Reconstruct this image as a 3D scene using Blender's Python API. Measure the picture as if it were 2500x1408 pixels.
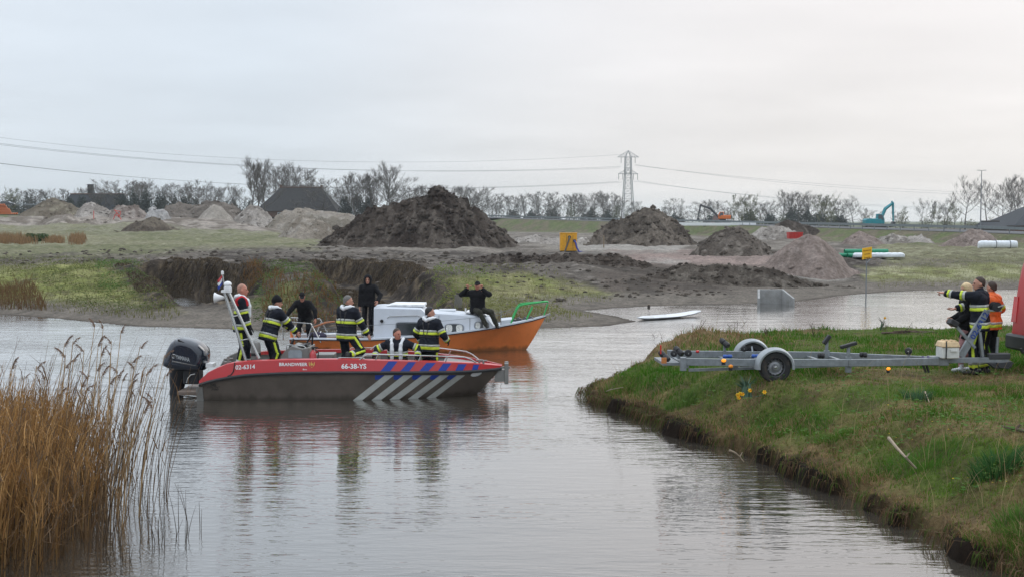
import bpy, bmesh, math, random
import numpy as np
from mathutils import Vector, Matrix, noise as mnoise

for o in list(bpy.data.objects):
    bpy.data.objects.remove(o)
SC = bpy.context.scene
COL = SC.collection
R = random.Random(11)
NR = np.random.RandomState(7)
rad = math.radians

# ------------------------------------------------------------------ camera
CAMZ, FPX, PITCH = 3.8, 3000.0, math.atan(164 / 3000)
cam = bpy.data.cameras.new('camera'); camo = bpy.data.objects.new('camera', cam); COL.objects.link(camo)
camo.location = (0, 0, CAMZ); camo.rotation_euler = (math.pi / 2 - PITCH, 0, 0)
cam.lens = 36 * FPX / 2500; cam.sensor_width = 36; cam.clip_start = 0.2; cam.clip_end = 9000
SC.camera = camo

# ------------------------------------------------------------------ sky, sun, exposure
SUN_EL, SUN_AZ = rad(32), rad(42)          # azimuth to the right of straight ahead (+Y)
W = bpy.data.worlds.new('World'); SC.world = W; W.use_nodes = True
nt = W.node_tree; N = nt.nodes; L = nt.links; N.clear()
def wn(t, **k):
    n = N.new(t)
    for a, b in k.items(): setattr(n, a, b)
    return n
def wmath(op, a, b=None, c=None, clamp=False):
    n = wn('ShaderNodeMath', operation=op, use_clamp=clamp)
    for i, v in enumerate((a, b, c)):
        if v is None: continue
        if isinstance(v, (int, float)): n.inputs[i].default_value = v
        else: L.new(v, n.inputs[i])
    return n.outputs[0]
sky = wn('ShaderNodeTexSky', sky_type='NISHITA', sun_disc=False)
sky.sun_elevation = SUN_EL; sky.sun_rotation = SUN_AZ
tc = wn('ShaderNodeTexCoord'); sx = wn('ShaderNodeSeparateXYZ'); L.new(tc.outputs['Generated'], sx.inputs[0])
zc = wmath('MAXIMUM', sx.outputs['Z'], 0.0)
# glow of the hidden sun: broad and soft, low on the right
dot = wn('ShaderNodeVectorMath', operation='DOT_PRODUCT'); L.new(tc.outputs['Generated'], dot.inputs[0])
sa, se = rad(24), rad(4); dot.inputs[1].default_value = (math.sin(sa) * math.cos(se), math.cos(sa) * math.cos(se), math.sin(se))
mr = wn('ShaderNodeMapRange', interpolation_type='SMOOTHSTEP'); L.new(dot.outputs['Value'], mr.inputs[0])
mr.inputs[1].default_value = 0.80; mr.inputs[2].default_value = 1.0
base = wn('ShaderNodeMix', data_type='RGBA'); L.new(mr.outputs[0], base.inputs['Factor'])
base.inputs['A'].default_value = (0.655, 0.715, 0.785, 1); base.inputs['B'].default_value = (0.81, 0.775, 0.765, 1)
# cloud layer seen in perspective
zz = wmath('ADD', zc, 0.07)
cx = wmath('DIVIDE', sx.outputs['X'], zz); cy = wmath('DIVIDE', sx.outputs['Y'], zz)
cv = wn('ShaderNodeCombineXYZ'); L.new(cx, cv.inputs[0]); L.new(cy, cv.inputs[1])
n1 = wn('ShaderNodeTexNoise'); L.new(cv.outputs[0], n1.inputs['Vector']); n1.inputs['Scale'].default_value = 0.55; n1.inputs['Detail'].default_value = 5; n1.inputs['Roughness'].default_value = 0.5
cl = wmath('MULTIPLY_ADD', n1.outputs[0], 0.42, 0.81)
lum = wmath('MULTIPLY_ADD', wmath('MULTIPLY_ADD', zc, 1.2, 0.8), zc, 1.0)
lum2 = wmath('MULTIPLY', lum, cl)
ov = wn('ShaderNodeVectorMath', operation='SCALE'); L.new(base.outputs['Result'], ov.inputs[0]); L.new(lum2, ov.inputs['Scale'])
b1 = wn('ShaderNodeBackground'); L.new(sky.outputs[0], b1.inputs[0]); b1.inputs[1].default_value = 0.1
b2 = wn('ShaderNodeBackground'); L.new(ov.outputs[0], b2.inputs[0]); b2.inputs[1].default_value = 1.0
mx = wn('ShaderNodeMixShader'); mx.inputs[0].default_value = 0.93; L.new(b1.outputs[0], mx.inputs[1]); L.new(b2.outputs[0], mx.inputs[2])
wo = wn('ShaderNodeOutputWorld'); L.new(mx.outputs[0], wo.inputs[0])

sun = bpy.data.lights.new('sun', 'SUN'); sun.energy = 0.6; sun.angle = rad(30); sun.color = (1, 0.95, 0.88)
suno = bpy.data.objects.new('sun', sun); COL.objects.link(suno)
sd = Vector((math.sin(SUN_AZ) * math.cos(SUN_EL), math.cos(SUN_AZ) * math.cos(SUN_EL), math.sin(SUN_EL)))
suno.rotation_euler = (-sd).to_track_quat('-Z', 'Y').to_euler()
suno.location = (0, 0, 60)
SC.view_settings.view_transform = 'Standard'; SC.view_settings.look = 'None'
SC.view_settings.exposure = 0; SC.view_settings.gamma = 1; SC.view_settings.use_curve_mapping = False
SC.cycles.max_bounces = 6; SC.cycles.volume_bounces = 1; SC.cycles.transparent_max_bounces = 8

# ------------------------------------------------------------------ picture <-> place
CP, SP = math.cos(PITCH), math.sin(PITCH)
def ray(px, py):
    u = (px - 1250) / FPX; v = (704 - py) / FPX
    return np.array([u, CP + v * SP, -SP + v * CP])
def P(px, py, z=0.0):            # where the line of sight meets height z
    d = ray(px, py); t = (z - CAMZ) / d[2]
    return np.array([d[0] * t, d[1] * t, z])
def A(px, py, Y):                # where it meets distance Y
    d = ray(px, py); t = Y / d[1]
    return np.array([d[0] * t, Y, CAMZ + d[2] * t])
def proj(x, y, z):
    dz = z - CAMZ; w = y * CP - dz * SP; v = y * SP + dz * CP
    return 1250 + FPX * x / w, 704 - FPX * v / w

# ------------------------------------------------------------------ tagging
def tag(o, label=None, cat=None, group=None, kind=None):
    if label: o['label'] = label
    if cat: o['category'] = cat
    if group: o['group'] = group
    if kind: o['kind'] = kind
    return o
def thing(name, label, cat, loc=(0, 0, 0), rotz=0, group=None):
    o = bpy.data.objects.new(name, None); COL.objects.link(o)
    o.location = loc; o.rotation_euler = (0, 0, rotz); o.empty_display_size = 0.2
    return tag(o, label, cat, group)
def link(name, me, parent=None):
    o = bpy.data.objects.new(name, me); COL.objects.link(o)
    if parent is not None: o.parent = parent
    return o
def copy_tree(o, parent=None, **props):
    c = o.copy(); COL.objects.link(c)
    if parent is not None: c.parent = parent
    for k, v in props.items(): c[k] = v
    for ch in list(o.children): copy_tree(ch, c)
    return c

# ------------------------------------------------------------------ materials
def mk(name, col, rough=0.6, metal=0.0, var=0.12, scale=6.0, bump=0.0, bscale=40.0, dirt=None, dfac=0.35, dscale=2.5, coat=0.0, spec=0.5, emit=0.0, stretch=(1, 1, 1), coords='Object', wl=None):
    m = bpy.data.materials.new(name); m.use_nodes = True
    t = m.node_tree; b = t.nodes['Principled BSDF']
    b.inputs['Roughness'].default_value = rough; b.inputs['Metallic'].default_value = metal
    b.inputs['Coat Weight'].default_value = coat; b.inputs['Specular IOR Level'].default_value = spec
    tcn = t.nodes.new('ShaderNodeTexCoord'); mp = t.nodes.new('ShaderNodeMapping'); mp.inputs['Scale'].default_value = stretch
    t.links.new(tcn.outputs[coords], mp.inputs[0])
    nz = t.nodes.new('ShaderNodeTexNoise'); nz.inputs['Scale'].default_value = scale; nz.inputs['Detail'].default_value = 5; nz.inputs['Roughness'].default_value = 0.62
    t.links.new(mp.outputs[0], nz.inputs['Vector'])
    cr = t.nodes.new('ShaderNodeValToRGB'); e = cr.color_ramp.elements
    lo = [max(0, c * (1 - var * 1.6)) for c in col[:3]]; hi = [min(1, c * (1 + var * 1.6)) for c in col[:3]]
    e[0].position = 0.28; e[0].color = (*lo, 1); e[1].position = 0.72; e[1].color = (*hi, 1)
    t.links.new(nz.outputs[0], cr.inputs[0]); out = cr.outputs[0]
    if dirt is not None:
        n2 = t.nodes.new('ShaderNodeTexNoise'); n2.inputs['Scale'].default_value = dscale; n2.inputs['Detail'].default_value = 6; n2.inputs['Roughness'].default_value = 0.65
        t.links.new(mp.outputs[0], n2.inputs['Vector'])
        r2 = t.nodes.new('ShaderNodeMapRange'); r2.inputs[1].default_value = 0.48; r2.inputs[2].default_value = 0.72; r2.inputs[4].default_value = dfac
        t.links.new(n2.outputs[0], r2.inputs[0])
        mxx = t.nodes.new('ShaderNodeMix'); mxx.data_type = 'RGBA'
        t.links.new(r2.outputs[0], mxx.inputs['Factor']); t.links.new(out, mxx.inputs['A']); mxx.inputs['B'].default_value = (*dirt, 1)
        out = mxx.outputs['Result']
    if wl is not None:      # scum line left by the water: a stain of its own on the hull
        sz = t.nodes.new('ShaderNodeSeparateXYZ'); t.links.new(tcn.outputs['Object'], sz.inputs[0]); n4 = t.nodes.new('ShaderNodeTexNoise'); n4.inputs['Scale'].default_value = 5; n4.inputs['Detail'].default_value = 6
        m4 = t.nodes.new('ShaderNodeMapping'); m4.inputs['Scale'].default_value = (1, 1, .25); t.links.new(tcn.outputs['Object'], m4.inputs[0]); t.links.new(m4.outputs[0], n4.inputs['Vector'])
        ma = t.nodes.new('ShaderNodeMath'); ma.operation = 'MULTIPLY_ADD'; t.links.new(n4.outputs[0], ma.inputs[0]); ma.inputs[1].default_value = -.34; t.links.new(sz.outputs['Z'], ma.inputs[2])
        r4 = t.nodes.new('ShaderNodeMapRange'); r4.inputs[1].default_value = -.03; r4.inputs[2].default_value = -.15; r4.inputs[3].default_value = 0; r4.inputs[4].default_value = .8; t.links.new(ma.outputs[0], r4.inputs[0])
        x4 = t.nodes.new('ShaderNodeMix'); x4.data_type = 'RGBA'; t.links.new(r4.outputs[0], x4.inputs['Factor']); t.links.new(out, x4.inputs['A']); x4.inputs['B'].default_value = (*wl, 1); out = x4.outputs['Result']
    t.links.new(out, b.inputs['Base Color'])
    if bump:
        n3 = t.nodes.new('ShaderNodeTexNoise'); n3.inputs['Scale'].default_value = bscale; n3.inputs['Detail'].default_value = 4
        t.links.new(mp.outputs[0], n3.inputs['Vector'])
        bp = t.nodes.new('ShaderNodeBump'); bp.inputs['Strength'].default_value = bump; bp.inputs['Distance'].default_value = 0.02
        t.links.new(n3.outputs[0], bp.inputs['Height']); t.links.new(bp.outputs[0], b.inputs['Normal'])
    if emit:
        t.links.new(out, b.inputs['Emission Color']); b.inputs['Emission Strength'].default_value = emit
    return m
def mk_attr(name, rough=0.8, scales=((7.0, 0.5), (1.1, 0.35)), bump=0.5, bdist=0.06, bscale=5.0, spec=0.25, trans=0.0):
    """colour comes from the vertex colour 'Col' (what grows or lies there) times fine grain"""
    m = bpy.data.materials.new(name); m.use_nodes = True
    t = m.node_tree; b = t.nodes['Principled BSDF']; b.inputs['Roughness'].default_value = rough; b.inputs['Specular IOR Level'].default_value = spec
    at = t.nodes.new('ShaderNodeVertexColor'); at.layer_name = 'Col'
    geo = t.nodes.new('ShaderNodeNewGeometry'); out = at.outputs[0]
    for sc, am in scales:
        nz = t.nodes.new('ShaderNodeTexNoise'); nz.inputs['Scale'].default_value = sc; nz.inputs['Detail'].default_value = 6; nz.inputs['Roughness'].default_value = 0.65
        t.links.new(geo.outputs['Position'], nz.inputs['Vector'])
        mrn = t.nodes.new('ShaderNodeMapRange'); mrn.inputs[1].default_value = 0.25; mrn.inputs[2].default_value = 0.75; mrn.inputs[3].default_value = 1 - am; mrn.inputs[4].default_value = 1 + am
        t.links.new(nz.outputs[0], mrn.inputs[0])
        vm = t.nodes.new('ShaderNodeVectorMath'); vm.operation = 'SCALE'; t.links.new(out, vm.inputs[0]); t.links.new(mrn.outputs[0], vm.inputs['Scale']); out = vm.outputs[0]
    t.links.new(out, b.inputs['Base Color'])
    if trans:
        tr = t.nodes.new('ShaderNodeBsdfTranslucent'); t.links.new(out, tr.inputs[0]); ms = t.nodes.new('ShaderNodeMixShader'); ms.inputs[0].default_value = trans
        t.links.new(b.outputs[0], ms.inputs[1]); t.links.new(tr.outputs[0], ms.inputs[2]); t.links.new(ms.outputs[0], t.nodes['Material Output'].inputs[0])
    if bump:
        n3 = t.nodes.new('ShaderNodeTexNoise'); n3.inputs['Scale'].default_value = bscale; n3.inputs['Detail'].default_value = 7; n3.inputs['Roughness'].default_value = 0.7
        t.links.new(geo.outputs['Position'], n3.inputs['Vector'])
        bp = t.nodes.new('ShaderNodeBump'); bp.inputs['Strength'].default_value = bump; bp.inputs['Distance'].default_value = bdist
        t.links.new(n3.outputs[0], bp.inputs['Height']); t.links.new(bp.outputs[0], b.inputs['Normal'])
    return m

# ------------------------------------------------------------------ mesh builder
class MB:
    def __init__(s): s.v = []; s.f = []; s.m = []
    def add(s, vs, fs, mi=0):
        n = len(s.v); s.v.extend([tuple(map(float, v)) for v in vs])
        for f in fs: s.f.append(tuple(i + n for i in f)); s.m.append(mi)
        return s
    def box(s, c, d, rot=(0, 0, 0), mi=0, taper=1.0):
        hx, hy, hz = d[0] / 2, d[1] / 2, d[2] / 2
        M = Matrix.Rotation(rot[2], 3, 'Z') @ Matrix.Rotation(rot[1], 3, 'Y') @ Matrix.Rotation(rot[0], 3, 'X')
        vs = []
        for z in (-1, 1):
            k = taper if z > 0 else 1
            for x, y in ((-1, -1), (1, -1), (1, 1), (-1, 1)):
                vs.append(M @ Vector((x * hx * k, y * hy * k, z * hz)) + Vector(c))
        return s.add(vs, [(3, 2, 1, 0), (4, 5, 6, 7), (0, 1, 5, 4), (1, 2, 6, 5), (2, 3, 7, 6), (3, 0, 4, 7)], mi)
    def bar(s, a, b, w, h=None, mi=0, up=(0, 0, 1)):
        a = Vector(a); b = Vector(b); h = h or w; d = (b - a).normalized(); u = Vector(up)
        if abs(d.dot(u)) > 0.98: u = Vector((0, 1, 0))
        x = d.cross(u).normalized(); y = x.cross(d).normalized()
        vs = [p + x * (i * w / 2) + y * (j * h / 2) for p in (a, b) for i, j in ((-1, -1), (1, -1), (1, 1), (-1, 1))]
        return s.add(vs, [(3, 2, 1, 0), (4, 5, 6, 7), (0, 1, 5, 4), (1, 2, 6, 5), (2, 3, 7, 6), (3, 0, 4, 7)], mi)
    def tube(s, pts, r, n=8, cap=True, mi=0, closed=False):
        pts = [Vector(p) for p in pts]; k = len(pts)
        rs = r if isinstance(r, (list, tuple)) else [r] * k
        vs = []; prev = None
        for i, p in enumerate(pts):
            if closed: d = pts[(i + 1) % k] - pts[i - 1]
            else: d = pts[min(i + 1, k - 1)] - pts[max(i - 1, 0)]
            d = d.normalized() if d.length > 1e-9 else Vector((0, 0, 1))
            if prev is None:
                u = Vector((0, 0, 1)) if abs(d.z) < 0.9 else Vector((1, 0, 0)); x = d.cross(u).normalized()
            else:
                x = prev - d * prev.dot(d); x = x.normalized() if x.length > 1e-6 else d.orthogonal().normalized()
            prev = x; y = d.cross(x)
            for j in range(n):
                a = 2 * math.pi * j / n
                vs.append(p + (x * math.cos(a) + y * math.sin(a)) * rs[i])
        fs = []
        for i in range(k if closed else k - 1):
            i2 = (i + 1) % k
            for j in range(n):
                j2 = (j + 1) % n
                fs.append((i * n + j, i * n + j2, i2 * n + j2, i2 * n + j))
        if cap and not closed: fs += [tuple(range(n))[::-1], tuple(range((k - 1) * n, k * n))]
        return s.add(vs, fs, mi)
    def lathe(s, prof, c=(0, 0, 0), axis='Z', n=16, mi=0, cap=True):
        vs = []
        for r, h in prof:
            for j in range(n):
                a = 2 * math.pi * j / n; x, y = r * math.cos(a), r * math.sin(a)
                q = (x, y, h) if axis == 'Z' else ((x, h, y) if axis == 'Y' else (h, x, y))
                vs.append((q[0] + c[0], q[1] + c[1], q[2] + c[2]))
        fs = []
        for i in range(len(prof) - 1):
            for j in range(n):
                j2 = (j + 1) % n; fs.append((i * n + j, i * n + j2, (i + 1) * n + j2, (i + 1) * n + j))
        if cap: fs += [tuple(range(n))[::-1], tuple(range((len(prof) - 1) * n, len(prof) * n))]
        return s.add(vs, fs, mi)
    def prism(s, pts, d, mi=0):      # closed polygon (3D points) extruded along d
        k = len(pts); d = Vector(d); vs = [Vector(p) for p in pts] + [Vector(p) + d for p in pts]
        return s.add(vs, [tuple(range(k))[::-1], tuple(range(k, 2 * k))] + [(i, (i + 1) % k, k + (i + 1) % k, k + i) for i in range(k)], mi)
    def grid(s, rows, mi=0, closeu=False):   # rows of points -> quads
        n = len(rows[0]); vs = [p for r_ in rows for p in r_]; fs = []
        for i in range(len(rows) - 1):
            for j in range(n if closeu else n - 1):
                j2 = (j + 1) % n; fs.append((i * n + j, i * n + j2, (i + 1) * n + j2, (i + 1) * n + j))
        return s.add(vs, fs, mi)
    def ball(s, c, r, n=10, m=7, mi=0):
        r = r if isinstance(r, (tuple, list)) else (r, r, r); rows = []
        for i in range(m + 1):
            t = math.pi * i / m
            rows.append([(c[0] + r[0] * math.sin(t) * math.cos(2 * math.pi * j / n), c[1] + r[1] * math.sin(t) * math.sin(2 * math.pi * j / n), c[2] - r[2] * math.cos(t)) for j in range(n)])
        return s.grid(rows, mi, True)
    def build(s, name, mat, parent=None, smooth=False, bevel=0.0):
        me = bpy.data.meshes.new(name); me.from_pydata(s.v, [], s.f)
        for m in (mat if isinstance(mat, (list, tuple)) else [mat]):
            if m is not None: me.materials.append(m)
        if any(s.m): me.polygons.foreach_set('material_index', s.m)
        bm = bmesh.new(); bm.from_mesh(me); bmesh.ops.recalc_face_normals(bm, faces=bm.faces)
        if bevel: bmesh.ops.bevel(bm, geom=[e for e in bm.edges if len(e.link_faces) == 2 and e.calc_face_angle(0) > 0.6], offset=bevel, segments=1, affect='EDGES', clamp_overlap=True)
        bm.to_mesh(me); bm.free()
        if smooth:
            me.polygons.foreach_set('use_smooth', [True] * len(me.polygons))
            try: me.set_sharp_from_angle(angle=rad(42))
            except Exception: pass
        me.update()
        return link(name, me, parent)
def mesh_np(name, V, F, mat, cols=None, smooth=False, midx=None):
    """F: (n,3) or (n,4) array, cols: per-vertex rgb"""
    V = np.asarray(V, np.float32); F = np.asarray(F, np.int32); k = F.shape[1]
    me = bpy.data.meshes.new(name); me.vertices.add(len(V)); me.vertices.foreach_set('co', V.ravel())
    me.loops.add(F.size); me.loops.foreach_set('vertex_index', F.ravel())
    me.polygons.add(len(F)); me.polygons.foreach_set('loop_start', np.arange(0, F.size, k, dtype=np.int32))
    me.update(calc_edges=True)
    for m in (mat if isinstance(mat, (list, tuple)) else [mat]):
            if m is not None: me.materials.append(m)
    if midx is not None: me.polygons.foreach_set('material_index', np.asarray(midx, np.int32))
    if cols is not None:
        ca = me.color_attributes.new('Col', 'FLOAT_COLOR', 'POINT')
        c4 = np.ones((len(V), 4), np.float32); c4[:, :3] = cols; ca.data.foreach_set('color', c4.ravel())
    if smooth: me.polygons.foreach_set('use_smooth', np.ones(len(F), bool))
    me.validate(); me.update()
    return me

# ------------------------------------------------------------------ noise in numpy
def _hash(ix, iy, seed):
    n = (ix.astype(np.int64) * 374761393 + iy.astype(np.int64) * 668265263 + seed * 1274126177) & 0xffffffff
    n = ((n ^ (n >> 13)) * 1274126177) & 0xffffffff
    return ((n ^ (n >> 16)) & 0xffff) / 65535.0
def vnoise(x, y, seed=0):
    x = np.asarray(x, float); y = np.asarray(y, float)
    ix = np.floor(x); iy = np.floor(y); fx = x - ix; fy = y - iy
    ux = fx * fx * (3 - 2 * fx); uy = fy * fy * (3 - 2 * fy)
    a = _hash(ix, iy, seed); b = _hash(ix + 1, iy, seed); c = _hash(ix, iy + 1, seed); d = _hash(ix + 1, iy + 1, seed)
    return (a * (1 - ux) + b * ux) * (1 - uy) + (c * (1 - ux) + d * ux) * uy
def fbm(x, y, oct=4, seed=0, gain=0.5):
    s = 0; a = 1; t = 0
    for i in range(oct):
        s = s + a * vnoise(x, y, seed + i * 17); t += a; a *= gain; x = x * 2.03 + 5.1; y = y * 2.03 - 3.7
    return s / t
def sm(a, b, x):
    t = np.clip((x - a) / (b - a), 0, 1); return t * t * (3 - 2 * t)
def sdist(X, Y, poly):
    """signed distance to polygon, negative inside"""
    poly = np.asarray(poly, float)[:, :2]; d2 = np.full(X.shape, 1e18); ins = np.zeros(X.shape, bool)
    for i in range(len(poly)):
        ax, ay = poly[i]; bx, by = poly[(i + 1) % len(poly)]
        ex, ey = bx - ax, by - ay; l2 = ex * ex + ey * ey + 1e-12
        t = np.clip(((X - ax) * ex + (Y - ay) * ey) / l2, 0, 1)
        d2 = np.minimum(d2, (X - ax - t * ex) ** 2 + (Y - ay - t * ey) ** 2)
        c = ((ay > Y) != (by > Y))
        with np.errstate(divide='ignore', invalid='ignore'):
            xi = ax + (Y - ay) / (by - ay if by != ay else 1e-9) * ex
        ins ^= c & (X < xi)
    d = np.sqrt(d2); return np.where(ins, -d, d)
def pdist(X, Y, line):
    """distance to polyline and interpolated 3rd value"""
    d2 = np.full(X.shape, 1e18); val = np.zeros(X.shape)
    for (ax, ay, av), (bx, by, bv) in zip(line[:-1], line[1:]):
        ex, ey = bx - ax, by - ay
        t = np.clip(((X - ax) * ex + (Y - ay) * ey) / (ex * ex + ey * ey), 0, 1)
        q = (X - ax - t * ex) ** 2 + (Y - ay - t * ey) ** 2
        m = q < d2; d2 = np.where(m, q, d2); val = np.where(m, av + t * (bv - av), val)
    return np.sqrt(d2), val
def S(r, g, b, k=0.74):           # colour read off the photograph (sRGB) -> surface colour
    f = lambda c: ((c / 255 + 0.055) / 1.055) ** 2.4 if c > 10 else c / 255 / 12.92
    return np.array([f(r) * k, f(g) * k, f(b) * k])

# ================================================================== the far bank
WATER = [P(*p)[:2] for p in [(-700, 765), (0, 768), (120, 776), (330, 797), (450, 800), (620, 806), (900, 806), (1340, 801), (1480, 796),
         (1560, 784), (1505, 770), (1430, 758), (1500, 752), (1600, 747), (1850, 742), (1935, 738), (2050, 722), (2150, 714), (2250, 709), (2500, 707), (3200, 703)]]
WATER += [np.array([90, 20]), np.array([40, -30]), np.array([-40, -30]), np.array([-90, 30])]
DITCH1 = [P(*p)[:2] for p in [(452, 764), (436, 740), (395, 718), (360, 708), (368, 702), (480, 720), (560, 728), (592, 742), (572, 763)]]
DITCH2 = [P(*p)[:2] for p in [(880, 800), (850, 750), (800, 716), (640, 700), (590, 698), (600, 690), (700, 690), (870, 700), (965, 732), (1062, 762), (1050, 800)]]
ROAD = [(72, 105, 1.7), (62, 150, 2.35), (48, 240, 3.0), (5.5, 330, 4.3), (-12, 360, 5.0), (-77, 420, 6.4), (-180, 430, 9.2), (-330, 440, 11)]

def land(X, Y, rough=True):
    X = np.asarray(X, float); Y = np.asarray(Y, float)
    d = sdist(X, Y, WATER); pxx = 1250 + FPX * X / np.maximum(Y, 1)
    left = 1 - sm(450, 850, pxx)
    plain = 1.3 + left * 2.6 * sm(125, 250, Y) - 0.3 * sm(350, 900, Y) * (1 - left)
    plain = plain + 0.36 * np.exp(-((Y - 65) / 8.5) ** 2) * sm(300, 420, pxx) * (1 - sm(950, 1150, pxx)); wd_ = 17 + 4 * left - 8 * sm(330, 440, pxx) * (1 - sm(1000, 1250, pxx))
    flat = 0.24 * sm(0, 3.2, d)
    z = np.where(d > 0, flat + (plain - 0.24) * sm(1.5, wd_, d), -0.35 * sm(0, 3, -d) - 0.02)
    if rough:
        m = sm(5, 16, d) * (1 - sm(170, 300, Y))
        z = z + m * (fbm(X * 0.5, Y * 0.22, 4, 3) - 0.5) * 0.55 + m * (fbm(X * 1.7, Y * 0.7, 3, 9) - 0.5) * 0.28
        z = z + sm(0.5, 4, d) * (fbm(X * 2.2, Y * 2.2, 3, 31) - 0.5) * 0.16
        z = z + sm(150, 210, Y) * left * (fbm(X * 0.16, Y * 0.10, 4, 5) - 0.42) * 2.6 * (1 - sm(290, 330, Y))
    for D, w, fl in ((DITCH1, 1.3, -.10), (DITCH2, 1.4, .06)):
        dd = sdist(X, Y, D) + ((fbm(X * 0.9, Y * 0.9, 3, 12) - 0.5) * 1.3 if rough else 0)
        t = sm(-0.1, w, dd); z = np.where(dd < w, np.minimum(z, fl + (np.maximum(z, fl) - fl) * t), z)
    rd, rz = pdist(X, Y, ROAD)
    emb = rz - np.maximum(rd - 7, 0) * 0.36
    return np.where(rd < 40, np.maximum(z, emb), z)

ZONES = {  # painted by what covers the ground
 'g1': [(-400, 652), (200, 648), (360, 655), (420, 690), (458, 768), (300, 778), (120, 772), (-400, 765)],
 'g2': [(608, 684), (840, 690), (880, 770), (850, 800), (600, 800), (596, 700)],
 'g3': [(1010, 705), (1120, 668), (1260, 668), (1380, 690), (1560, 712), (1520, 726), (1420, 740), (1390, 762), (1330, 778), (1060, 792)],
 'g4': [(-400, 556), (600, 578), (790, 572), (770, 606), (520, 606), (420, 612), (300, 622), (-400, 634)],
 'g5': [(2090, 652), (3000, 640), (3000, 704), (2140, 704)],
 'g6': [(2130, 588), (3000, 588), (3000, 645), (2160, 640)],
 'pink': [(1480, 616), (1660, 612), (1900, 630), (2050, 640), (1700, 648), (1560, 650)],
 'sand1': [(1330, 590), (1480, 590), (1680, 600), (1660, 612), (1420, 612)],
 'sand2': [(1860, 648), (1960, 655), (2080, 690), (2000, 690), (1900, 670)],
 'dark1': [(1430, 662), (1640, 646), (1800, 650), (2000, 684), (2130, 704), (2010, 722), (1900, 736), (1560, 735), (1480, 706)],
 'sand3': [(1560, 636), (1690, 636), (1640, 648), (1560, 648)],
}
def ground_colour(X, Y, Z):
    w = Y * CP - (Z - CAMZ) * SP; px = 1250 + FPX * X / w; py = 704 - FPX * (Y * SP + (Z - CAMZ) * CP) / w
    d = sdist(X, Y, WATER)
    n1 = fbm(X * 0.6, Y * 0.3, 5, 21); n2 = fbm(X * 2.6, Y * 1.6, 4, 40); n3 = fbm(X * 0.12, Y * 0.06, 4, 77)
    jx = (fbm(X * 0.5, Y * 0.3, 3, 51) - 0.5) * 60; jy = (fbm(X * 0.4, Y * 0.2, 3, 61) - 0.5) * 26
    def mixc(c, c2, m): return c * (1 - m[:, None]) + np.asarray(c2) * m[:, None]
    mud = S(104, 96, 88); dark = S(70, 63, 57); grey = S(146, 138, 130)
    c = mixc(np.tile(mud, (len(X), 1)), dark, sm(0.42, 0.62, n1)); c = mixc(c, grey, sm(0.56, 0.72, n2) * 0.55)
    def zone(k, soft=14):
        return sm(soft, -soft, sdist(px + jx, py + jy, ZONES[k]))
    fieldg = mixc(np.tile(S(126, 123, 96), (len(X), 1)), S(108, 109, 78), sm(0.4, 0.62, n3)); fieldg = mixc(fieldg, S(150, 146, 122), sm(0.5, 0.75, n2) * 0.6)
    far = sm(112, 128, Y)
    fc = mixc(fieldg, S(138, 134, 116), sm(0.4, 0.6, n1) * 0.6)
    lft = (1 - sm(640, 900, px))
    c = mixc(c, fc, far * lft)
    sandz = sm(186, 206, Y + (n3 - 0.5) * 60) * lft * (1 - sm(300, 340, Y))
    c = mixc(c, mixc(np.tile(S(158, 148, 138), (len(X), 1)), S(112, 102, 92), sm(0.40, 0.62, n1)), sandz)
    mid = sm(95, 110, Y) * (1 - lft)
    c = mixc(c, mixc(np.tile(S(140, 132, 122), (len(X), 1)), S(108, 100, 92), sm(0.4, 0.6, n1)), mid * (1 - sm(2050, 2150, px)) * 0.85)
    c = mixc(c, fieldg, zone('g4'))
    for k, a, b in (('g1', S(122, 126, 70), S(142, 142, 90)), ('g2', S(88, 100, 54), S(112, 112, 66)), ('g3', S(122, 126, 70), S(142, 138, 96)), ('g5', S(158, 156, 120), S(126, 128, 82)), ('g6', S(116, 114, 86), S(138, 136, 108))):
        g = mixc(np.tile(a, (len(X), 1)), b, sm(0.38, 0.62, n1)); g = mixc(g, S(96, 86, 66), sm(0.55, 0.7, n2) * 0.7); c = mixc(c, g, zone(k, 10))
    c = mixc(c, mixc(np.tile(S(92, 82, 74), (len(X), 1)), S(74, 66, 59), sm(.4, .62, n1)), zone('dark1', 12) * .85)
    c = mixc(c, S(150, 132, 124), zone('pink')); 
    for k in ('sand1', 'sand2', 'sand3'): c = mixc(c, S(166, 160, 152), zone(k, 8) * 0.8)
    c = mixc(c, S(116, 108, 99), sm(6.0, 2.4, d + (n2 - 0.5) * 3)); c = mixc(c, S(84, 76, 68), sm(0.7, 0.1, d))
    peat = mixc(np.tile(S(78, 69, 61), (len(X), 1)), S(50, 43, 38), sm(0.35, 0.65, fbm(X * 3.5, Y * 0.8, 3, 90))); peat = mixc(peat, S(116, 102, 84), sm(0.58, 0.75, fbm(X * 6, Y * 3, 2, 95)))
    for D, wd in ((DITCH1, 1.6), (DITCH2, 1.8)):
        wv = wd + .2; c = mixc(c, peat, sm(wv + 0.5, wv - 0.5, sdist(X, Y, D) + (n2 - .5) * 1.5))
    rd, rz = pdist(X, Y, ROAD)
    eg = mixc(np.tile(S(96, 104, 66), (len(X), 1)), S(110, 102, 84), sm(0.4, 0.6, n1))
    c = mixc(c, eg, sm(28, 18, rd) * sm(100, 130, Y))
    c = mixc(c, S(108, 112, 84), sm(380, 480, Y) * sm(25, 35, rd))
    return c * (0.86 + 0.28 * fbm(X * 5, Y * 3, 3, 8))[:, None]

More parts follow.
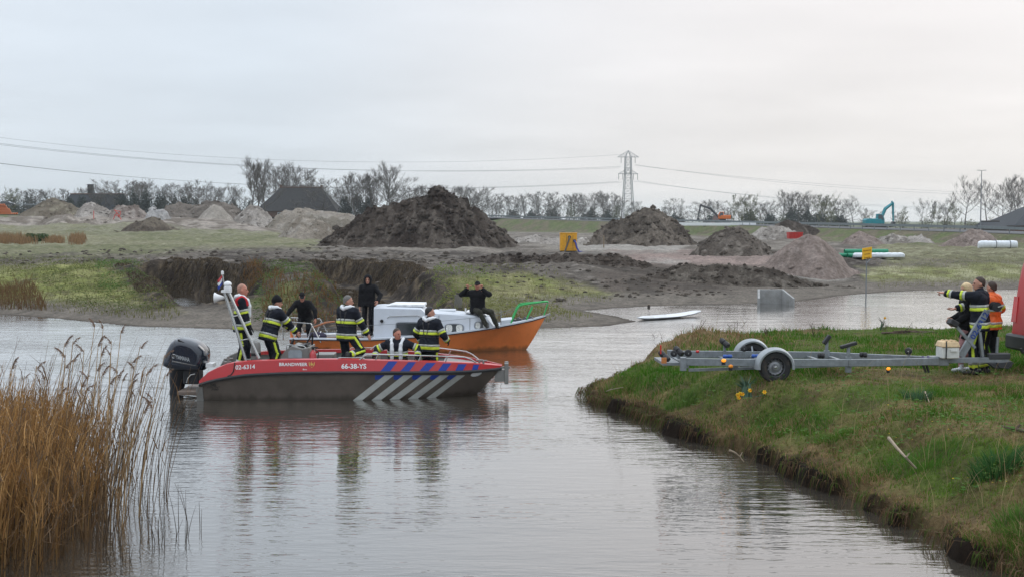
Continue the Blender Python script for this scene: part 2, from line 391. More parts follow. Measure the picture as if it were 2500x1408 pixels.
def rows_cols():
    ys = list(np.linspace(40, 58, 70)) + list(np.linspace(58.2, 90, 150)) + list(90 + 110 * np.linspace(0, 1, 130)[1:] ** 1.2) + list(200 * (330 / 200) ** np.linspace(0, 1, 70)[1:]) + list(330 * (6000 / 330) ** np.linspace(0, 1, 40)[1:])
    us = (np.concatenate([[-3200, -2200, -1500, -1100, -800], np.arange(-640, 3100, 8.0), [3300, 3700, 4300, 5200, 6200]]) - 1250) / FPX
    return np.array(ys), us
ys, us = rows_cols()
GY, GU = np.meshgrid(ys, us, indexing='ij'); GX = GU * GY
GZ = land(GX.ravel(), GY.ravel()); V = np.stack([GX.ravel(), GY.ravel(), GZ], 1)
GC = ground_colour(V[:, 0], V[:, 1], V[:, 2])
nr, nc = GX.shape; ii = np.arange(nr * nc).reshape(nr, nc)
F = np.stack([ii[:-1, :-1], ii[:-1, 1:], ii[1:, 1:], ii[1:, :-1]], -1).reshape(-1, 4)
M_ground = mk_attr('earth', 0.9, ((9.0, 0.55), (1.7, 0.4), (0.3, 0.2)), bump=0.9, bdist=0.12, bscale=4.0, spec=0.15)
tag(link('ground', mesh_np('ground', V, F, M_ground, GC, True)), kind='structure')

# ------------------------------------------------------------------ highway on its embankment
M_asph = mk('asphalt', (0.06, 0.062, 0.066), 0.9, scale=3)
mb = MB(); rowsr = []
for (ax, ay, az), (bx, by, bz) in zip(ROAD[:-1], ROAD[1:]):
    for k in range(8):
        t = k / 8; p = Vector((ax + (bx - ax) * t, ay + (by - ay) * t, az + (bz - az) * t + 0.06)); dd = Vector((bx - ax, by - ay, 0)).normalized(); nn = Vector((-dd.y, dd.x, 0))
        rowsr.append([p - nn * 5.2, p + nn * 5.2])
mb.grid(rowsr); tag(mb.build('road', M_asph), kind='structure')

# ================================================================== water
wy = np.concatenate([np.linspace(-20, 10.5, 12), 11 * (90 / 11) ** np.linspace(0, 1, 620)])
wu = np.concatenate([[-3.2, -1.8, -1.0, -0.65], np.linspace(-0.5, 0.55, 150), [0.7, 1.0, 1.8, 3.2]])
WY, WU = np.meshgrid(wy, wu, indexing='ij'); WX = WU * np.maximum(WY, 14)
zz_ = 0.006 * (fbm(WX * 0.35, WY * 1.5, 3, 4) - 0.5)
# wash behind the outboard: two low wave crests running left
for (x0, y0, x1, y1, a, wdt) in ((-7.6, 27.4, -20, 33.5, 0.05, 0.16), (-7.4, 27.2, -22, 29.5, 0.03, 0.2), (-8, 28.2, -20, 36, 0.022, 0.2)):
    t = (WX - x0) / (x1 - x0); yl = y0 + (y1 - y0) * t; m = sm(0, 0.08, t) * (1 - sm(0.6, 1.0, t))
    zz_ = zz_ + m * a * np.exp(-((WY - yl) / wdt) ** 2)
Vw = np.stack([WX.ravel(), WY.ravel(), zz_.ravel()], 1); nr, nc = WX.shape; ii = np.arange(nr * nc).reshape(nr, nc)
Fw = np.stack([ii[:-1, :-1], ii[:-1, 1:], ii[1:, 1:], ii[1:, :-1]], -1).reshape(-1, 4)
M_water = bpy.data.materials.new('canal water'); M_water.use_nodes = True
t = M_water.node_tree; b = t.nodes['Principled BSDF']
b.inputs['Coat Weight'].default_value = 1; b.inputs['Coat IOR'].default_value = 1.42; b.inputs['Coat Roughness'].default_value = 0.02
b.inputs['Base Color'].default_value = (0.050, 0.043, 0.034, 1); b.inputs['Roughness'].default_value = 0.03; b.inputs['IOR'].default_value = 1.5
g = t.nodes.new('ShaderNodeNewGeometry')
def wnoise(sx_, sy_, det, ro=0.5, rot=0.0):
    mp = t.nodes.new('ShaderNodeMapping'); mp.inputs['Scale'].default_value = (sx_, sy_, 1); mp.inputs['Rotation'].default_value = (0, 0, rot); t.links.new(g.outputs['Position'], mp.inputs[0])
    n = t.nodes.new('ShaderNodeTexNoise'); n.inputs['Scale'].default_value = 1; n.inputs['Detail'].default_value = det; n.inputs['Roughness'].default_value = ro; t.links.new(mp.outputs[0], n.inputs['Vector']); return n.outputs[0]
def tm(op, a, b_, c_=None):
    n = t.nodes.new('ShaderNodeMath'); n.operation = op
    for i, v in enumerate((a, b_, c_)):
        if v is None: continue
        if isinstance(v, (int, float)): n.inputs[i].default_value = v
        else: t.links.new(v, n.inputs[i])
    return n.outputs[0]
rip = wnoise(1.7, 6.2, 3, 0.55, 0.06); swl = wnoise(0.5, 1.9, 2, 0.5, -0.08); pat = wnoise(0.16, 0.3, 3)
mrr = t.nodes.new('ShaderNodeMapRange'); t.links.new(pat, mrr.inputs[0]); mrr.inputs[1].default_value = 0.35; mrr.inputs[2].default_value = 0.65; mrr.inputs[3].default_value = 0.35; mrr.inputs[4].default_value = 1.25
hgt = tm('ADD', tm('MULTIPLY', tm('MULTIPLY', rip, mrr.outputs[0]), 0.016), tm('MULTIPLY', swl, 0.010))
bp = t.nodes.new('ShaderNodeBump'); bp.inputs['Strength'].default_value = 1; bp.inputs['Distance'].default_value = 1.0
t.links.new(hgt, bp.inputs['Height']); t.links.new(bp.outputs[0], b.inputs['Normal']); t.links.new(bp.outputs[0], b.inputs['Coat Normal'])
tag(link('water', mesh_np('water', Vw, Fw, M_water, None, True)), kind='structure')

# ================================================================== near bank
NB = [(1.5, 25.6), (1.95, 24.8), (2.43, 23.5), (3.17, 21.1), (3.86, 19.3), (4.35, 17.4), (4.68, 15.6), (4.97, 14.2), (5.15, 13.1), (5.7, 10), (6.3, 6), (7.0, -3), (60, -3), (60, 37), (22, 36.5), (12, 35.4), (7.5, 34.4), (4.9, 32.8), (3.1, 30.6), (2.2, 28.4), (1.62, 26.7)]
def bank(X, Y, rough=True):
    X = np.asarray(X, float); Y = np.asarray(Y, float)
    d = -sdist(X, Y, NB)
    dn = d + ((fbm(X * 1.1, Y * 1.1, 3, 15) - 0.5) * 0.9 + (fbm(X * 4.0, Y * 4.0, 3, 16) - 0.5) * 0.45 if rough else 0)
    z = -0.35 + 0.58 * sm(-0.16, 0.10, dn) + 0.70 * sm(0.02, 2.3, dn)
    hump = 0.34 * np.exp(-(((X - 4.35) / 1.25) ** 2 + ((Y - 29.2) / 0.9) ** 2)) + 0.25 * np.exp(-(((X - 3.5) / 0.7) ** 2 + ((Y - 28.8) / 0.9) ** 2))
    z = z + hump * sm(0.1, 0.8, dn)
    for wx_, wy2, r2_ in ((4.66, 21.62, .55), (4.56, 23.2, .6), (6.5, 22.2, .8)): z = np.maximum(z, z + (1.0 - z) * np.exp(-(((X - wx_) / r2_) ** 2 + ((Y - wy2) / r2_) ** 2)) * sm(0.1, .8, dn))
    if rough: z = z + sm(0.1, 0.8, dn) * ((fbm(X * 0.9, Y * 0.9, 3, 18) - 0.5) * 0.16 + (fbm(X * 3.2, Y * 3.2, 3, 19) - 0.5) * 0.08)
    return z
def bank1(x, y): return float(bank(np.array([x]), np.array([y]))[0])
def straw_mask(X, Y):
    d = -sdist(X, Y, NB)
    m = sm(0.54, 0.70, fbm(X * 0.55, Y * 0.8, 4, 63)) * 0.7
    m = np.maximum(m, np.exp(-(((X - 4.4) / 1.7) ** 2 + ((Y - 29.2) / 1.3) ** 2)) * 1.6)
    m = np.maximum(m, sm(0.9, 0.15, d + (fbm(X * 2, Y * 2, 3, 64) - 0.5) * 0.9) * 0.95)
    m = np.maximum(m, np.exp(-(((Y - 21.9 - 0.05 * X) / 0.75) ** 2)) * sm(5.0, 7.5, X) * 0.95)
    m = np.maximum(m, np.exp(-(((X - 4.0) / 1.1) ** 2 + ((Y - 21.6) / 0.5) ** 2)) * 0.8)
    m = np.maximum(m, np.exp(-(((X - 6.6) / 1.6) ** 2 + ((Y - 19.0) / 0.45) ** 2)) * 0.9)
    return np.clip(m, 0, 1)
bx = np.concatenate([np.arange(0.6, 14, 0.11), np.linspace(14.2, 58, 60)]); by = np.concatenate([np.linspace(-2, 9.5, 24), np.arange(9.7, 37.5, 0.11)])
BX, BY = np.meshgrid(bx, by, indexing='xy'); BZ = bank(BX.ravel(), BY.ravel())
dB = -sdist(BX.ravel(), BY.ravel(), NB); sB = straw_mask(BX.ravel(), BY.ravel())
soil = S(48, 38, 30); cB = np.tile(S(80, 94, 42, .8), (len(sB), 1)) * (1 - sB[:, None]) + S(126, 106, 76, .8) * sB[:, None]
nB = fbm(BX.ravel() * 3, BY.ravel() * 3, 3, 70); wear = sm(0.5, 0.66, nB)[:, None] * 0.5; cB = cB * (1 - wear) + S(88, 72, 56) * wear
shadeB = sm(0.34, 0.06, dB)[:, None]; cB = cB * (1 - shadeB) + soil * 0.6 * shadeB  # bank edge: the undercut's shade is put into the dark peat soil colour
nr, nc = BX.shape; ii = np.arange(nr * nc).reshape(nr, nc); Fb = np.stack([ii[:-1, :-1], ii[:-1, 1:], ii[1:, 1:], ii[1:, :-1]], -1).reshape(-1, 4)
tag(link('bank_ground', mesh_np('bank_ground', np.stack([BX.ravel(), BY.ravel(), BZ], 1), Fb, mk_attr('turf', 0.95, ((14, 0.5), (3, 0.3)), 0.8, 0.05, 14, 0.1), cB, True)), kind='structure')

# ------------------------------------------------------------------ blades
def blades(base, h, w, az, bend, cols, seg=2, tipc=1.15, twist=None):
    """curved tapering blades; returns V, F(tris), C"""
    n = len(h); dx = np.cos(az); dy = np.sin(az); f = R.random() * 6.28
    fa = NR.rand(n) * 6.28 if twist is None else twist; wx = np.cos(fa) * w / 2; wy_ = np.sin(fa) * w / 2
    Vs = []; Cs = []
    for i in range(seg):
        tt = i / seg; hh = h * tt; o = bend * h * tt * tt; k = 1 - 0.55 * tt
        c = np.stack([base[:, 0] + dx * o, base[:, 1] + dy * o, base[:, 2] + hh * np.sqrt(np.clip(1 - (bend * tt) ** 2 * 0.5, 0.15, 1))], 1)
        s = np.stack([wx * k, wy_ * k, 0 * wx], 1); Vs += [c - s, c + s]; Cs += [cols, cols]
    tip = np.stack([base[:, 0] + dx * bend * h, base[:, 1] + dy * bend * h, base[:, 2] + h * np.sqrt(np.clip(1 - bend ** 2 * 0.5, 0.15, 1))], 1)
    Vs.append(tip); Cs.append(cols * tipc); m = 2 * seg + 1
    Vall = np.stack(Vs, 1).reshape(-1, 3); Call = np.stack(Cs, 1).reshape(-1, 3); o = np.arange(n) * m; Fs = []
    for i in range(seg - 1):
        a = 2 * i; Fs += [np.stack([o + a, o + a + 1, o + a + 3], 1), np.stack([o + a, o + a + 3, o + a + 2], 1)]
    Fs.append(np.stack([o + m - 3, o + m - 2, o + m - 1], 1))
    return Vall, np.concatenate(Fs), Call
def join(parts):
    V, F, C = [], [], []; n = 0
    for v, f, c in parts: V.append(v); F.append(f + n); C.append(c); n += len(v)
    return np.concatenate(V), np.concatenate(F), np.concatenate(C)
M_blade = mk_attr('leaf blade', 0.75, ((3, 0.15),), 0, spec=0.15, trans=0.4)
def scatter(n, x0, x1, y0, y1, power=1.0):
    y = y0 + (y1 - y0) * NR.rand(n) ** power; x = x0 + (x1 - x0) * NR.rand(n); return x, y
# density falls with distance so that blades keep a similar size in the picture
parts = []
yy = 1 / (1 / 11.5 + (1 / 36 - 1 / 11.5) * NR.rand(330000)); xx = yy * (0.02 + 0.48 * NR.rand(len(yy)))
dd = -sdist(xx, yy, NB); ok = (dd > 0.02); xx, yy, dd = xx[ok], yy[ok], dd[ok]; st = straw_mask(xx, yy)
lush = fbm(xx * 0.7, yy * 0.7, 4, 80)
keep = NR.rand(len(xx)) < np.clip(0.58 + (lush - 0.5) * 1.4 - st * 0.1, 0.2, 1); xx, yy, dd, st, lush = xx[keep], yy[keep], dd[keep], st[keep], lush[keep]
n = len(xx); isst = NR.rand(n) < st * 0.72 + 0.03
g1, g2, g3 = S(72, 118, 26, .85), S(102, 130, 44, .85), S(58, 96, 36, .85)
k = NR.rand(n)[:, None]; l2 = sm(0.4, 0.62, lush)[:, None]
cg = (g2 * (1 - l2) + g1 * l2) * (1 - 0.35 * k) + g3 * 0.35 * k
k = NR.rand(n)[:, None]; cs = S(166, 142, 102, .8) * k + S(120, 94, 64, .8) * (1 - k); cs = cs * (0.9 + 0.2 * NR.rand(n)[:, None])
cc = np.where(isst[:, None], cs, cg) * (0.8 + 0.4 * NR.rand(n)[:, None])
hh = (0.05 + 0.08 * NR.rand(n) ** 2) * (0.7 + 0.9 * sm(0.4, 0.7, lush)) * np.where(isst, 1.15, 1); hh *= 1 - 0.45 * np.exp(-(((yy - 21.9 - 0.05 * xx) / 0.8) ** 2)) * sm(5, 7, xx)
be = np.where(isst, 0.5 + 0.7 * NR.rand(n), 0.15 + 0.6 * NR.rand(n))
zz2 = bank(xx, yy); parts.append(blades(np.stack([xx, yy, zz2 - 0.01], 1), hh, 0.006 + 0.010 * NR.rand(n) * (yy / 20), NR.rand(n) * 6.28, be, cc))
# long dead stalks standing in the grass
n = 700; yy = 1 / (1 / 12 + (1 / 33 - 1 / 12) * NR.rand(n)); xx = yy * (0.05 + 0.42 * NR.rand(n)); dd = -sdist(xx, yy, NB); ok = dd > 0.1; xx, yy = xx[ok], yy[ok]; n = len(xx)
parts.append(blades(np.stack([xx, yy, bank(xx, yy)], 1), 0.25 + 0.4 * NR.rand(n), 0.007 + 0 * xx, NR.rand(n) * 6.28, 0.2 + 0.7 * NR.rand(n), S(178, 158, 118) * (0.7 + 0.5 * NR.rand(n)[:, None]), 3))
Vg, Fg, Cg = join(parts)
tag(link('grass', mesh_np('grass', Vg, Fg, M_blade, Cg)), 'short green and straw coloured grass covering the near bank', None, None, 'stuff')
# dead sedge hanging over the water's edge
NBa = np.array(NB[:11] + NB[-7:]); parts = []
def edge_pts(n):
    seq = [NB[i] for i in (-6, -5, -4, -3, -2, -1)] + NB[:10]; seg = [(np.array(seq[i]), np.array(seq[i + 1])) for i in range(len(seq) - 1)]
    L_ = np.array([np.linalg.norm(b - a) for a, b in seg]); idx = NR.choice(len(seg), n, p=L_ / L_.sum()); tt = NR.rand(n)
    a = np.array([seg[i][0] for i in idx]); b_ = np.array([seg[i][1] for i in idx]); p = a + (b_ - a) * tt[:, None]; dr = (b_ - a) / np.linalg.norm(b_ - a, axis=1)[:, None]
    return p, np.stack([-dr[:, 1], dr[:, 0]], 1)     # inward normal is to the left
p, nin = edge_pts(13000); cl_ = fbm(p[:, 0] * 2.3, p[:, 1] * 2.3, 3, 88); ok = NR.rand(len(p)) < sm(0.46, 0.64, cl_) * .9 + 0.04; p, nin = p[ok], nin[ok]; n = len(p)
off = -0.08 + 0.45 * NR.rand(n); q = p + nin * off[:, None]; zt = bank(q[:, 0], q[:, 1]); zt = np.maximum(zt, 0.18)
ang = np.arctan2(-nin[:, 1], -nin[:, 0]) + NR.randn(n) * 0.9; ln = (0.08 + 0.34 * NR.rand(n) ** 1.8)
# drooping: out over the edge, then down
w_ = 0.007 + 0.012 * NR.rand(n); fa = NR.rand(n) * 3.14; sx2, sy2 = np.cos(fa) * w_ / 2, np.sin(fa) * w_ / 2; Vs = []
for tt, o, dz in ((0, 0, 0.0), (0.4, 0.10, 0.02), (0.75, 0.16, -0.35), (1, 0.19, -0.85)):
    cpt = np.stack([q[:, 0] + np.cos(ang) * o * ln * 3, q[:, 1] + np.sin(ang) * o * ln * 3, np.maximum(zt + dz * ln, 0.01)], 1); s = np.stack([sx2, sy2, 0 * sx2], 1) * (1 - 0.6 * tt); Vs += [cpt - s, cpt + s]
Vs = np.stack(Vs, 1).reshape(-1, 3); o = np.arange(n) * 8; Fs = np.concatenate([np.stack([o + a, o + a + 1, o + a + 3, o + a + 2], 1) for a in (0, 2, 4)])
kc = NR.rand(n)[:, None]; gmix = (NR.rand(n) < .35)[:, None]; Cs = np.repeat(np.where(gmix, S(84, 104, 44) * (.7 + .5 * kc), S(134, 108, 80) * kc + S(84, 62, 46) * (1 - kc)), 8, 0)
tag(link('dead_sedge', mesh_np('dead_sedge', Vs, Fs, M_blade, Cs)), 'dead brown sedge hanging over the edge of the near bank', None, None, 'stuff')
# taller green tussocks
tus = []
for (tx, ty, r_, cnt, hg, c_) in ((6.05, 15.2, 0.3, 420, 0.26, S(70, 112, 60)), (6.5, 19.6, 0.2, 160, 0.22, S(84, 116, 84)), (5.6, 16.6, 0.5, 400, 0.16, S(92, 134, 54)), (3.2, 23.0, 0.3, 260, 0.16, S(96, 130, 56)), (2.2, 25.4, 0.45, 420, 0.2, S(110, 134, 58)), (4.9, 18.5, 0.35, 260, 0.15, S(96, 132, 52)), (7.2, 14.6, 0.5, 700, 0.26, S(72, 104, 42)), (5.8, 13.6, 0.4, 500, 0.2, S(96, 132, 56)), (6.6, 19.8, 0.25, 160, 0.14, S(84, 116, 66))):
    a = NR.rand(cnt) * 6.28; rr = r_ * np.sqrt(NR.rand(cnt)); x = tx + rr * np.cos(a); y = ty + rr * np.sin(a)
    tus.append(blades(np.stack([x, y, bank(x, y) - 0.01], 1), hg * (0.6 + 0.6 * NR.rand(cnt)), 0.008 + 0.006 * NR.rand(cnt), a + NR.randn(cnt) * 0.4, 0.3 + 0.5 * NR.rand(cnt), c_ * (0.7 + 0.5 * NR.rand(cnt)[:, None]), 3))
# broad leaves (celandine, nettle) low in the turf
def leaves(x, y, z, size, col, tilt=0.6):
    n = len(x); a = NR.rand(n) * 6.28; tl = tilt * NR.rand(n); u = np.stack([np.cos(a), np.sin(a), 0 * a], 1) * size[:, None]
    vv = np.stack([-np.sin(a) * np.cos(tl), np.cos(a) * np.cos(tl), np.sin(tl)], 1) * size[:, None] * 0.55; c = np.stack([x, y, z], 1)
    Vl = np.stack([c - u, c - vv + u * 0.1, c + u, c + vv + u * 0.1], 1).reshape(-1, 3); o = np.arange(n) * 4
    return Vl, np.concatenate([np.stack([o, o + 1, o + 2], 1), np.stack([o, o + 2, o + 3], 1)]), np.repeat(col, 4, 0)
n = 9000; yy = 1 / (1 / 12 + (1 / 26 - 1 / 12) * NR.rand(n)); xx = yy * (0.1 + 0.4 * NR.rand(n)); ok = (-sdist(xx, yy, NB) > 0.5) & (fbm(xx * 0.8, yy * 0.8, 3, 99) > 0.55); xx, yy = xx[ok], yy[ok]; n = len(xx)
tus.append(leaves(xx, yy, bank(xx, yy) + 0.03 + 0.08 * NR.rand(n), 0.02 + 0.03 * NR.rand(n), (S(80, 120, 56) + (S(112, 146, 70) - S(80, 120, 56)) * NR.rand(n)[:, None])))
n = 70; yy = 14 + 5 * NR.rand(n); xx = yy * (0.3 + 0.16 * NR.rand(n)); ok = (-sdist(xx, yy, NB) > 0.8) & (fbm(xx * 0.8, yy * 0.8, 3, 99) > 0.5); xx, yy = xx[ok], yy[ok]; n = len(xx)
tus.append(leaves(xx, yy, bank(xx, yy) + 0.12, 0.018 + 0 * xx, np.tile(S(235, 205, 40), (n, 1))))
Vg, Fg, Cg = join(tus)
tag(link('ground_cover', mesh_np('ground_cover', Vg, Fg, M_blade, Cg)), 'low leafy weeds and dark green tussocks in the near turf', None, None, 'stuff')

# ------------------------------------------------------------------ plants on the far bank
def zpoints(poly, n, z=0.7):     # random points on the ground whose picture falls in the polygon
    poly = np.array(poly, float); out = np.zeros((0, 2)); lo, hi = poly.min(0), poly.max(0)
    while len(out) < n:
        q = lo + (hi - lo) * NR.rand(n * 2, 2); q = q[sdist(q[:, 0], q[:, 1], poly) < 0]; out = np.concatenate([out, q])
    out = out[:n]; w = np.array([P(a, b, z)[:2] for a, b in out]); return w[:, 0], w[:, 1]
fc = []
for poly, n, a, b_ in (([(120, 668), (330, 660), (420, 690), (440, 730), (250, 735), (100, 700)], 6500, S(108, 116, 66), S(86, 98, 56)), ([(230, 664), (330, 662), (370, 680), (330, 705), (240, 700)], 2500, S(90, 120, 60), S(72, 104, 50)), ([(-80, 655), (200, 650), (260, 700), (-80, 690)], 3000, S(116, 120, 70), S(90, 100, 52)),
                       ([(615, 685), (830, 692), (850, 730), (620, 725)], 5200, S(98, 114, 64), S(80, 100, 54)), ([(620, 725), (850, 730), (870, 790), (610, 790)], 4200, S(88, 106, 58), S(74, 92, 50)), ([(1060, 705), (1330, 700), (1390, 730), (1340, 765), (1060, 770)], 4500, S(138, 136, 86), S(112, 116, 68)), ([(1060, 690), (1130, 672), (1200, 680), (1160, 720), (1040, 730)], 2000, S(96, 120, 58), S(120, 128, 60))):
    n = int(n * 1.4); x, y = zpoints(poly, n); cl_ = fbm(x * 0.9, y * 0.5, 3, 7); ok = (NR.rand(n) < sm(0.36, 0.6, cl_) + 0.08) & (land(x, y) > .13); x, y = x[ok], y[ok]; n = len(x); kk = NR.rand(n)[:, None]
    fc.append(leaves(x, y, land(x, y) + 0.02 + 0.20 * NR.rand(n) ** 1.5, 0.025 + 0.04 * NR.rand(n), (a * kk + b_ * (1 - kk)) * (0.95 + 0.5 * NR.rand(n)[:, None]), 1.0))
Vg, Fg, Cg = join(fc)
tag(link('nettles', mesh_np('nettles', Vg, Fg, M_blade, Cg)), 'leafy nettles covering the low grassy points of the far bank', None, None, 'stuff')
fr = []
for poly, n, h_, a, b_ in (([(-60, 700), (80, 692), (128, 735), (118, 768), (-60, 762)], 3200, 0.62, S(128, 100, 70), S(104, 82, 60)), ([(640, 705), (690, 700), (700, 760), (640, 765)], 500, 0.45, S(140, 104, 66), S(110, 82, 56)), ([(690, 715), (830, 710), (840, 765), (700, 770)], 900, 0.45, S(138, 100, 62), S(104, 80, 52)), ([(1140, 745), (1300, 740), (1330, 765), (1150, 770)], 600, 0.4, S(150, 130, 84), S(120, 98, 62)), ([(590, 690), (640, 690), (640, 710), (590, 712)], 400, 0.6, S(138, 104, 66), S(110, 82, 56)),
                           ([(1000, 712), (1130, 672), (1330, 674), (1560, 716), (1400, 745), (1330, 775), (1060, 780)], 4200, 0.22, S(148, 146, 96), S(118, 122, 66)), ([(-60, 652), (360, 655), (440, 740), (300, 765), (-60, 720)], 4200, 0.25, S(136, 136, 84), S(104, 100, 62)), ([(2140, 655), (2500, 648), (2500, 700), (2150, 700)], 3500, 0.22, S(168, 164, 126), S(132, 132, 90))):
    x, y = zpoints(poly, n); ok = land(x, y) > .10; x, y = x[ok], y[ok]; n = len(x); kk = NR.rand(n)[:, None]
    fr.append(blades(np.stack([x, y, land(x, y) - 0.02], 1), h_ * (0.5 + 0.6 * NR.rand(n)), 0.02 + 0.015 * NR.rand(n), NR.rand(n) * 6.28, 0.2 + 0.5 * NR.rand(n), (a * kk + b_ * (1 - kk)), 2))
# straw fringe hanging down the cut peat faces
for D in (DITCH1, DITCH2):
    D = np.array(D)
    for i in range(len(D)):
        a, b_ = D[i], D[(i + 1) % len(D)]
        if (a[1] + b_[1]) / 2 < 57: continue
        ln_ = np.linalg.norm(b_ - a); n = int(ln_ * 260); tt = NR.rand(n)[:, None]; dr = (b_ - a) / ln_; nn = np.array([dr[1], -dr[0]]); c0 = D.mean(0)
        if np.dot((a + b_) / 2 + nn - c0, (a + b_) / 2 + nn - c0) < np.dot((a + b_) / 2 - c0, (a + b_) / 2 - c0): nn = -nn
        q = a + (b_ - a) * tt + nn * (0.1 + 1.7 * NR.rand(n))[:, None]; zq = land(q[:, 0], q[:, 1]); h_ = -(0.15 + 0.35 * NR.rand(n)); kk = NR.rand(n)[:, None]
        fr.append(blades(np.stack([q[:, 0], q[:, 1], zq + 0.10], 1), h_, 0.025 + 0.02 * NR.rand(n), np.full(n, math.atan2(nn[1], nn[0])) + NR.randn(n) * 0.5, 0.35 + 0.5 * NR.rand(n), S(124, 110, 92) * kk + S(70, 60, 50) * (1 - kk), 2))
Vg, Fg, Cg = join(fr)
tag(link('dry_rushes', mesh_np('dry_rushes', Vg, Fg, M_blade, Cg)), 'dry brown rushes and coarse grass on the far bank', None, None, 'stuff')
# far reed patches in the field
fr = []
for x0, x1, pyb, h_ in ((-60, 72, 577, 1.15), (112, 152, 577, .9), (174, 206, 577, 1.15)):
    n = int((x1 - x0) * 15); px = (x0 + x1) / 2 + (x1 - x0) * (NR.rand(n) + NR.rand(n) - 1) * .75; Y = 130 + 22 * NR.rand(n); x = (px - 1250) / FPX * Y; kk = NR.rand(n)[:, None]
    fr.append(blades(np.stack([x, Y, land(x, Y) - 0.05], 1), h_ * (0.45 + 0.6 * NR.rand(n)), 0.05 + 0.03 * NR.rand(n), NR.rand(n) * 6.28, 0.1 + 0.3 * NR.rand(n), S(164, 132, 96) * kk + S(132, 106, 80) * (1 - kk), 2))
n = 1500; px = 66 + 52 * NR.rand(n); Y = 140 + 6 * NR.rand(n); x = (px - 1250) / FPX * Y
fr.append(leaves(x, Y, land(x, Y) + 0.9 * NR.rand(n), 0.1 + 0.1 * NR.rand(n), S(70, 92, 56) * (0.7 + 0.5 * NR.rand(n)[:, None]), 1.2))
Vg, Fg, Cg = join(fr); tag(link('reed_fringe', mesh_np('reed_fringe', Vg, Fg, M_blade, Cg)), 'orange brown reed patches in the far left field', None, None, 'stuff')
# clods strewn over the churned ground
cx_, cy_ = zpoints([(0, 622), (420, 614), (800, 610), (1300, 640), (1650, 650), (2100, 670), (2130, 705), (1900, 735), (1560, 735), (1480, 700), (1100, 660), (600, 680), (300, 645), (0, 648)], 2600, 1.2)
cV, cF, cC = [], [], []; nv = 0
ico = np.array([(0, 0, 1), (.9, 0, .35), (.28, .85, .35), (-.72, .53, .35), (-.72, -.53, .35), (.28, -.85, .35), (.7, .5, -.5), (-.3, .8, -.5), (-.9, 0, -.5), (-.3, -.8, -.5), (.7, -.5, -.5)]); icf = [(0, 1, 2), (0, 2, 3), (0, 3, 4), (0, 4, 5), (0, 5, 1), (1, 6, 2), (2, 6, 7), (2, 7, 3), (3, 7, 8), (3, 8, 4), (4, 8, 9), (4, 9, 5), (5, 9, 10), (5, 10, 1), (1, 10, 6)]
ok = sdist(cx_, cy_, WATER) > 2.5; cx_, cy_ = cx_[ok], cy_[ok]; cz_ = land(cx_, cy_); ridge = fbm(cx_ * 0.35, cy_ * 0.3, 3, 44)
for x, y, z, rg in zip(cx_, cy_, cz_, ridge):
    if rg < 0.46 and R.random() > 0.25: continue
    s = R.uniform(0.03, 0.10) * (1.7 if R.random() < 0.08 else 1) * (0.6 + y / 140); cV.append(ico * (np.array([1.5, 1, 0.75]) * s) * NR.uniform(0.7, 1.25, (11, 1)) + [x, y, z + s * 0.25]); cF.append(np.array(icf) + nv); nv += 11; cC.append(np.tile(S(92, 84, 76) * R.uniform(0.75, 1.3), (11, 1)))
tag(link('mud_clods', mesh_np('mud_clods', np.concatenate(cV), np.concatenate(cF), M_ground, np.concatenate(cC))), 'clods of mud strewn over the churned track', None, None, 'stuff')

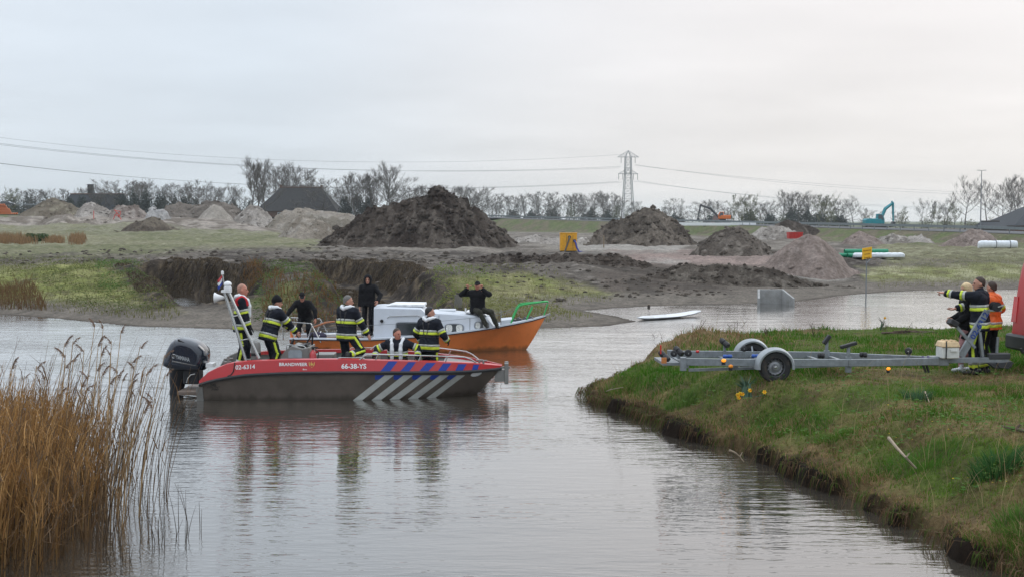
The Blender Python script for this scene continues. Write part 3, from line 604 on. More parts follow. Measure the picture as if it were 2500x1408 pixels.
# ================================================================== heaps of earth and sand
def heap(name, label, outline, D, cols, amp=0.25, fs=0.9, slope=0.75, seed=1, nu=90, nv=44, fine=0.5, lumps=0, group='heaps of earth and sand on the building site'):
    pts = [A(a, b, D) for a, b in outline]; xs = np.array([p[0] for p in pts]); zs = np.array([p[2] for p in pts]); x0, x1 = xs[0], xs[-1]; cx0 = (x0 + x1) / 2
    base = float(land(np.array([cx0]), np.array([D]), False)[0]); hm = zs.max() - base; vm = hm / slope * 1.25 + 0.6
    u = np.linspace(x0 - 0.5, x1 + 0.5, nu); v = np.linspace(-vm, vm, nv); U, Vv = np.meshgrid(u, v, indexing='xy')
    pr = np.maximum(np.interp(U, xs, zs) - base, 0)
    edge = sm(x0 - 0.5, x0 + 0.12 * (x1 - x0), U) * sm(x1 + 0.5, x1 - 0.12 * (x1 - x0), U); pr = pr * (0.35 + 0.65 * edge)
    h = pr - slope * np.sqrt(Vv ** 2 + (0.12 * hm) ** 2) + slope * 0.12 * hm
    nz = fbm(U * fs, Vv * fs, 4, seed, 0.55) - 0.5; bil = np.abs(fbm(U * fs * 1.7, Vv * fs * 1.7, 4, seed + 5, 0.6) - 0.5)
    act = sm(-0.4, 0.25 * hm, h); h = h + act * amp * (nz * 1.6 + (0.16 - bil) * 2.2) + act * amp * fine * (fbm(U * fs * 5, Vv * fs * 5, 3, seed + 9) - 0.5)
    h = np.maximum(h, -0.5); gz = land((U).ravel(), (D + Vv).ravel()).reshape(U.shape) - base; z = np.maximum(h + np.minimum(gz, 0.3), gz - 0.35)
    c1, c2, c3 = cols; n1 = fbm(U * fs * 0.8, Vv * fs * 0.8, 4, seed + 3).ravel(); n2 = fbm(U * fs * 3, Vv * fs * 3, 3, seed + 4).ravel()
    a = sm(0.38, 0.62, n1)[:, None]; C = np.asarray(c1) * (1 - a) + np.asarray(c2) * a; b2 = (sm(0.54, 0.7, n2) * 0.8)[:, None]; C = C * (1 - b2) + np.asarray(c3) * b2
    nr, nc = U.shape; ii = np.arange(nr * nc).reshape(nr, nc); Fh = np.stack([ii[:-1, :-1], ii[:-1, 1:], ii[1:, 1:], ii[1:, :-1]], -1).reshape(-1, 4)
    VV = np.stack([(U - cx0).ravel(), Vv.ravel(), z.ravel()], 1); sel = np.flatnonzero((act.ravel() > .3) & (Vv.ravel() < vm * .4)); lumps = lumps or int(60 + 20 * hm * amp / .3)
    for q in NR.choice(sel, min(lumps, len(sel)), replace=False):
        s_ = NR.gamma(1.6, .042) * (0.5 + amp * 1.6); s_ = min(s_, .18 + amp * .25); n0 = len(VV); VV = np.concatenate([VV, ico * (np.array([1.3, 1, .8]) * s_) * NR.uniform(.6, 1.3, (11, 1)) + VV[q] + [0, 0, s_ * .1]]); Fh = np.concatenate([Fh, np.array([(a, b, c, c) for a, b, c in icf]) + n0]); C = np.concatenate([C, np.tile(C[q] * NR.uniform(.75, 1.25), (11, 1))])
    o = link(name, heap_mesh(name, VV, Fh, C)); o.location = (cx0, D, base)
    return tag(o, label, 'mound', group)
def heap_mesh(name, V, F, C):
    me = bpy.data.meshes.new(name); me.from_pydata(V.tolist(), [], [tuple(f) if f[2] != f[3] else tuple(f[:3]) for f in F.tolist()]); me.materials.append(M_heap); ca = me.color_attributes.new('Col', 'FLOAT_COLOR', 'POINT'); c4 = np.ones((len(V), 4), np.float32); c4[:, :3] = C; ca.data.foreach_set('color', c4.ravel()); me.polygons.foreach_set('use_smooth', np.ones(len(F), bool)); me.update(); return me
M_heap = mk_attr('heap soil', 0.95, ((5, 0.4), (1.4, 0.3)), 1.0, 0.2, 2.6, 0.1)
dk = (S(66, 58, 53), S(86, 77, 70), S(112, 103, 95)); br = (S(112, 103, 95), S(90, 82, 75), S(136, 127, 118)); gr = (S(160, 150, 140), S(132, 122, 112), S(178, 168, 158)); pk = (S(146, 131, 123), S(134, 120, 112), S(156, 142, 134)); lt = (S(168, 160, 152), S(138, 130, 122), S(186, 178, 170))
heap('earth_mound', 'biggest dark brown mound of lumpy peat rising behind the boats', [(768, 606), (800, 582), (850, 547), (880, 532), (910, 516), (960, 504), (1000, 492), (1045, 474), (1066, 461), (1092, 472), (1130, 490), (1150, 506), (1190, 533), (1215, 555), (1245, 578), (1275, 606)], 122, dk, 0.85, 0.5, 0.72, 3, 280, 120, 1.3, 1500)
heap('earth_mound', 'rough brown mound standing right of the yellow pump', [(1436, 592), (1470, 560), (1500, 540), (1540, 530), (1575, 514), (1595, 513), (1630, 528), (1655, 550), (1680, 572), (1700, 592)], 128, (S(96, 88, 80), S(122, 112, 102), S(74, 66, 60)), 0.7, 0.6, 0.7, 13, 160, 80, 1.0, 500)
heap('earth_mound', 'rounded brown mound left of the pink gravel cone', [(1676, 626), (1710, 596), (1750, 566), (1785, 554), (1805, 553), (1840, 574), (1870, 600), (1895, 626)], 91, br, 0.3, 0.9, 0.6, 23, 120, 60, .9, 250)
heap('gravel_pile', 'cone of pinkish gravel in front of the red skip', [(1868, 645), (1900, 618), (1940, 588), (1975, 569), (2000, 578), (2030, 600), (2075, 640)], 75, pk, 0.06, 1.2, 0.62, 33)
heap('gravel_pile', 'cone of pinkish gravel in front of the turquoise excavator', [(2040, 600), (2070, 580), (2098, 565), (2125, 576), (2170, 602)], 128, pk, 0.08, 0.8, 0.6, 43)
heap('gravel_pile', 'wide gravel cone behind the white wrapped pipe bundle', [(2285, 606), (2330, 580), (2365, 561), (2390, 555), (2415, 566), (2440, 590), (2460, 606)], 120, pk, 0.1, 0.8, 0.6, 53)
heap('earth_mound', 'dark earth mound behind the red skip', [(1868, 572), (1895, 548), (1915, 538), (1940, 541), (1975, 556), (2010, 572)], 190, dk, 0.3, 0.4, 0.6, 63)
heap('rubble_heap', 'pale rubble heap left of the red skip', [(1822, 592), (1850, 566), (1880, 556), (1905, 552), (1940, 566), (1975, 590)], 160, lt, 0.5, 0.5, 0.6, 73)
heap('rubble_heap', 'low pale rubble heap under the turquoise excavator', [(2110, 602), (2150, 580), (2180, 574), (2210, 582), (2250, 578), (2300, 602)], 134, lt, 0.35, 0.6, 0.5, 83)
heap('rubble_heap', 'low pale rubble heap with wheel ruts behind the yellow pump', [(1225, 606), (1270, 580), (1310, 574), (1350, 582), (1420, 580), (1470, 604)], 138, lt, 0.35, 0.5, 0.5, 93)
heap('earth_mound', 'low dark ridge of dug peat in front of the yellow pump', [(1060, 664), (1160, 634), (1270, 624), (1400, 625), (1470, 628), (1510, 620), (1570, 634), (1660, 664)], 72, dk, 0.2, 1.0, 0.5, 103, 170, 40, 1.0, 700)
heap('earth_mound', 'long dark ridge of dug peat in front of the pink gravel cone', [(1600, 668), (1690, 656), (1790, 656), (1900, 664), (2010, 690), (2100, 702)], 67, (S(96, 88, 80), S(84, 76, 69), S(120, 112, 103)), 0.3, 1.1, 0.35, 113, 150, 40, 0.8, 420)
heap('earth_mound', 'grassy brown mound near the parked car at the far left', [(40, 530), (80, 508), (105, 495), (130, 488), (160, 498), (190, 512), (225, 532)], 250, (S(124, 114, 100), S(106, 96, 84), S(146, 138, 120)), 0.6, 0.25, 0.5, 123)
heap('earth_mound', 'small dark brown heap of clods on the green field', [(288, 564), (315, 548), (340, 536), (368, 531), (395, 538), (415, 550), (438, 564)], 178, (S(96, 86, 76), S(116, 106, 94), S(82, 74, 66)), 0.35, 0.6, 0.5, 133)
heap('sand_pile', 'smooth pale sand cone left of the dark barn', [(470, 548), (490, 522), (506, 505), (522, 497), (540, 506), (560, 524), (585, 548)], 240, (S(164, 156, 146), S(156, 148, 138), S(172, 164, 154)), 0.2, 0.4, 0.62, 143)
heap('rubble_heap', 'pale rubble heap between the sand cone and the barn', [(562, 550), (590, 520), (612, 504), (630, 506), (650, 516), (690, 548)], 236, lt, 0.7, 0.3, 0.6, 153)
heap('rubble_heap', 'long grey heap in front of the dark barn', [(640, 556), (690, 522), (730, 512), (780, 514), (830, 520), (880, 526), (930, 556)], 226, (S(146, 136, 124), S(124, 116, 104), S(160, 152, 142)), 0.7, 0.25, 0.45, 163)
heap('rubble_heap', 'pale rubble heap left of the red trestle', [(180, 536), (205, 510), (222, 500), (240, 504), (270, 520), (290, 536)], 246, lt, 0.8, 0.3, 0.5, 173)
heap('rubble_heap', 'reddish grey rubble heap behind the red trestle', [(262, 538), (285, 512), (305, 504), (330, 508), (360, 526), (380, 540)], 244, (S(148, 136, 128), S(124, 112, 104), S(170, 160, 152)), 0.8, 0.3, 0.5, 183)
heap('sand_pile', 'white lime heap right of the red trestle', [(350, 546), (362, 520), (372, 511), (386, 522), (396, 514), (410, 524), (424, 546)], 224, (S(178, 175, 172), S(164, 160, 156), S(190, 188, 186)), 0.5, 0.5, 0.7, 193)
heap('earth_mound', 'broad brown mound behind the pale sand cone', [(380, 540), (410, 506), (440, 497), (480, 500), (530, 494), (580, 500), (630, 540)], 290, br, 0.8, 0.22, 0.45, 203)
heap('rubble_heap', 'low grey heap at the foot of the biggest mound', [(690, 562), (715, 540), (740, 529), (770, 534), (800, 544), (830, 566)], 170, (S(150, 140, 128), S(128, 118, 106), S(166, 158, 148)), 0.4, 0.4, 0.5, 213)
heap('sand_pile', 'low grey sand ridge along the far left field', [(40, 546), (120, 532), (170, 522), (200, 534), (280, 540), (330, 548)], 210, gr, 0.4, 0.3, 0.4, 223)
# ================================================================== trees
M_bark = mk('bark', tuple(S(92, 88, 84)), 0.9, var=0.2, scale=3); M_twig = mk('twigs', tuple(S(96, 90, 84)), 0.9, var=0.2, scale=1.5)
M_bud = mk('budding twigs', tuple(S(110, 112, 82)), 0.9, var=0.2, scale=1.5); M_ever = mk('dark foliage', tuple(S(54, 64, 58)), 0.8, var=0.35, scale=0.8); M_olive = mk('olive foliage', tuple(S(92, 98, 70)), 0.85, var=0.3, scale=0.8)
def tree_meshes(seed, H, spread, clear, nl, upright, twigs, tw=0.05, multi=1):
    """bare crown: trunk mesh and a crown mesh of limbs and twigs, unit = metres"""
    r = random.Random(seed); tk = MB(); cr = MB(); segs = []
    def limb(p, d, ln, rad_, lev):
        pts = [Vector(p)]; k = 4 if lev == 0 else 3; q = Vector(p); dd = Vector(d)
        for i in range(k):
            dd = (dd + Vector((r.uniform(-.28, .28), r.uniform(-.28, .28), r.uniform(-.05, .35 * upright)))).normalized(); q = q + dd * ln / k; pts.append(q.copy())
        rs = [max(.012, rad_ * (1 - 0.8 * i / k)) for i in range(k + 1)]; cr.tube(pts, rs, 4 if lev == 0 else 3, False)
        for i in range(k): segs.append((pts[i], pts[i + 1], dd, lev))
        if lev < 2:
            for i in range(6 if lev == 0 else 4):
                t = r.uniform(0.25, 1); j = min(k - 1, int(t * k)); b = pts[j].lerp(pts[j + 1], t * k - j)
                limb(b, (dd * 1.1 + Vector((r.uniform(-1, 1), r.uniform(-1, 1), r.uniform(-.2, .8 * upright)))).normalized(), ln * r.uniform(.35, .6), rs[j] * .5, lev + 1)
    for m in range(multi):
        bx_, by_ = (r.uniform(-.5, .5), r.uniform(-.5, .5)) if multi > 1 else (0, 0); lean = Vector((r.uniform(-.12, .12) * (1 + multi * .5), r.uniform(-.1, .1), 1)).normalized()
        pts = [Vector((bx_, by_, -0.4))]; n = 7
        for i in range(1, n + 1):
            lean = (lean + Vector((r.uniform(-.08, .08), r.uniform(-.08, .08), .05))).normalized(); pts.append(pts[-1] + lean * (H * .86 / n))
        r0 = H * 0.017; rs = [r0 * (1 - .92 * i / n) for i in range(n + 1)]; tk.tube(pts, rs, 6, True)
        for k in range(nl):
            t = clear + (0.98 - clear) * (k + r.random()) / nl; j = min(n - 1, int(t * n)); b = pts[j].lerp(pts[j + 1], t * n - j); a = k * 2.4 + r.uniform(-.5, .5)
            ln = spread * H * (1.1 - .8 * abs(t - .5)) * r.uniform(.75, 1.15)
            limb(b, Vector((math.cos(a), math.sin(a), upright * (.55 + t))).normalized(), ln, r0 * .40 * (1.15 - t * .8), 0)
    ws = [{0: .5, 1: 1, 2: 2}[s_[3]] for s_ in segs]
    for a, b, d, lv in r.choices(segs, ws, k=twigs):
        p = a.lerp(b, r.random()); e = p + (d + Vector((r.uniform(-.9, .9), r.uniform(-.9, .9), r.uniform(-.2, .9) * upright))).normalized() * H * r.uniform(.035, .085)
        s = Vector((r.uniform(-1, 1), r.uniform(-1, 1), 0)).normalized() * tw
        cr.add([p - s * .5, p + s * .5, e], [(0, 1, 2)])
    return tk, cr
TREES = []
for args, mt in (((1, 14, .40, .25, 14, .55, 2200, .05), M_twig), ((2, 15, .30, .32, 15, .85, 2000, .05), M_twig), ((3, 12, .45, .2, 15, .4, 2400, .05), M_twig), ((4, 13, .34, .15, 9, .7, 2000, .05, 2), M_twig), ((5, 16, .22, .25, 17, 1.1, 1800, .05), M_twig), ((6, 11, .38, .16, 12, .6, 2400, .07), M_bud), ((7, 13, .38, .38, 11, .6, 1500, .045), M_twig)):
    tk, cr = tree_meshes(*args); a = tk.build('trunk', M_bark); b = cr.build('crown', mt); TREES.append((a.data, b.data, args[1])); bpy.data.objects.remove(a); bpy.data.objects.remove(b)
def bush_mesh(seed, n, mt, hol=0.35):
    r = np.random.RandomState(seed); a = r.rand(n) * 6.28; ph = r.rand(n) * 1.45; rr = (hol + (1 - hol) * r.rand(n)) ** .6 * (0.8 + 0.35 * fbm(a * 2, ph * 3, 3, seed)); q = np.stack([np.cos(a) * np.cos(ph) * rr, np.sin(a) * np.cos(ph) * rr, np.sin(ph) * rr * 1.0], 1)
    q[:, 2] *= 1 + .15 * np.sin(a * 3); V_, F_, _ = leaves(q[:, 0], q[:, 1], q[:, 2], .03 + .05 * r.rand(n), np.zeros((n, 3)), 1.5); return mesh_np('foliage', V_, F_, mt)
BUSH = [bush_mesh(1, 2200, M_ever), bush_mesh(2, 2200, M_ever), bush_mesh(3, 700, M_olive), bush_mesh(4, 500, M_bud, .2)]
stem = MB()
for k in range(5):
    a = k * 1.3; stem.tube([(math.cos(a) * .1, math.sin(a) * .1, -.1), (math.cos(a) * .3, math.sin(a) * .3, .35), (math.cos(a) * .4, math.sin(a) * .45, .75)], [.03, .02, .008], 4)
so = stem.build('stem', M_bark); STEM = so.data; bpy.data.objects.remove(so)
def gz(x, y): return float(land(np.array([x]), np.array([y]), False)[0])
def place_tree(px, top, D, kind, label, wide=1.0, group='bare trees along the horizon'):
    x = float(A(px, top, D)[0]); z = gz(x, D); h = float(A(px, top, D)[2]) - z; tkm, crm, H = TREES[kind]; k = h / H
    o = thing('bare_tree', label, 'tree', (x, D, z - .1), R.uniform(0, 6.28), group); o.scale = (k * wide, k * wide, k)
    link('trunk', tkm, o); link('crown', crm, o); return o
def place_bush(px, top, D, wpx, kind, label, cat='bush'):
    x = float(A(px, top, D)[0]); z = gz(x, D); h = max(0.8, float(A(px, top, D)[2]) - z); w = wpx / FPX * D / 2
    o = thing('bush', label, cat, (x, D, z - .1), R.uniform(0, 6.28), 'bushes along the horizon'); o.scale = (w, w, h); link('foliage', BUSH[kind], o); link('stem', STEM, o); return o
SECT = [  # (label place, D, [(px, top, kind)...])
 ('bare grey tree behind the parked car at the far left', 520, [(4, 474, 2), (20, 470, 5), (42, 467, 2), (62, 463, 2), (84, 465, 0), (104, 463, 2), (124, 470, 3)]),
 ('thin bare tree left of the farmhouse tower', 460, [(158, 470, 3), (176, 463, 2), (192, 468, 6), (206, 460, 3)]),
 ('bare tree rising behind the long farmhouse and its tower', 420, [(240, 455, 3), (258, 447, 0), (276, 441, 2), (298, 445, 2), (318, 455, 0)]),
 ('bare tree between the long farmhouse and the pale sand cone', 415, [(338, 450, 3), (352, 446, 0), (368, 448, 6), (384, 454, 2), (400, 455, 3), (418, 452, 2), (432, 450, 0), (452, 455, 3)]),
 ('bare tree behind the pale sand cone', 400, [(466, 458, 2), (481, 443, 0), (498, 460, 3), (512, 456, 2), (530, 462, 3), (545, 459, 0), (562, 456, 6), (580, 462, 3)]),
 ('tall bare tree at the left end of the dark barn', 360, [(612, 391, 1), (632, 392, 4), (650, 398, 1)]),
 ('bare tree standing behind the dark barn roof', 430, [(676, 412, 0), (694, 404, 1), (712, 416, 2), (730, 414, 2), (748, 428, 0), (785, 438, 2)]),
 ('bare tree right of the dark barn', 420, [(812, 462, 3), (832, 462, 3), (853, 438, 0), (870, 428, 1), (888, 428, 3), (902, 436, 0), (918, 420, 4), (938, 403, 1), (952, 412, 0), (968, 436, 2)]),
 ('bare tree left behind the biggest earth mound', 520, [(986, 462, 2), (1005, 462, 3), (1026, 462, 2), (1044, 456, 3), (1058, 455, 2), (1090, 456, 2)]),
 ('bare tree right behind the biggest earth mound', 520, [(1128, 462, 2), (1146, 458, 3), (1162, 459, 2), (1180, 464, 0), (1196, 474, 2), (1212, 484, 3)]),
 ('bare tree between the biggest mound and the pylon', 620, [(1236, 480, 0), (1252, 483, 3), (1268, 478, 1), (1286, 486, 4), (1304, 478, 1), (1322, 474, 2), (1340, 470, 2), (1356, 482, 3), (1382, 478, 0), (1396, 476, 1), (1410, 476, 1), (1424, 482, 3), (1440, 474, 2), (1456, 472, 0), (1470, 470, 1), (1486, 478, 2), (1500, 477, 1)]),
 ('bare tree at the foot of the pylon', 640, [(1516, 490, 2), (1550, 494, 3), (1565, 505, 2)]),
 ('round bare tree between the pylon and the dark excavator', 560, [(1614, 507, 2), (1630, 505, 3), (1646, 486, 2), (1664, 505, 3), (1690, 516, 2)]),
 ('bare tree behind the dark excavator', 520, [(1716, 494, 2), (1732, 490, 0), (1748, 492, 2), (1776, 506, 3), (1790, 508, 2)]),
 ('bare tree between the two excavators', 500, [(1806, 486, 5), (1822, 482, 0), (1836, 486, 5), (1852, 498, 3), (1868, 494, 3), (1884, 498, 2), (1908, 468, 1), (1922, 480, 4), (1938, 474, 0), (1952, 472, 1), (1966, 476, 6), (1982, 480, 3), (2002, 479, 4), (2018, 486, 5), (2034, 488, 5), (2050, 492, 3), (2064, 497, 2), (2086, 486, 6), (2106, 510, 3), (2126, 514, 2)]),
 ('bare tree left of the tall lamp post', 430, [(2188, 516, 3), (2204, 512, 5), (2252, 492, 6), (2274, 488, 4), (2290, 510, 5), (2307, 488, 3), (2330, 505, 5)]),
 ('big forked bare tree just left of the tall lamp post', 340, [(2358, 443, 6)]),
 ('bare tree right of the tall lamp post', 380, [(2414, 452, 6), (2446, 455, 0), (2466, 448, 6), (2488, 434, 1), (2520, 440, 0), (2560, 450, 1)])]
ORD = ['leftmost', 'second', 'third', 'fourth', 'fifth', 'sixth', 'seventh', 'eighth', 'ninth', 'tenth', 'eleventh', 'twelfth', 'thirteenth', 'fourteenth', 'fifteenth', 'sixteenth', 'seventeenth', 'eighteenth', 'nineteenth', 'twentieth']
LOOK = ['bare tree with a broad open crown', 'slender bare tree', 'round bare tree', 'bare two stemmed tree', 'narrow upright bare tree', 'bare tree with pale green buds', 'bare tree with a high crown on a long trunk']
def nth(i, n): return 'only' if n == 1 else ('rightmost' if i == n - 1 else (ORD[i] if i == 0 else ORD[i] + ' from left'))
def short(lab, w): return lab[len(w):].strip() if lab.startswith(w) else lab
for lab, D, lst in SECT:
    where = lab[lab.index('tree') + 4:].strip(); lst = sorted(lst); n = len(lst)
    for i, (px, top, kd) in enumerate(lst):
        l = LOOK[kd] + ' ' + where if n == 1 else '%s, %s of those %s' % (LOOK[kd].replace('bare tree with', 'bare tree with'), nth(i, n), where)
        place_tree(px, top, D * (1 + 0.12 * R.uniform(-1, 1)), kd, l if len(l.split()) <= 16 else '%s, %s of those %s' % (LOOK[kd].split(' with')[0], nth(i, n).replace(' from left', ''), where.replace('standing ', '').replace('rising ', '')), R.uniform(.9, 1.25) * (1.25 if kd == 2 else 1.0), 'bare trees ' + where if n > 1 else None)
for lab, D, kd, lst in (('dark evergreen bush in front of the long farmhouse', 385, 0, [(168, 478, 40), (200, 480, 44), (232, 474, 46), (262, 476, 50), (296, 472, 46), (326, 470, 50)]),
    ('dark evergreen bush left of the pale sand cone', 385, 1, [(356, 468, 48), (392, 474, 48), (424, 478, 46), (452, 480, 44), (476, 484, 40)]),
    ('low dark bush by the dark barn', 380, 1, [(520, 490, 60), (566, 490, 60), (606, 492, 40), (842, 480, 40), (872, 476, 50), (902, 482, 44)]),
    ('dark hedge bush at the foot of the far left trees', 500, 0, [(30, 484, 60), (70, 480, 60), (110, 484, 56), (142, 490, 40)]),
    ('dark undergrowth bush below the bare trees by the pylon', 600, 1, [(1250, 512, 60), (1300, 514, 60), (1348, 510, 60), (1440, 510, 60), (1484, 512, 50), (1560, 518, 50), (1650, 522, 60)]),
    ('pale green bush near the foot of the pylon', 560, 2, [(1396, 498, 46), (1506, 500, 34), (1530, 512, 24)]),
    ('bush under the bare trees between the excavators', 490, 1, [(1740, 525, 60), (1830, 518, 60), (1880, 522, 50), (1936, 508, 60), (1968, 512, 50), (2000, 520, 60), (2050, 526, 60)]),
    ('olive green bush between the excavators', 480, 2, [(1834, 508, 44), (1910, 520, 40), (2030, 514, 40)]),
    ('bush near the tall lamp post', 400, 3, [(2204, 520, 44), (2260, 528, 50), (2310, 530, 50), (2370, 536, 60), (2420, 530, 40), (2120, 528, 44)])):
    lst = sorted(lst)
    for i, (px, top, w) in enumerate(lst): o = place_bush(px, top, D * R.uniform(.96, 1.05), w, kd, ' '.join((lab + ', ' + nth(i, len(lst)) + ' of its row').split()[:16])); o['group'] = lab.replace('bush', 'bushes', 1)

# ================================================================== buildings
M_thatch = mk('old roof', tuple(S(52, 50, 50)), 0.95, var=0.2, scale=1.5, bump=.6, bscale=8); M_brick = mk('brick wall', tuple(S(104, 78, 66)), 0.9, scale=4); M_slate = mk('slate roof', tuple(S(40, 45, 52)), 0.8, scale=2)
M_wood = mk('weathered wood', tuple(S(150, 132, 108)), 0.85, scale=8, stretch=(1, 1, .2)); M_dwood = mk('dark wood', tuple(S(70, 62, 56)), 0.85); M_redroof = mk('tiled roof', tuple(S(96, 74, 68)), 0.9, scale=3); M_glassd = mk('dark glass', (0.02, 0.025, 0.03), 0.08, spec=.6)
def hip_house(name, label, pxl, pxr, ridl, ridr, top, D, eave, dep, mr_, mw, win=(), cat='barn'):
    xl, xr = A(pxl, top, D)[0], A(pxr, top, D)[0]; zt_ = A(pxl, top, D)[2]; cx0 = (xl + xr) / 2; g0 = gz(cx0, D); o = thing(name, label, cat, (cx0, D, g0 - .3))
    z0, ze, zr = 0, eave + .3, zt_ - g0 + .3; a, b = xl - cx0, xr - cx0; c, d = A(ridl, top, D)[0] - cx0, A(ridr, top, D)[0] - cx0; h = dep / 2
    MB().box(((a + b) / 2, 0, ze / 2), (b - a - .8, dep - .8, ze)).build('wall', mw, o)
    m = MB(); m.add([(a, -h, ze), (b, -h, ze), (b, h, ze), (a, h, ze), (c, 0, zr), (d, 0, zr)], [(0, 1, 5, 4), (1, 2, 5), (2, 3, 4, 5), (3, 0, 4), (3, 2, 1, 0)]); rf = m.build('roof', mr_, o)
    MB().tube([(c, 0, zr), (d, 0, zr)], .22, 6).build('ridge', mw, rf)
    for wx, wz, ww, wh in win: f = MB().box((a + (b - a) * wx, -h + .37, wz), (ww, .14, wh)).build('window', M_white, o); MB().box((a + (b - a) * wx, -h + .28, wz), (ww - .25, .06, wh - .25)).build('pane', M_glassd, f)
    return o, (a, b, c, d, ze, zr, h)
M_white = mk('white paint', (.72, .73, .74), .5, var=.05); M_offw = mk('aged white paint', (.62, .64, .66), .5, var=.06, dirt=(.32, .30, .26), dfac=.4)
bo, g = hip_house('barn', 'big dark barn with a hipped thatched roof among tall bare trees', 634, 832, 686, 785, 458, 400, 1.6, 17, M_thatch, M_brick, [(.3, 1.0, 1.2, 1), (.6, 1, 1.2, 1)])
for t in (0, 1): MB().box((g[2] + (g[3] - g[2]) * t, 0, g[5] + .3), (.7, .7, 1.0)).build('chimney', M_brick, bo)
hip_house('farmhouse', 'long low farmhouse with slate roof half hidden by evergreens', 160, 312, 172, 304, 474, 400, 2.4, 11, M_slate, M_brick, [(.2, 1.6, 1.2, 1.2), (.5, 1.6, 1.2, 1.2), (.8, 1.6, 1.2, 1.2)], 'house')
to = thing('church_tower', 'short dark square tower above the long farmhouse', 'tower', (float(A(221, 450, 430)[0]), 430, gz(float(A(221, 450, 430)[0]), 430) - .3)); zt_ = float(A(221, 452, 430)[2]) - to.location.z
MB().box((0, 0, zt_ / 2), (1.9, 1.9, zt_), taper=.85).build('wall', M_slate, to); MB().box((0, 0, zt_ + .12), (2.0, 2.0, .24), taper=.8).build('roof', M_thatch, to); MB().box((0, -.92, zt_ * .8), (.5, .12, .8)).build('window', M_glassd, to)
hip_house('house', 'small house with a reddish roof behind the dark excavator', 1736, 1775, 1744, 1766, 526, 420, 1.5, 7, M_redroof, M_brick, [(.5, 1.2, 1, 1)], 'house')
hip_house('barn', 'huge dark barn roof cut off by the right edge of the view', 2432, 2760, 2530, 2690, 492, 300, 1.4, 22, M_slate, M_brick, [(.15, .9, 1, .8)])
hip_house('barn', 'low dark shed left of the huge dark barn roof', 2386, 2450, 2396, 2440, 541, 290, 1.0, 7, M_slate, M_dwood, [], 'shed')

# ================================================================== pylon and cables
M_galv = mk('galvanised steel', tuple(S(142, 146, 150)), .5, metal=.3, var=.08); M_cable = mk('cable', tuple(S(116, 120, 126)), .6); M_ins = mk('insulator', tuple(S(120, 122, 124)), .3)
DP = 900.0; pxp = 1533; xp = float(A(pxp, 500, DP)[0]); zg = 1.0
def pz(py): return float(A(pxp, py, DP)[2]) - zg
pyl = thing('pylon', 'tall lattice electricity pylon with two crossarm levels', 'pylon', (xp, DP, zg), .12)
zT, zA, zB = pz(368), pz(384), pz(425); wb = 4.4; wt = 2.3
def hw(z): return wb + (wt - wb) * min(1, z / zB) if z < zB else wt - .3 * (z - zB) / (zA - zB)
mt_ = .25
for sx_, sy_ in ((-1, -1), (1, -1), (1, 1), (-1, 1)):
    m = MB(); zs_ = [0, zB * .5, zB, zA]; m.tube([(sx_ * hw(z), sy_ * hw(z), z) for z in zs_], mt_, 4); m.tube([(sx_ * hw(zA), sy_ * hw(zA), zA), (0, 0, zT)], .22, 4); m.build('leg', M_galv, pyl)
m = MB(); lev = [zA * k / 13 for k in range(14)]
for z0, z1 in zip(lev[:-1], lev[1:]):
    for q in range(4):
        cs_ = [(-1, -1), (1, -1), (1, 1), (-1, 1)]; a, b = cs_[q], cs_[(q + 1) % 4]; w0, w1 = hw(z0), hw(z1)
        m.bar((a[0] * w0, a[1] * w0, z0), (b[0] * w1, b[1] * w1, z1), .13); m.bar((b[0] * w0, b[1] * w0, z0), (a[0] * w1, a[1] * w1, z1), .13); m.bar((a[0] * w1, a[1] * w1, z1), (b[0] * w1, b[1] * w1, z1), .15)
tag(m.build('lattice_bracing', M_galv, pyl), kind='stuff')
for z, hwid, pk_ in ((zA, 7.9, zT), (zB, 7.4, zB + 4.2)):
    m = MB(); w = hw(z)
    for sy_ in (-1, 1):
        m.bar((-hwid, 0, z), (0, sy_ * w, z), .3); m.bar((hwid, 0, z), (0, sy_ * w, z), .3)
    for sg in (-1, 1):
        m.bar((sg * hwid, 0, z), (0, 0, pk_), .22)
        for k in range(1, 5):
            t = k / 5; m.bar((sg * hwid * t, 0, z), (sg * hwid * t, 0, z + (pk_ - z) * (1 - t)), .13); m.bar((sg * hwid * t, 0, z), (sg * hwid * (t - .2), 0, z + (pk_ - z) * (1 - t + .2)), .13)
    m.build('crossarm', M_galv, pyl)
INS = [(-5.2, zA), (5.2, zA), (-7.0, zB), (-4.0, zB), (4.0, zB), (7.0, zB)]
for x, z in INS: m = MB(); m.tube([(x, 0, z - .2), (x, 0, z - 4.3)], .2, 5); m.build('insulator', M_ins, pyl)
def cable(label, pts, D0, D1, dx=0.0, r=.075):
    """pts: picture points along the span; D runs linearly in picture x"""
    px = np.array([p[0] for p in pts], float); py = np.array([p[1] for p in pts], float); c = np.polyfit(px, py, min(2, len(pts) - 1)); q = np.linspace(px[0], px[-1], 26)
    w3 = [tuple(A(a, np.polyval(c, a), D0 + (D1 - D0) * (a - px[0]) / (px[-1] - px[0])) + [0, dx, 0]) for a in q]
    m = MB(); m.tube(w3, r, 4); return tag(m.build('power_cable', M_cable), label, 'cable', 'power cables hanging from the pylon')
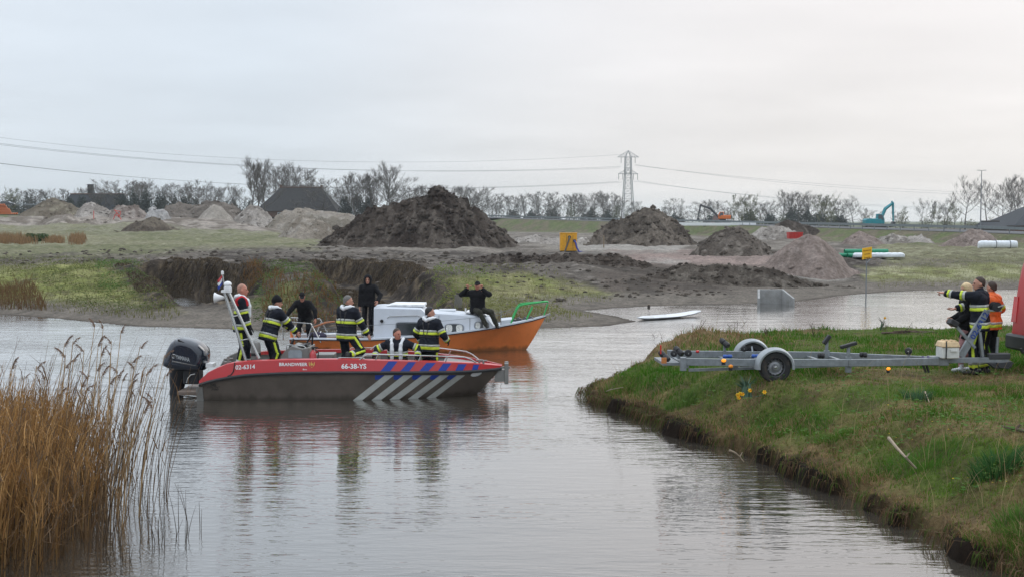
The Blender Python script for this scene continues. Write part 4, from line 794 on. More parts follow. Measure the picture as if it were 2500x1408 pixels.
for i, (dy, lab) in enumerate(((0, 'near'), (3, 'far'))):
    cable('%s power cable of the upper crossarm running left from the pylon' % lab, [(1516 if i == 0 else 1512, 405 + dy), (1000, 421 + dy * .6), (600, 406 - dy), (0, 350 - dy), (-500, 282 - dy)], DP, 560)
    cable('%s power cable of the lower crossarm running left from the pylon' % lab, [(1509 if i == 0 else 1520, 443 + dy * .6), (1000, 461 + dy * .6), (590, 451 - dy), (0, 397 + dy), (-500, 325 - dy)], DP, 560)
    cable('%s power cable of the upper crossarm running right from the pylon' % lab, [(1551, 402 + dy * .5), (1900, 446 - dy), (2380, 474 - dy * 2), (2700, 478)], DP, 1350)
    cable('%s power cable of the lower crossarm running right from the pylon' % lab, [(1557 if i == 0 else 1546, 442 + dy * .6), (1880, 482 - dy), (2140, 505 - dy), (2500, 514), (2700, 512)], DP, 1350)
cable('thin earth wire strung from the tip of the pylon to the left', [(1528, 374), (1000, 402), (600, 388), (0, 330), (-500, 262)], DP, 560, r=.06)

# ================================================================== roadside
gr_ = thing('guard_rail', 'long grey steel guard rail along the raised highway', 'guard rail', (0, 0, 0)); m = MB(); mp_ = MB()
for (ax, ay, az), (bx_, by_, bz) in zip(ROAD[:-1], ROAD[1:]):
    dd = Vector((bx_ - ax, by_ - ay, 0)); ln = dd.length; dd.normalize(); nn = Vector((-dd.y, dd.x, 0)); nn = nn if nn.y < 0 else -nn
    p0 = Vector((ax, ay, az)) + nn * 5.8; p1 = Vector((bx_, by_, bz)) + nn * 5.8
    m.bar(p0 + Vector((0, 0, .72)), p1 + Vector((0, 0, .72)), .07, .34)
    for k in range(int(ln / 4)):
        q = p0.lerp(p1, k * 4 / ln) - nn * .1; mp_.box(q + Vector((0, 0, .3)), (.1, .1, .9))
m.build('rail', mk('rail steel', tuple(S(138, 146, 150)), .5, metal=.3), gr_); tag(mp_.build('post', M_galv, gr_), kind='stuff')
lx = A(2394, 540, 235); lp = thing('lamp_post', 'very tall thin lamp post at the highway on the right', 'lamp post', (float(lx[0]), 235, gz(float(lx[0]), 235) - .1)); hz = float(A(2396, 417, 235)[2]) - lp.location.z
m = MB(); m.tube([(0, 0, 0), (0, 0, hz)], [.14, .07], 8); m.build('pole', M_galv, lp)
for sg in (-1, 1):
    m = MB(); m.tube([(0, 0, hz), (sg * .55, 0, hz + .06)], .05, 6); a_ = m.build('arm', M_galv, lp); m = MB(); m.box((sg * .62, 0, hz + .06), (.45, .2, .1)); m.build('lamp_head', M_galv, a_)
cb = A(1748, 548, 236); co = thing('concrete_beam', 'long white concrete beam beside the highway behind the dark excavator', 'beam', (float(cb[0]), 236, float(cb[2]) - .42)); m = MB(); m.box((0, 0, .42), (15.3, .5, .56)); m.build('beam', M_white, co, bevel=.04)
for x in (-6.5, -2.2, 2.2, 6.5): MB().box((x, .05, .07), (.5, .5, .14)).build('support_block', M_dwood, co)
# parked car far left
M_carp = mk('dark car paint', (.02, .025, .03), .25, coat=.6); M_tyre = mk('tyre rubber', (.018, .018, .019), .85, dirt=(.085, .065, .048), dfac=.8, dscale=5); M_rim = mk('steel rim', tuple(S(150, 152, 156)), .4, metal=.7); M_carg = mk('car glass', (.05, .06, .07), .05, spec=.8); M_red = mk('red lamp glass', (.55, .02, .02), .2, coat=.5); M_amb = mk('amber lamp glass', (.85, .28, .03), .25)
cl_ = A(20, 503, 395); co = thing('parked_car', 'dark estate car on the embankment at the far left', 'car', (float(cl_[0]), 395, float(cl_[2])))
prof = [(-2.2, .35), (-2.2, .85), (-2.05, 1.35), (-1.7, 1.5), (.2, 1.5), (1.0, 1.0), (2.1, .85), (2.25, .4)]
m = MB(); m.prism([(x, -.9, z) for x, z in prof], (0, 1.8, 0)); m.build('body', M_carp, co, bevel=.06)
for pts in ([(-1.9, .98), (-1.75, 1.36), (-.7, 1.4), (-.7, .98)], [(-.6, .98), (-.6, 1.4), (.15, 1.4), (.75, .98)]): m = MB(); m.prism([(x, -.915, z) for x, z in pts], (0, .03, 0)); m.build('window', M_carg, co)
for x in (-1.4, 1.4):
    for y in (-.82, .82): m = MB(); m.lathe([(.2, -.11), (.32, -.1), (.32, .1), (.2, .11)], (x, y, .32), 'Y', 14); w_o = m.build('wheel', M_tyre, co); m = MB(); m.lathe([(.05, -.02), (.2, -.02), (.2, .02)], (x, y + (-.1 if y < 0 else .1), .32), 'Y', 12); m.build('rim', M_rim, w_o)
MB().box((2.18, -.6, .72), (.12, .4, .14)).build('headlight', M_white, co); MB().box((-2.2, -.7, .95), (.06, .2, .2)).build('tail_light', M_red, co)

# ================================================================== machines
M_track = mk('track steel', (.035, .033, .032), .8, dirt=(.16, .13, .10), dfac=.7); M_orange = mk('orange machine paint', (.62, .14, .02), .45, dirt=(.2, .15, .1)); M_teal = mk('turquoise machine paint', (.012, .22, .26), .45, dirt=(.12, .13, .12)); M_dgrey = mk('dark machine grey', (.035, .037, .04), .5)
def excavator(label, px, py, D, mats, flip, boom, s=1.0, yaw=0.0):
    p = A(px, py, D); o = thing('excavator', label, 'excavator', (float(p[0]), D, gz(float(p[0]), D)), yaw); o.scale = (s * flip, s, s); mbdy, marm = mats
    for y in (-1.05, 1.05):
        m = MB(); m.prism([(-1.7, y - .28, .15), (-1.4, y - .28, 0), (1.4, y - .28, 0), (1.7, y - .28, .15), (1.8, y - .28, .45), (1.5, y - .28, .75), (-1.5, y - .28, .75), (-1.8, y - .28, .45)], (0, .56, 0)); tr = m.build('track', M_track, o, bevel=.05)
        for x in (-1.35, -.45, .45, 1.35): m = MB(); m.lathe([(.12, -.02), (.26, -.02), (.26, .02)], (x, y - .3, .38), 'Y', 10); m.build('roller', M_dgrey, tr)
    MB().box((0, 0, .9), (1.4, 1.5, .3)).build('turntable', M_dgrey, o)
    m = MB(); m.box((-.55, 0, 1.5), (2.5, 2.3, .95)); b_ = m.build('body', mbdy, o, bevel=.12); MB().box((-1.75, 0, 1.45), (.5, 2.2, .8)).build('counterweight', marm, o, bevel=.12)
    m = MB(); m.prism([(-.1, -1.1, 1.1), (1.15, -1.1, 1.1), (1.15, -1.1, 1.9), (.8, -1.1, 2.75), (-.1, -1.1, 2.75)], (0, .95, 0)); cbn = m.build('cab', mbdy, o, bevel=.06)
    m = MB(); m.prism([(.08, -1.115, 1.75), (1.02, -1.115, 1.75), (.72, -1.115, 2.62), (.08, -1.115, 2.62)], (0, .03, 0)); m.build('window', M_carg, cbn)
    (bx1, bz1), (bx2, bz2), (sx1, sz1) = boom
    m = MB(); m.tube([(.7, .25, 1.3), (bx1, .25, bz1), (bx2, .25, bz2)], [.26, .3, .2], 4); bm_ = m.build('boom', marm, o); m = MB(); m.tube([(.9, .0, 1.0), (bx1 * .8, .05, bz1 * .72)], .09, 6); m.build('ram', M_galv, bm_)
    m = MB(); m.tube([(bx2 - .25, .25, bz2 + .3), (bx2, .25, bz2), (sx1, .25, sz1)], [.14, .22, .12], 4); m.build('stick', marm, o)
    m = MB(); m.prism([(sx1 - .1, -.3, sz1 + .1), (sx1 + .25, -.3, sz1 - .1), (sx1 + .1, -.3, sz1 - .8), (sx1 - .5, -.3, sz1 - .9), (sx1 - .75, -.3, sz1 - .5), (sx1 - .4, -.3, sz1 - .45)], (0, 1.1, 0)); m.build('bucket', M_dgrey, o)
    return o
excavator('dark excavator with an orange back parked beyond the rough brown mound', 1764, 556, 262, (M_orange, M_dgrey), -1, ((2.9, 3.6), (5.2, 4.3), (5.8, 1.3)), .9)
excavator('turquoise excavator with raised arm behind the gravel cones', 2138, 572, 208, (M_teal, M_teal), 1, ((1.6, 3.6), (2.9, 4.6), (3.0, 1.4)), 1.0)
# red skip
q = A(1931, 583, 152); so = thing('skip', 'red open skip standing between the gravel heaps', 'skip', (float(q[0]), 150, gz(float(q[0]), 150))); m = MB(); zz0 = float(A(1931, 583, 150)[2]) - so.location.z; so.location.z = float(A(1931, 583, 150)[2])
a = [(-.8, -.6, 0), (.8, -.6, 0), (.8, .6, 0), (-.8, .6, 0)]; b = [(-.85, -.7, .78), (.85, -.7, .78), (.85, .7, .78), (-.85, .7, .78)]; ins = [(x * .93, y * .92, .78) for x, y, z in b]; bot = [(x * .9, y * .9, .1) for x, y, z in a]
m.add(a + b + ins + bot, [(3, 2, 1, 0)] + [(i, (i + 1) % 4, 4 + (i + 1) % 4, 4 + i) for i in range(4)] + [(4 + i, 4 + (i + 1) % 4, 8 + (i + 1) % 4, 8 + i) for i in range(4)] + [(8 + i, 8 + (i + 1) % 4, 12 + (i + 1) % 4, 12 + i) for i in range(4)] + [(12, 13, 14, 15)])
M_skip = mk('red skip paint', (.50, .028, .024), .5, dirt=(.25, .06, .04)); m.build('body', M_skip, so)
for x in (-.45, 0, .45): MB().box((x, -.68, .4), (.07, .07, .74)).build('rib', M_skip, so)
MB().box((0, -.72, .76), (1.74, .06, .08)).build('rim', M_skip, so)
# yellow pump
q = P(1388, 616, 1.25); po = thing('pump_unit', 'yellow box shaped pump with two hoses in front of the biggest mound', 'pump', (float(q[0]), float(q[1]), gz(float(q[0]), float(q[1])))); Yp = float(q[1]); po.location.z = float(A(1388, 616, Yp)[2]); hh_ = float(A(1388, 570, Yp)[2] - A(1388, 616, Yp)[2]); wd = 41 / FPX * Yp
M_yel = mk('yellow machine paint', (.70, .33, .012), .45, dirt=(.3, .2, .1), dfac=.3); M_blue = mk('blue hose', (.03, .035, .22), .5); M_hose = mk('grey hose', tuple(S(96, 90, 80)), .6)
m = MB(); m.box((0, .5, hh_ / 2 + .05), (wd, 1.0, hh_ - .1)); m.build('housing', M_yel, po, bevel=.03); MB().box((0, .5, hh_ + .015), (wd + .06, 1.06, .05)).build('lid', M_yel, po, bevel=.01)
MB().box((0, .5, .04), (wd + .05, 1.05, .08)).build('skid', M_dgrey, po)
for x in (-.12, .26): MB().box((x * wd, -.012, hh_ * .52), (.02, .02, hh_ * .8)).build('door_seam', M_dgrey, po)
m = MB(); m.lathe([(.0, -.06), (.13, -.06), (.13, .06)], (.05 * wd, -.02, hh_ * .80), 'Y', 12); m.build('outlet', M_dgrey, po)
m = MB(); m.lathe([(.0, -.06), (.13, -.06), (.13, .06)], (.36 * wd, -.02, hh_ * .6), 'Y', 12); m.build('outlet', M_dgrey, po)
m = MB(); m.tube([(.05 * wd, -.06, hh_ * .8), (.03 * wd, -.25, hh_ * .72), (-.08 * wd, -.3, hh_ * .4), (-.25 * wd, -.4, .02), (-.6 * wd, -.6, -.05)], .075, 8); m.build('hose', M_hose, po)
m = MB(); m.tube([(.36 * wd, -.06, hh_ * .6), (.42 * wd, -.22, hh_ * .5), (.48 * wd, -.28, hh_ * .25), (.62 * wd, -.35, .05), (1.0 * wd, -.5, -.02)], .075, 8); tag(m.build('hose', M_blue, po), 'dark blue hose')
for x in (-.4, .4): m = MB(); m.tube([(x * wd, .5, hh_), (x * wd, .5, hh_ + .1), (x * wd * .5, .5, hh_ + .1), (x * wd * .5, .5, hh_)], .02, 6); m.build('handle', M_dgrey, po)
# stakes, culvert, sign, pipes
q = P(1474, 606, 1.25); so = thing('wooden_stake', 'pale wooden stake right of the yellow pump', 'stake', tuple(map(float, q))); so.location.z -= .2; m = MB(); m.box((0, 0, .6), (.1, .08, 1.45)); m.build('post', M_wood, so); m = MB(); m.box((0, 0, 1.36), (.1, .08, .08), taper=.4); m.build('tip', M_wood, so)
q = P(1889, 743, 0); co = thing('culvert', 'grey concrete culvert mouth with splayed wing walls at the waterline', 'culvert', (float(q[0]), float(q[1]), 0)); M_conc = mk('concrete', tuple(S(168, 168, 166)), .85, var=.07, dirt=tuple(S(120, 116, 108)), dfac=.5, bump=.2)
tz = float(A(1889, 705, 57.2)[2]); w1, w0 = .62, .50
m = MB(); m.box((0, .75, tz / 2 - .2), (w0 * 2 + .2, .12, tz + .4)); m.build('head_wall', M_conc, co, bevel=.015)
for sg in (-1, 1):
    m = MB(); m.prism([(sg * w0, .7, -.4), (sg * w0, .7, tz + .015), (sg * (w1 + .12), -.55, tz * .50), (sg * (w1 + .12), -.55, -.4)], (sg * .1, 0.03, 0)); m.build('wing_wall', M_conc, co, bevel=.012)
MB().box((0, .1, -.32), (w1 * 2, 1.3, .1)).build('apron', M_conc, co)
# words
def text_mb(txt, size=1.0, bold=0.0, sp=1.0, shear=0.0):
    cu = bpy.data.curves.new('lettering', 'FONT'); cu.body = txt; cu.size = size; cu.offset = bold * size; cu.space_character = sp; cu.shear = shear; cu.align_x = 'LEFT'; cu.resolution_u = 3
    ob = bpy.data.objects.new('lettering', cu); COL.objects.link(ob); bpy.context.view_layer.update(); dg = bpy.context.evaluated_depsgraph_get(); me = bpy.data.meshes.new_from_object(ob.evaluated_get(dg))
    bm = bmesh.new(); bm.from_mesh(me); bmesh.ops.triangulate(bm, faces=bm.faces); bm.to_mesh(me); bm.free()
    vs = np.array([v.co[:2] for v in me.vertices]); fs = [tuple(p.vertices) for p in me.polygons]; bpy.data.objects.remove(ob); bpy.data.curves.remove(cu); bpy.data.meshes.remove(me)
    vs[:, 0] -= vs[:, 0].min(); return vs, fs, float(vs[:, 0].max())
def word(txt, x0, x1, zc, hcap, fn, mat, parent, bold=.02, center=True, slope=0.0, shear=0.0, name='lettering'):
    """letters of cap height hcap laid on fn(x,z)->(x,y,z), fitted between x0 and x1"""
    vs, fs, w = text_mb(txt, hcap / .70, bold, 1.0, shear); k = (x1 - x0) / w; m = MB()
    m.add([fn(x0 + a * k, zc - hcap / 2 + b + slope * a * k) for a, b in vs], fs); return m.build(name, mat, parent)
M_ink = mk('black print', (.012, .012, .012), .6); M_sign = mk('yellow sign sheet', (.78, .42, .01), .45, var=.04); M_brown = mk('brown print', (.22, .09, .005), .6)
q = P(2115, 716, .1); Ys = float(q[1]); so = thing('site_sign', 'yellow notice board on a thin pole at the far waterline', 'sign', (float(q[0]), Ys, -.25), .25); zt_ = float(A(2117, 604, Ys)[2]) + .25; zb_ = float(A(2117, 632, Ys)[2]) + .25; m = MB(); m.tube([(0, .03, -.3), (0, .03, zt_ - .1)], .03, 8); m.build('pole', M_galv, so)
hw_ = .27; bd = [(-hw_, zb_ - .04), (hw_, zb_ + .04), (hw_, zt_ + .02), (-hw_, zt_ - .06)]
m = MB(); m.prism([(x, -.02, z) for x, z in bd], (0, .03, 0)); m.build('board', M_sign, so)
hb = zt_ - zb_
for tx, k, hc in (('Bouwterrein', .80, .085), ('verboden', .49, .07), ('toegang', .18, .075)): word(tx, -.22 if k > .7 else -.17, .22 if k > .7 else .17, zb_ + hb * k - .04, hc, lambda x, z: (x, -.026, z + x * .13), M_brown, so, .015)
m = MB(); m.tube([(0, .05, zb_ - .25), (.22, .02, zb_ - .03)], .025, 6); m.build('strut', M_galv, so)
M_pipeg = mk('green plastic pipe', (.006, .20, .10), .4, var=.1); M_wrap = mk('white plastic wrap', (.66, .69, .72), .35, var=.06, bump=.5, bscale=5); M_pipein = mk('pipe inside', (.01, .08, .05), .7)
q = P(2040, 640, 1.0); Dq = float(q[1])
for i, (px, py, L_, lab) in enumerate(((2046, 635, 3.2, 'leftmost open ended green pipe of the pile at the far bank'), (2054, 637, 3.0, 'short green pipe wedged between its neighbours in the pile'), (2064, 637, 3.0, 'front green pipe half covered by the white wrap'), (2057, 627, 3.0, 'topmost green pipe of the pile behind the yellow notice board'))):
    r_ = .155 if i != 1 else .12; c_ = A(px, py, Dq - .2 + (0, .1, -.25, .15)[i]); gg = max(gz(c_[0] + t, Dq) for t in (0, 1.5, 3)); c_[2] = gg + (.17, .14, .17, .44)[i]; c_[0] += (0, .08, .15, .12)[i]; o = thing('drain_pipe', lab, 'pipe', tuple(map(float, c_)), rad(2), 'green pipes piled at the far bank'); n_ = 16
    m = MB(); m.lathe([(r_, 0), (r_, L_), (r_ * .86, L_), (r_ * .86, 0), (r_, 0)], (0, 0, 0), 'X', n_, cap=False); m.build('pipe', M_pipeg, o, True); m = MB(); m.lathe([(r_ * .85, .08), (0.001, .1)], (0, 0, 0), 'X', n_, cap=False); m.build('end_plug', M_pipein, o)
def wrapped(label, px, py, D, L_, w, h, straps, seed):
    c_ = A(px, py, D); c_[2] = max(c_[2], max(gz(c_[0] + L_ * t, D) for t in (0, .5, 1)) + .02); o = thing('wrapped_bundle', label, 'bundle', tuple(map(float, c_)), rad(1)); rr = random.Random(seed); rows = []
    for i in range(26):
        t = i / 25; k = min(1, .35 + min(t, 1 - t) * 14); sag = rr.uniform(.90, 1.05) * k; rows.append([(t * L_, math.copysign(abs(math.cos(a)) ** .6, math.cos(a)) * w / 2 * k * rr.uniform(.94, 1.04), h / 2 + math.copysign(abs(math.sin(a)) ** .6, math.sin(a)) * h / 2 * (sag if math.sin(a) > 0 else 1)) for a in [2 * math.pi * j / 14 for j in range(14)]])
    m = MB(); m.grid(rows, closeu=True); m.add(rows[0], [tuple(range(14))[::-1]]); m.add(rows[-1], [tuple(range(14))]); m.build('wrap', M_wrap, o, True)
    for s_ in straps: m = MB(); m.tube([(s_ * L_, math.copysign(abs(math.cos(a)) ** .6, math.cos(a)) * w / 2 * 1.05, h / 2 + math.copysign(abs(math.sin(a)) ** .6, math.sin(a)) * h / 2 * 1.05) for a in [2 * math.pi * j / 14 for j in range(14)]], .025, 4, closed=True); m.build('strap', M_dgrey, o)
wrapped('long white plastic wrapped bundle beside the green pipes', 2082, 647, Dq - .6, 126 / FPX * (Dq - .6), .7, .36, (), 4)
wrapped('white wrapped pipe bundle with two dark straps far right', 2388, 606, 98, 96 / FPX * 98, .8, .6, (.42, .78), 8)
# orange pipes at far left
M_opipe = mk('orange plastic pipe', (.42, .12, .04), .5, var=.2); c_ = A(-8, 524, 232)
for k, (dx, dz, L_) in enumerate([(.0, .0, 3.6), (-.5, .28, 3.2), (-.3, .56, 2.9), (-.6, .84, 3.0), (-.9, 1.12, 2.9), (-.8, 1.4, 2.6), (-1.1, 1.68, 2.7), (.4, .02, 3.4), (.2, .3, 2.2)]):
    lab = ['longest orange pipe at the very foot of the far left stack', 'orange pipe in the second layer of the far left stack', 'orange pipe in the third layer of the far left stack', 'orange pipe in the fourth layer of the far left stack', 'orange pipe in the fifth layer of the far left stack', 'orange pipe just below the topmost of the far left stack', 'topmost orange pipe of the stack at the far left', 'orange pipe lying on the ground behind the far left stack', 'short orange pipe behind the second layer of the far left stack'][k]
    o = thing('plastic_pipe', lab, 'pipe', (float(c_[0]) + dx, 232 + (.3 if k > 6 else 0), float(c_[2]) + .15 + dz), rad(R.uniform(-2, 2)), 'orange pipes stacked at the far left'); m = MB(); m.lathe([(.15, 0), (.15, L_), (.12, L_), (.12, 0), (.15, 0)], (0, 0, 0), 'X', 10, cap=False); m.build('pipe', M_opipe, o, True); m = MB(); m.lathe([(.175, 0), (.175, .25)], (L_ - .25, 0, 0), 'X', 10); m.build('socket', M_opipe, o, True)
M_tres = mk('red steel paint', (.5, .05, .035), .5); c_ = A(288, 536, 205); o = thing('steel_trestle', 'bent red steel trestle on the rubble at the far left', 'trestle', tuple(map(float, c_)))
for pts in ([(-.75, 0, .0), (-.45, 0, .8), (-.1, 0, 1.1)], [(-.6, 0, 1.6), (-.1, 0, 1.05), (.55, 0, -.05)], [(0, .1, .35), (.35, 0, .75), (.5, 0, 1.3), (-.4, 0, 1.45)], [(-.3, 0, .6), (.3, 0, .55)]): m = MB(); m.tube(pts, .07, 6); m.build('bar', M_tres, o)
c_ = A(229, 532, 208); o = thing('marker_post', 'short red marker post left of the red trestle', 'post', tuple(map(float, c_))); m = MB(); m.tube([(0, 0, -.2), (0, 0, 1.1)], .06, 6); m.build('post', M_tres, o); m = MB(); m.box((0, 0, 1.12), (.16, .16, .06)); m.build('cap', M_tres, o)
c_ = P(1118, 764, .2); o = thing('mooring_post', 'weathered grey post on the bank behind the orange boat', 'post', (float(c_[0]), float(c_[1]), -.05)); m = MB(); m.tube([(0, 0, -.2), (.02, 0, .7), (0, 0, .98)], [.17, .16, .13], 9); m.build('post', mk('grey old wood', tuple(S(120, 116, 108)), .9, stretch=(8, 8, 1)), o); m = MB(); m.box((0.05, 0, 1.0), (.2, .2, .06), (0, .2, .3)); m.build('cap', M_dwood, o)
c_ = P(1584, 750, 0); o = thing('wooden_stump', 'short dark stump at the far waterline left of the culvert', 'stump', tuple(map(float, c_))); m = MB(); m.tube([(0, 0, -.2), (0, 0, .12)], [.07, .06], 7); m.build('stump', M_dwood, o); m = MB(); m.box((0, 0, .12), (.1, .09, .03)); m.build('top', M_wood, o)
# white board adrift
q0, q1 = P(1558, 781, 0), P(1710, 769, 0); bo = thing('surfboard', 'long white board floating near the muddy spit', 'board', tuple(map(float, q0)), math.atan2(q1[1] - q0[1], q1[0] - q0[0])); L_ = float(np.linalg.norm(q1 - q0)); rows = []
for i in range(22):
    t = i / 21; w = .34 * (math.sin(math.pi * min(1, .03 + t * 1.05) * .94)) ** .55 if t < 1 else .03; th = .075 * min(1, .3 + min(t, 1 - t) * 8); lift = .02 + .16 * max(0, t - .55) ** 1.5 * 2.2 + .05 * max(0, .12 - t) * 4
    rows.append([(t * L_, math.cos(a) * w, lift + .05 + math.sin(a) * th) for a in [2 * math.pi * j / 12 for j in range(12)]])
m = MB(); m.grid(rows, closeu=True); m.add(rows[0], [tuple(range(12))[::-1]]); m.add(rows[-1], [tuple(range(12))]); m.build('hull', M_offw, bo, True); MB().box((L_ * .42, 0, .13), (.12, .06, .03)).build('mast_socket', M_dgrey, bo); MB().box((L_ * .42, 0, .05), (.5, .04, .02)).build('dagger_slot', M_dgrey, bo)
# ================================================================== fire service boat
M_alu = mk('hull aluminium', tuple(S(100, 90, 82, .9)), .45, metal=.15, var=.10, scale=2.0, dirt=tuple(S(70, 64, 58)), dfac=.5, dscale=1.3, bump=.04, bscale=60, wl=(.045, .036, .026))
M_aluin = mk('bare aluminium', tuple(S(150, 148, 144)), .45, metal=.35, var=.08, scale=8, dirt=tuple(S(110, 106, 100)), dfac=.4)
M_redp = mk('signal red paint', (.47, .026, .032), .30, var=.05, scale=1.2, coat=.5, dirt=(.36, .03, .03), dfac=.4)
M_rub = mk('black rubber', (.014, .014, .016), .6, dirt=(.05, .045, .04)); M_steel = mk('stainless tube', tuple(S(196, 196, 194)), .22, metal=.85, var=.04); M_black = mk('black plastic', (.012, .012, .014), .5)
M_stripew = mk('reflective white film', tuple(S(206, 208, 202)), .4, var=.05, dirt=tuple(S(130, 126, 118)), dfac=.3); M_stripeb = mk('blue film', (.012, .045, .30), .35, var=.06); M_letw = mk('white film', (.74, .74, .74), .4, var=.03); M_gold = mk('gold film', (.62, .43, .10), .4, var=.05)
FB0 = A(488, 935, 26.0)[0]; BOATY = 27.0
fb = thing('rescue_boat', 'red and grey fire service boat with black outboard and striped bow', 'boat', (FB0, BOATY, 0))
LB = 6.42
def f_bg(x): return 1.10 * (1 - max(0, (x - 3.3) / 3.3) ** 2.4) if x < 6.5 else .1
def f_bw(x): return max(0.0, .99 * (1 - max(0, (x - 3.0) / 2.86) ** 2.2))
def interp(x, a): return float(np.interp(x, [p[0] for p in a], [p[1] for p in a]))
def px2x(px, py, Y=25.9): return float(A(px, py, Y)[0] - FB0)
STR = []; GUN = []
for px, ys_, yg in ((484, 936, 931), (497, 931, 915), (520, 925, 902), (545, 920, 891), (565, 917, 885.5), (600, 912, 882), (700, 907, 878), (830, 905.5, 877), (950, 905.5, 880), (1050, 905, 882.5), (1120, 904, 885), (1170, 901.5, 887.5), (1210, 897.5, 891), (1236, 895, 893)):
    x = px2x(px, 905); Y = BOATY - f_bg(min(max(x, 0), LB)); STR.append((x, float(A(px, ys_, Y)[2]))); GUN.append((x, float(A(px, yg, Y)[2])))
zs_ = lambda x: interp(x, STR); zg_ = lambda x: interp(x, GUN)
def side(x, z):
    t = (z + .05) / (zs_(x) + .05); bw, bg = f_bw(x), f_bg(x)
    if t <= 1: return bw + (bg - .02 - bw) * max(t, -0.3) ** 1.0 if t > 0 else bw * (1 + t)
    return bg - .02 - (z - zs_(x)) * .12
def onside(x, z, off=.004): return (x, -(side(x, z) + off), z)
XS = list(np.linspace(0, 5.6, 30)) + list(np.linspace(5.7, LB, 12))
stem = lambda z: 5.86 + (LB - 5.86) * min(1, max(0, z) / .6)       # raked stem
def xcl(x, z): return min(x, stem(z)) if x > 5.5 else x
m = MB()
for sg in (-1, 1):
    rows = []
    for x in XS:
        r_ = [(xcl(x, -.3), 0, -.3), (xcl(x, -.16), sg * f_bw(x) * .86, -.16)]
        for k in range(8): z = -.05 + (zs_(x) - .06 + .05) * k / 7; r_.append((xcl(x, z), sg * side(x, z), z))
        rows.append(r_)
    m.grid(rows)
m.add([(0, 0, -.3), (0, -side(0, -.05), -.05), (0, -side(0, .3), zs_(0) - .06), (0, side(0, .3), zs_(0) - .06), (0, side(0, -.05), -.05)], [(0, 1, 2, 3, 4)])
m.build('hull', M_alu, fb, True)
m = MB()       # turned aluminium edge at the stern
m.bar((.02, -side(.02, 0) - .004, -.1), (.0, -side(0, .3) - .006, zs_(0) - .07), .14, .02, up=(0, 1, 0)); m.build('corner_plate', M_aluin, fb)
m = MB()
for sg in (-1, 1):
    rows = []
    for x in XS: zc = zs_(x); b_ = side(x, zc); rows.append([(x, sg * (b_ - .02), zc - .068), (x, sg * (b_ + .028), zc - .06), (x, sg * (b_ + .034), zc - .025), (x, sg * (b_ + .01), zc + .004), (x, sg * (b_ - .03), zc + .004)])
    m.grid(rows)
m.build('rubbing_strake', M_rub, fb, True)
m = MB()
for sg in (-1, 1):
    rows = []
    for x in XS:
        z0, z1 = zs_(x) + .002, zg_(x); b0, b1 = side(x, z0), side(x, z1); w = min(.16, b1 * .6); rows.append([(x, sg * b0, z0), (x, sg * (b0 + b1) / 2, (z0 + z1) / 2), (x, sg * b1, z1), (x, sg * (b1 - .02), z1 + .012), (x, sg * (b1 - w), z1 + .012), (x, sg * (b1 - w - .005), z1 - .06)])
    m.grid(rows)
m.build('topside', M_redp, fb, True)
m = MB()
for sg in (-1, 1):
    rows = []
    for x in [q for q in XS if .45 < q < 5.9]: b1 = f_bg(x); w = .165; rows.append([(x, sg * (b1 - w), zg_(x) - .01), (x, sg * max(.02, min(b1 - w - .05, side(x, .12) - .07)), .12)])
    m.grid(rows)
m.build('inner_liner', M_aluin, fb, True)
m = MB(); dw = lambda x, z: max(.05, min(f_bg(x) - .2, side(x, z) - .08)); rows = [[(x, -dw(x, z), z), (x, dw(x, z), z)] for x, z in ((.45, .52), (2.1, .52), (2.11, .40), (3.75, .40), (3.76, .2), (5.2, .2), (5.6, .2))]; m.grid(rows); m.build('deck', mk('deck plate', tuple(S(110, 108, 104)), .7, metal=.2, bump=.2, bscale=90), fb)
m = MB(); rows = [[(x, -max(.04, f_bg(x) - .17), zg_(x) - .05), (x, 0, zg_(x) - .02), (x, max(.04, f_bg(x) - .17), zg_(x) - .05)] for x in np.linspace(5.15, 6.36, 10)]; m.grid(rows); m.add([rows[0][0], rows[0][2], (5.15, .34, .15), (5.15, -.34, .15)], [(0, 1, 2, 3)]); m.build('foredeck', M_aluin, fb)
# films on the side, each laid on the hull surface
def film(poly, mat, name, off=.005, n=7):
    """poly: 4 picture points (bottom left, bottom right, top right, top left) put on the near side"""
    q = [(px2x(a, b, 25.9), b) for a, b in poly]; z = [float(A(a, b, BOATY - side(min(max(px2x(a, b), 0), 6.2), .4))[2]) for a, b in poly]; m = MB(); rows = []
    for i in range(n + 1):
        t = i / n; r_ = []
        for j in range(4):
            s_ = j / 3; xb = q[0][0] + (q[1][0] - q[0][0]) * s_; xt = q[3][0] + (q[2][0] - q[3][0]) * s_; zb = z[0] + (z[1] - z[0]) * s_; zt_ = z[3] + (z[2] - z[3]) * s_; x = xb + (xt - xb) * t; zz = zb + (zt_ - zb) * t; r_.append(onside(x, zz, off))
        rows.append(r_)
    m.grid(rows); return m.build(name, mat, fb)
for a, b_, c, d in ((928, 951, 970, 948), (976, 998, 1014, 996), (1022, 1044, 1062, 1040), (1067, 1086, 1100, 1080), (1109, 1127, 1137, 1117), (1149, 1163, 1168, 1154)):
    yb = 904.6 - (a - 928) * .009; yt = 880.4 + (d - 948) * .034; film([(a, yb), (b_, yb), (c, yt), (d, yt)], M_stripeb, 'blue_stripe')
for k, (a, b_, d, c) in enumerate(((851, 874, 939, 961), (896, 919, 984, 1007), (938, 961, 1029, 1052), (981, 1004, 1072, 1094), (1024, 1045, 1113, 1133))):
    film([(a, 984), (b_, 984), (c, 914), (d, 914)], M_stripew, 'white_stripe')
    film([(d - 24, 925), (d - 15, 925), (d - 1, 914), (d - 24, 914)], M_stripeb, 'blue_patch', .004)
def near(x, z): return onside(x, z, .007)
def fz(px, py): return float(A(px, py, BOATY - 1.09)[2])
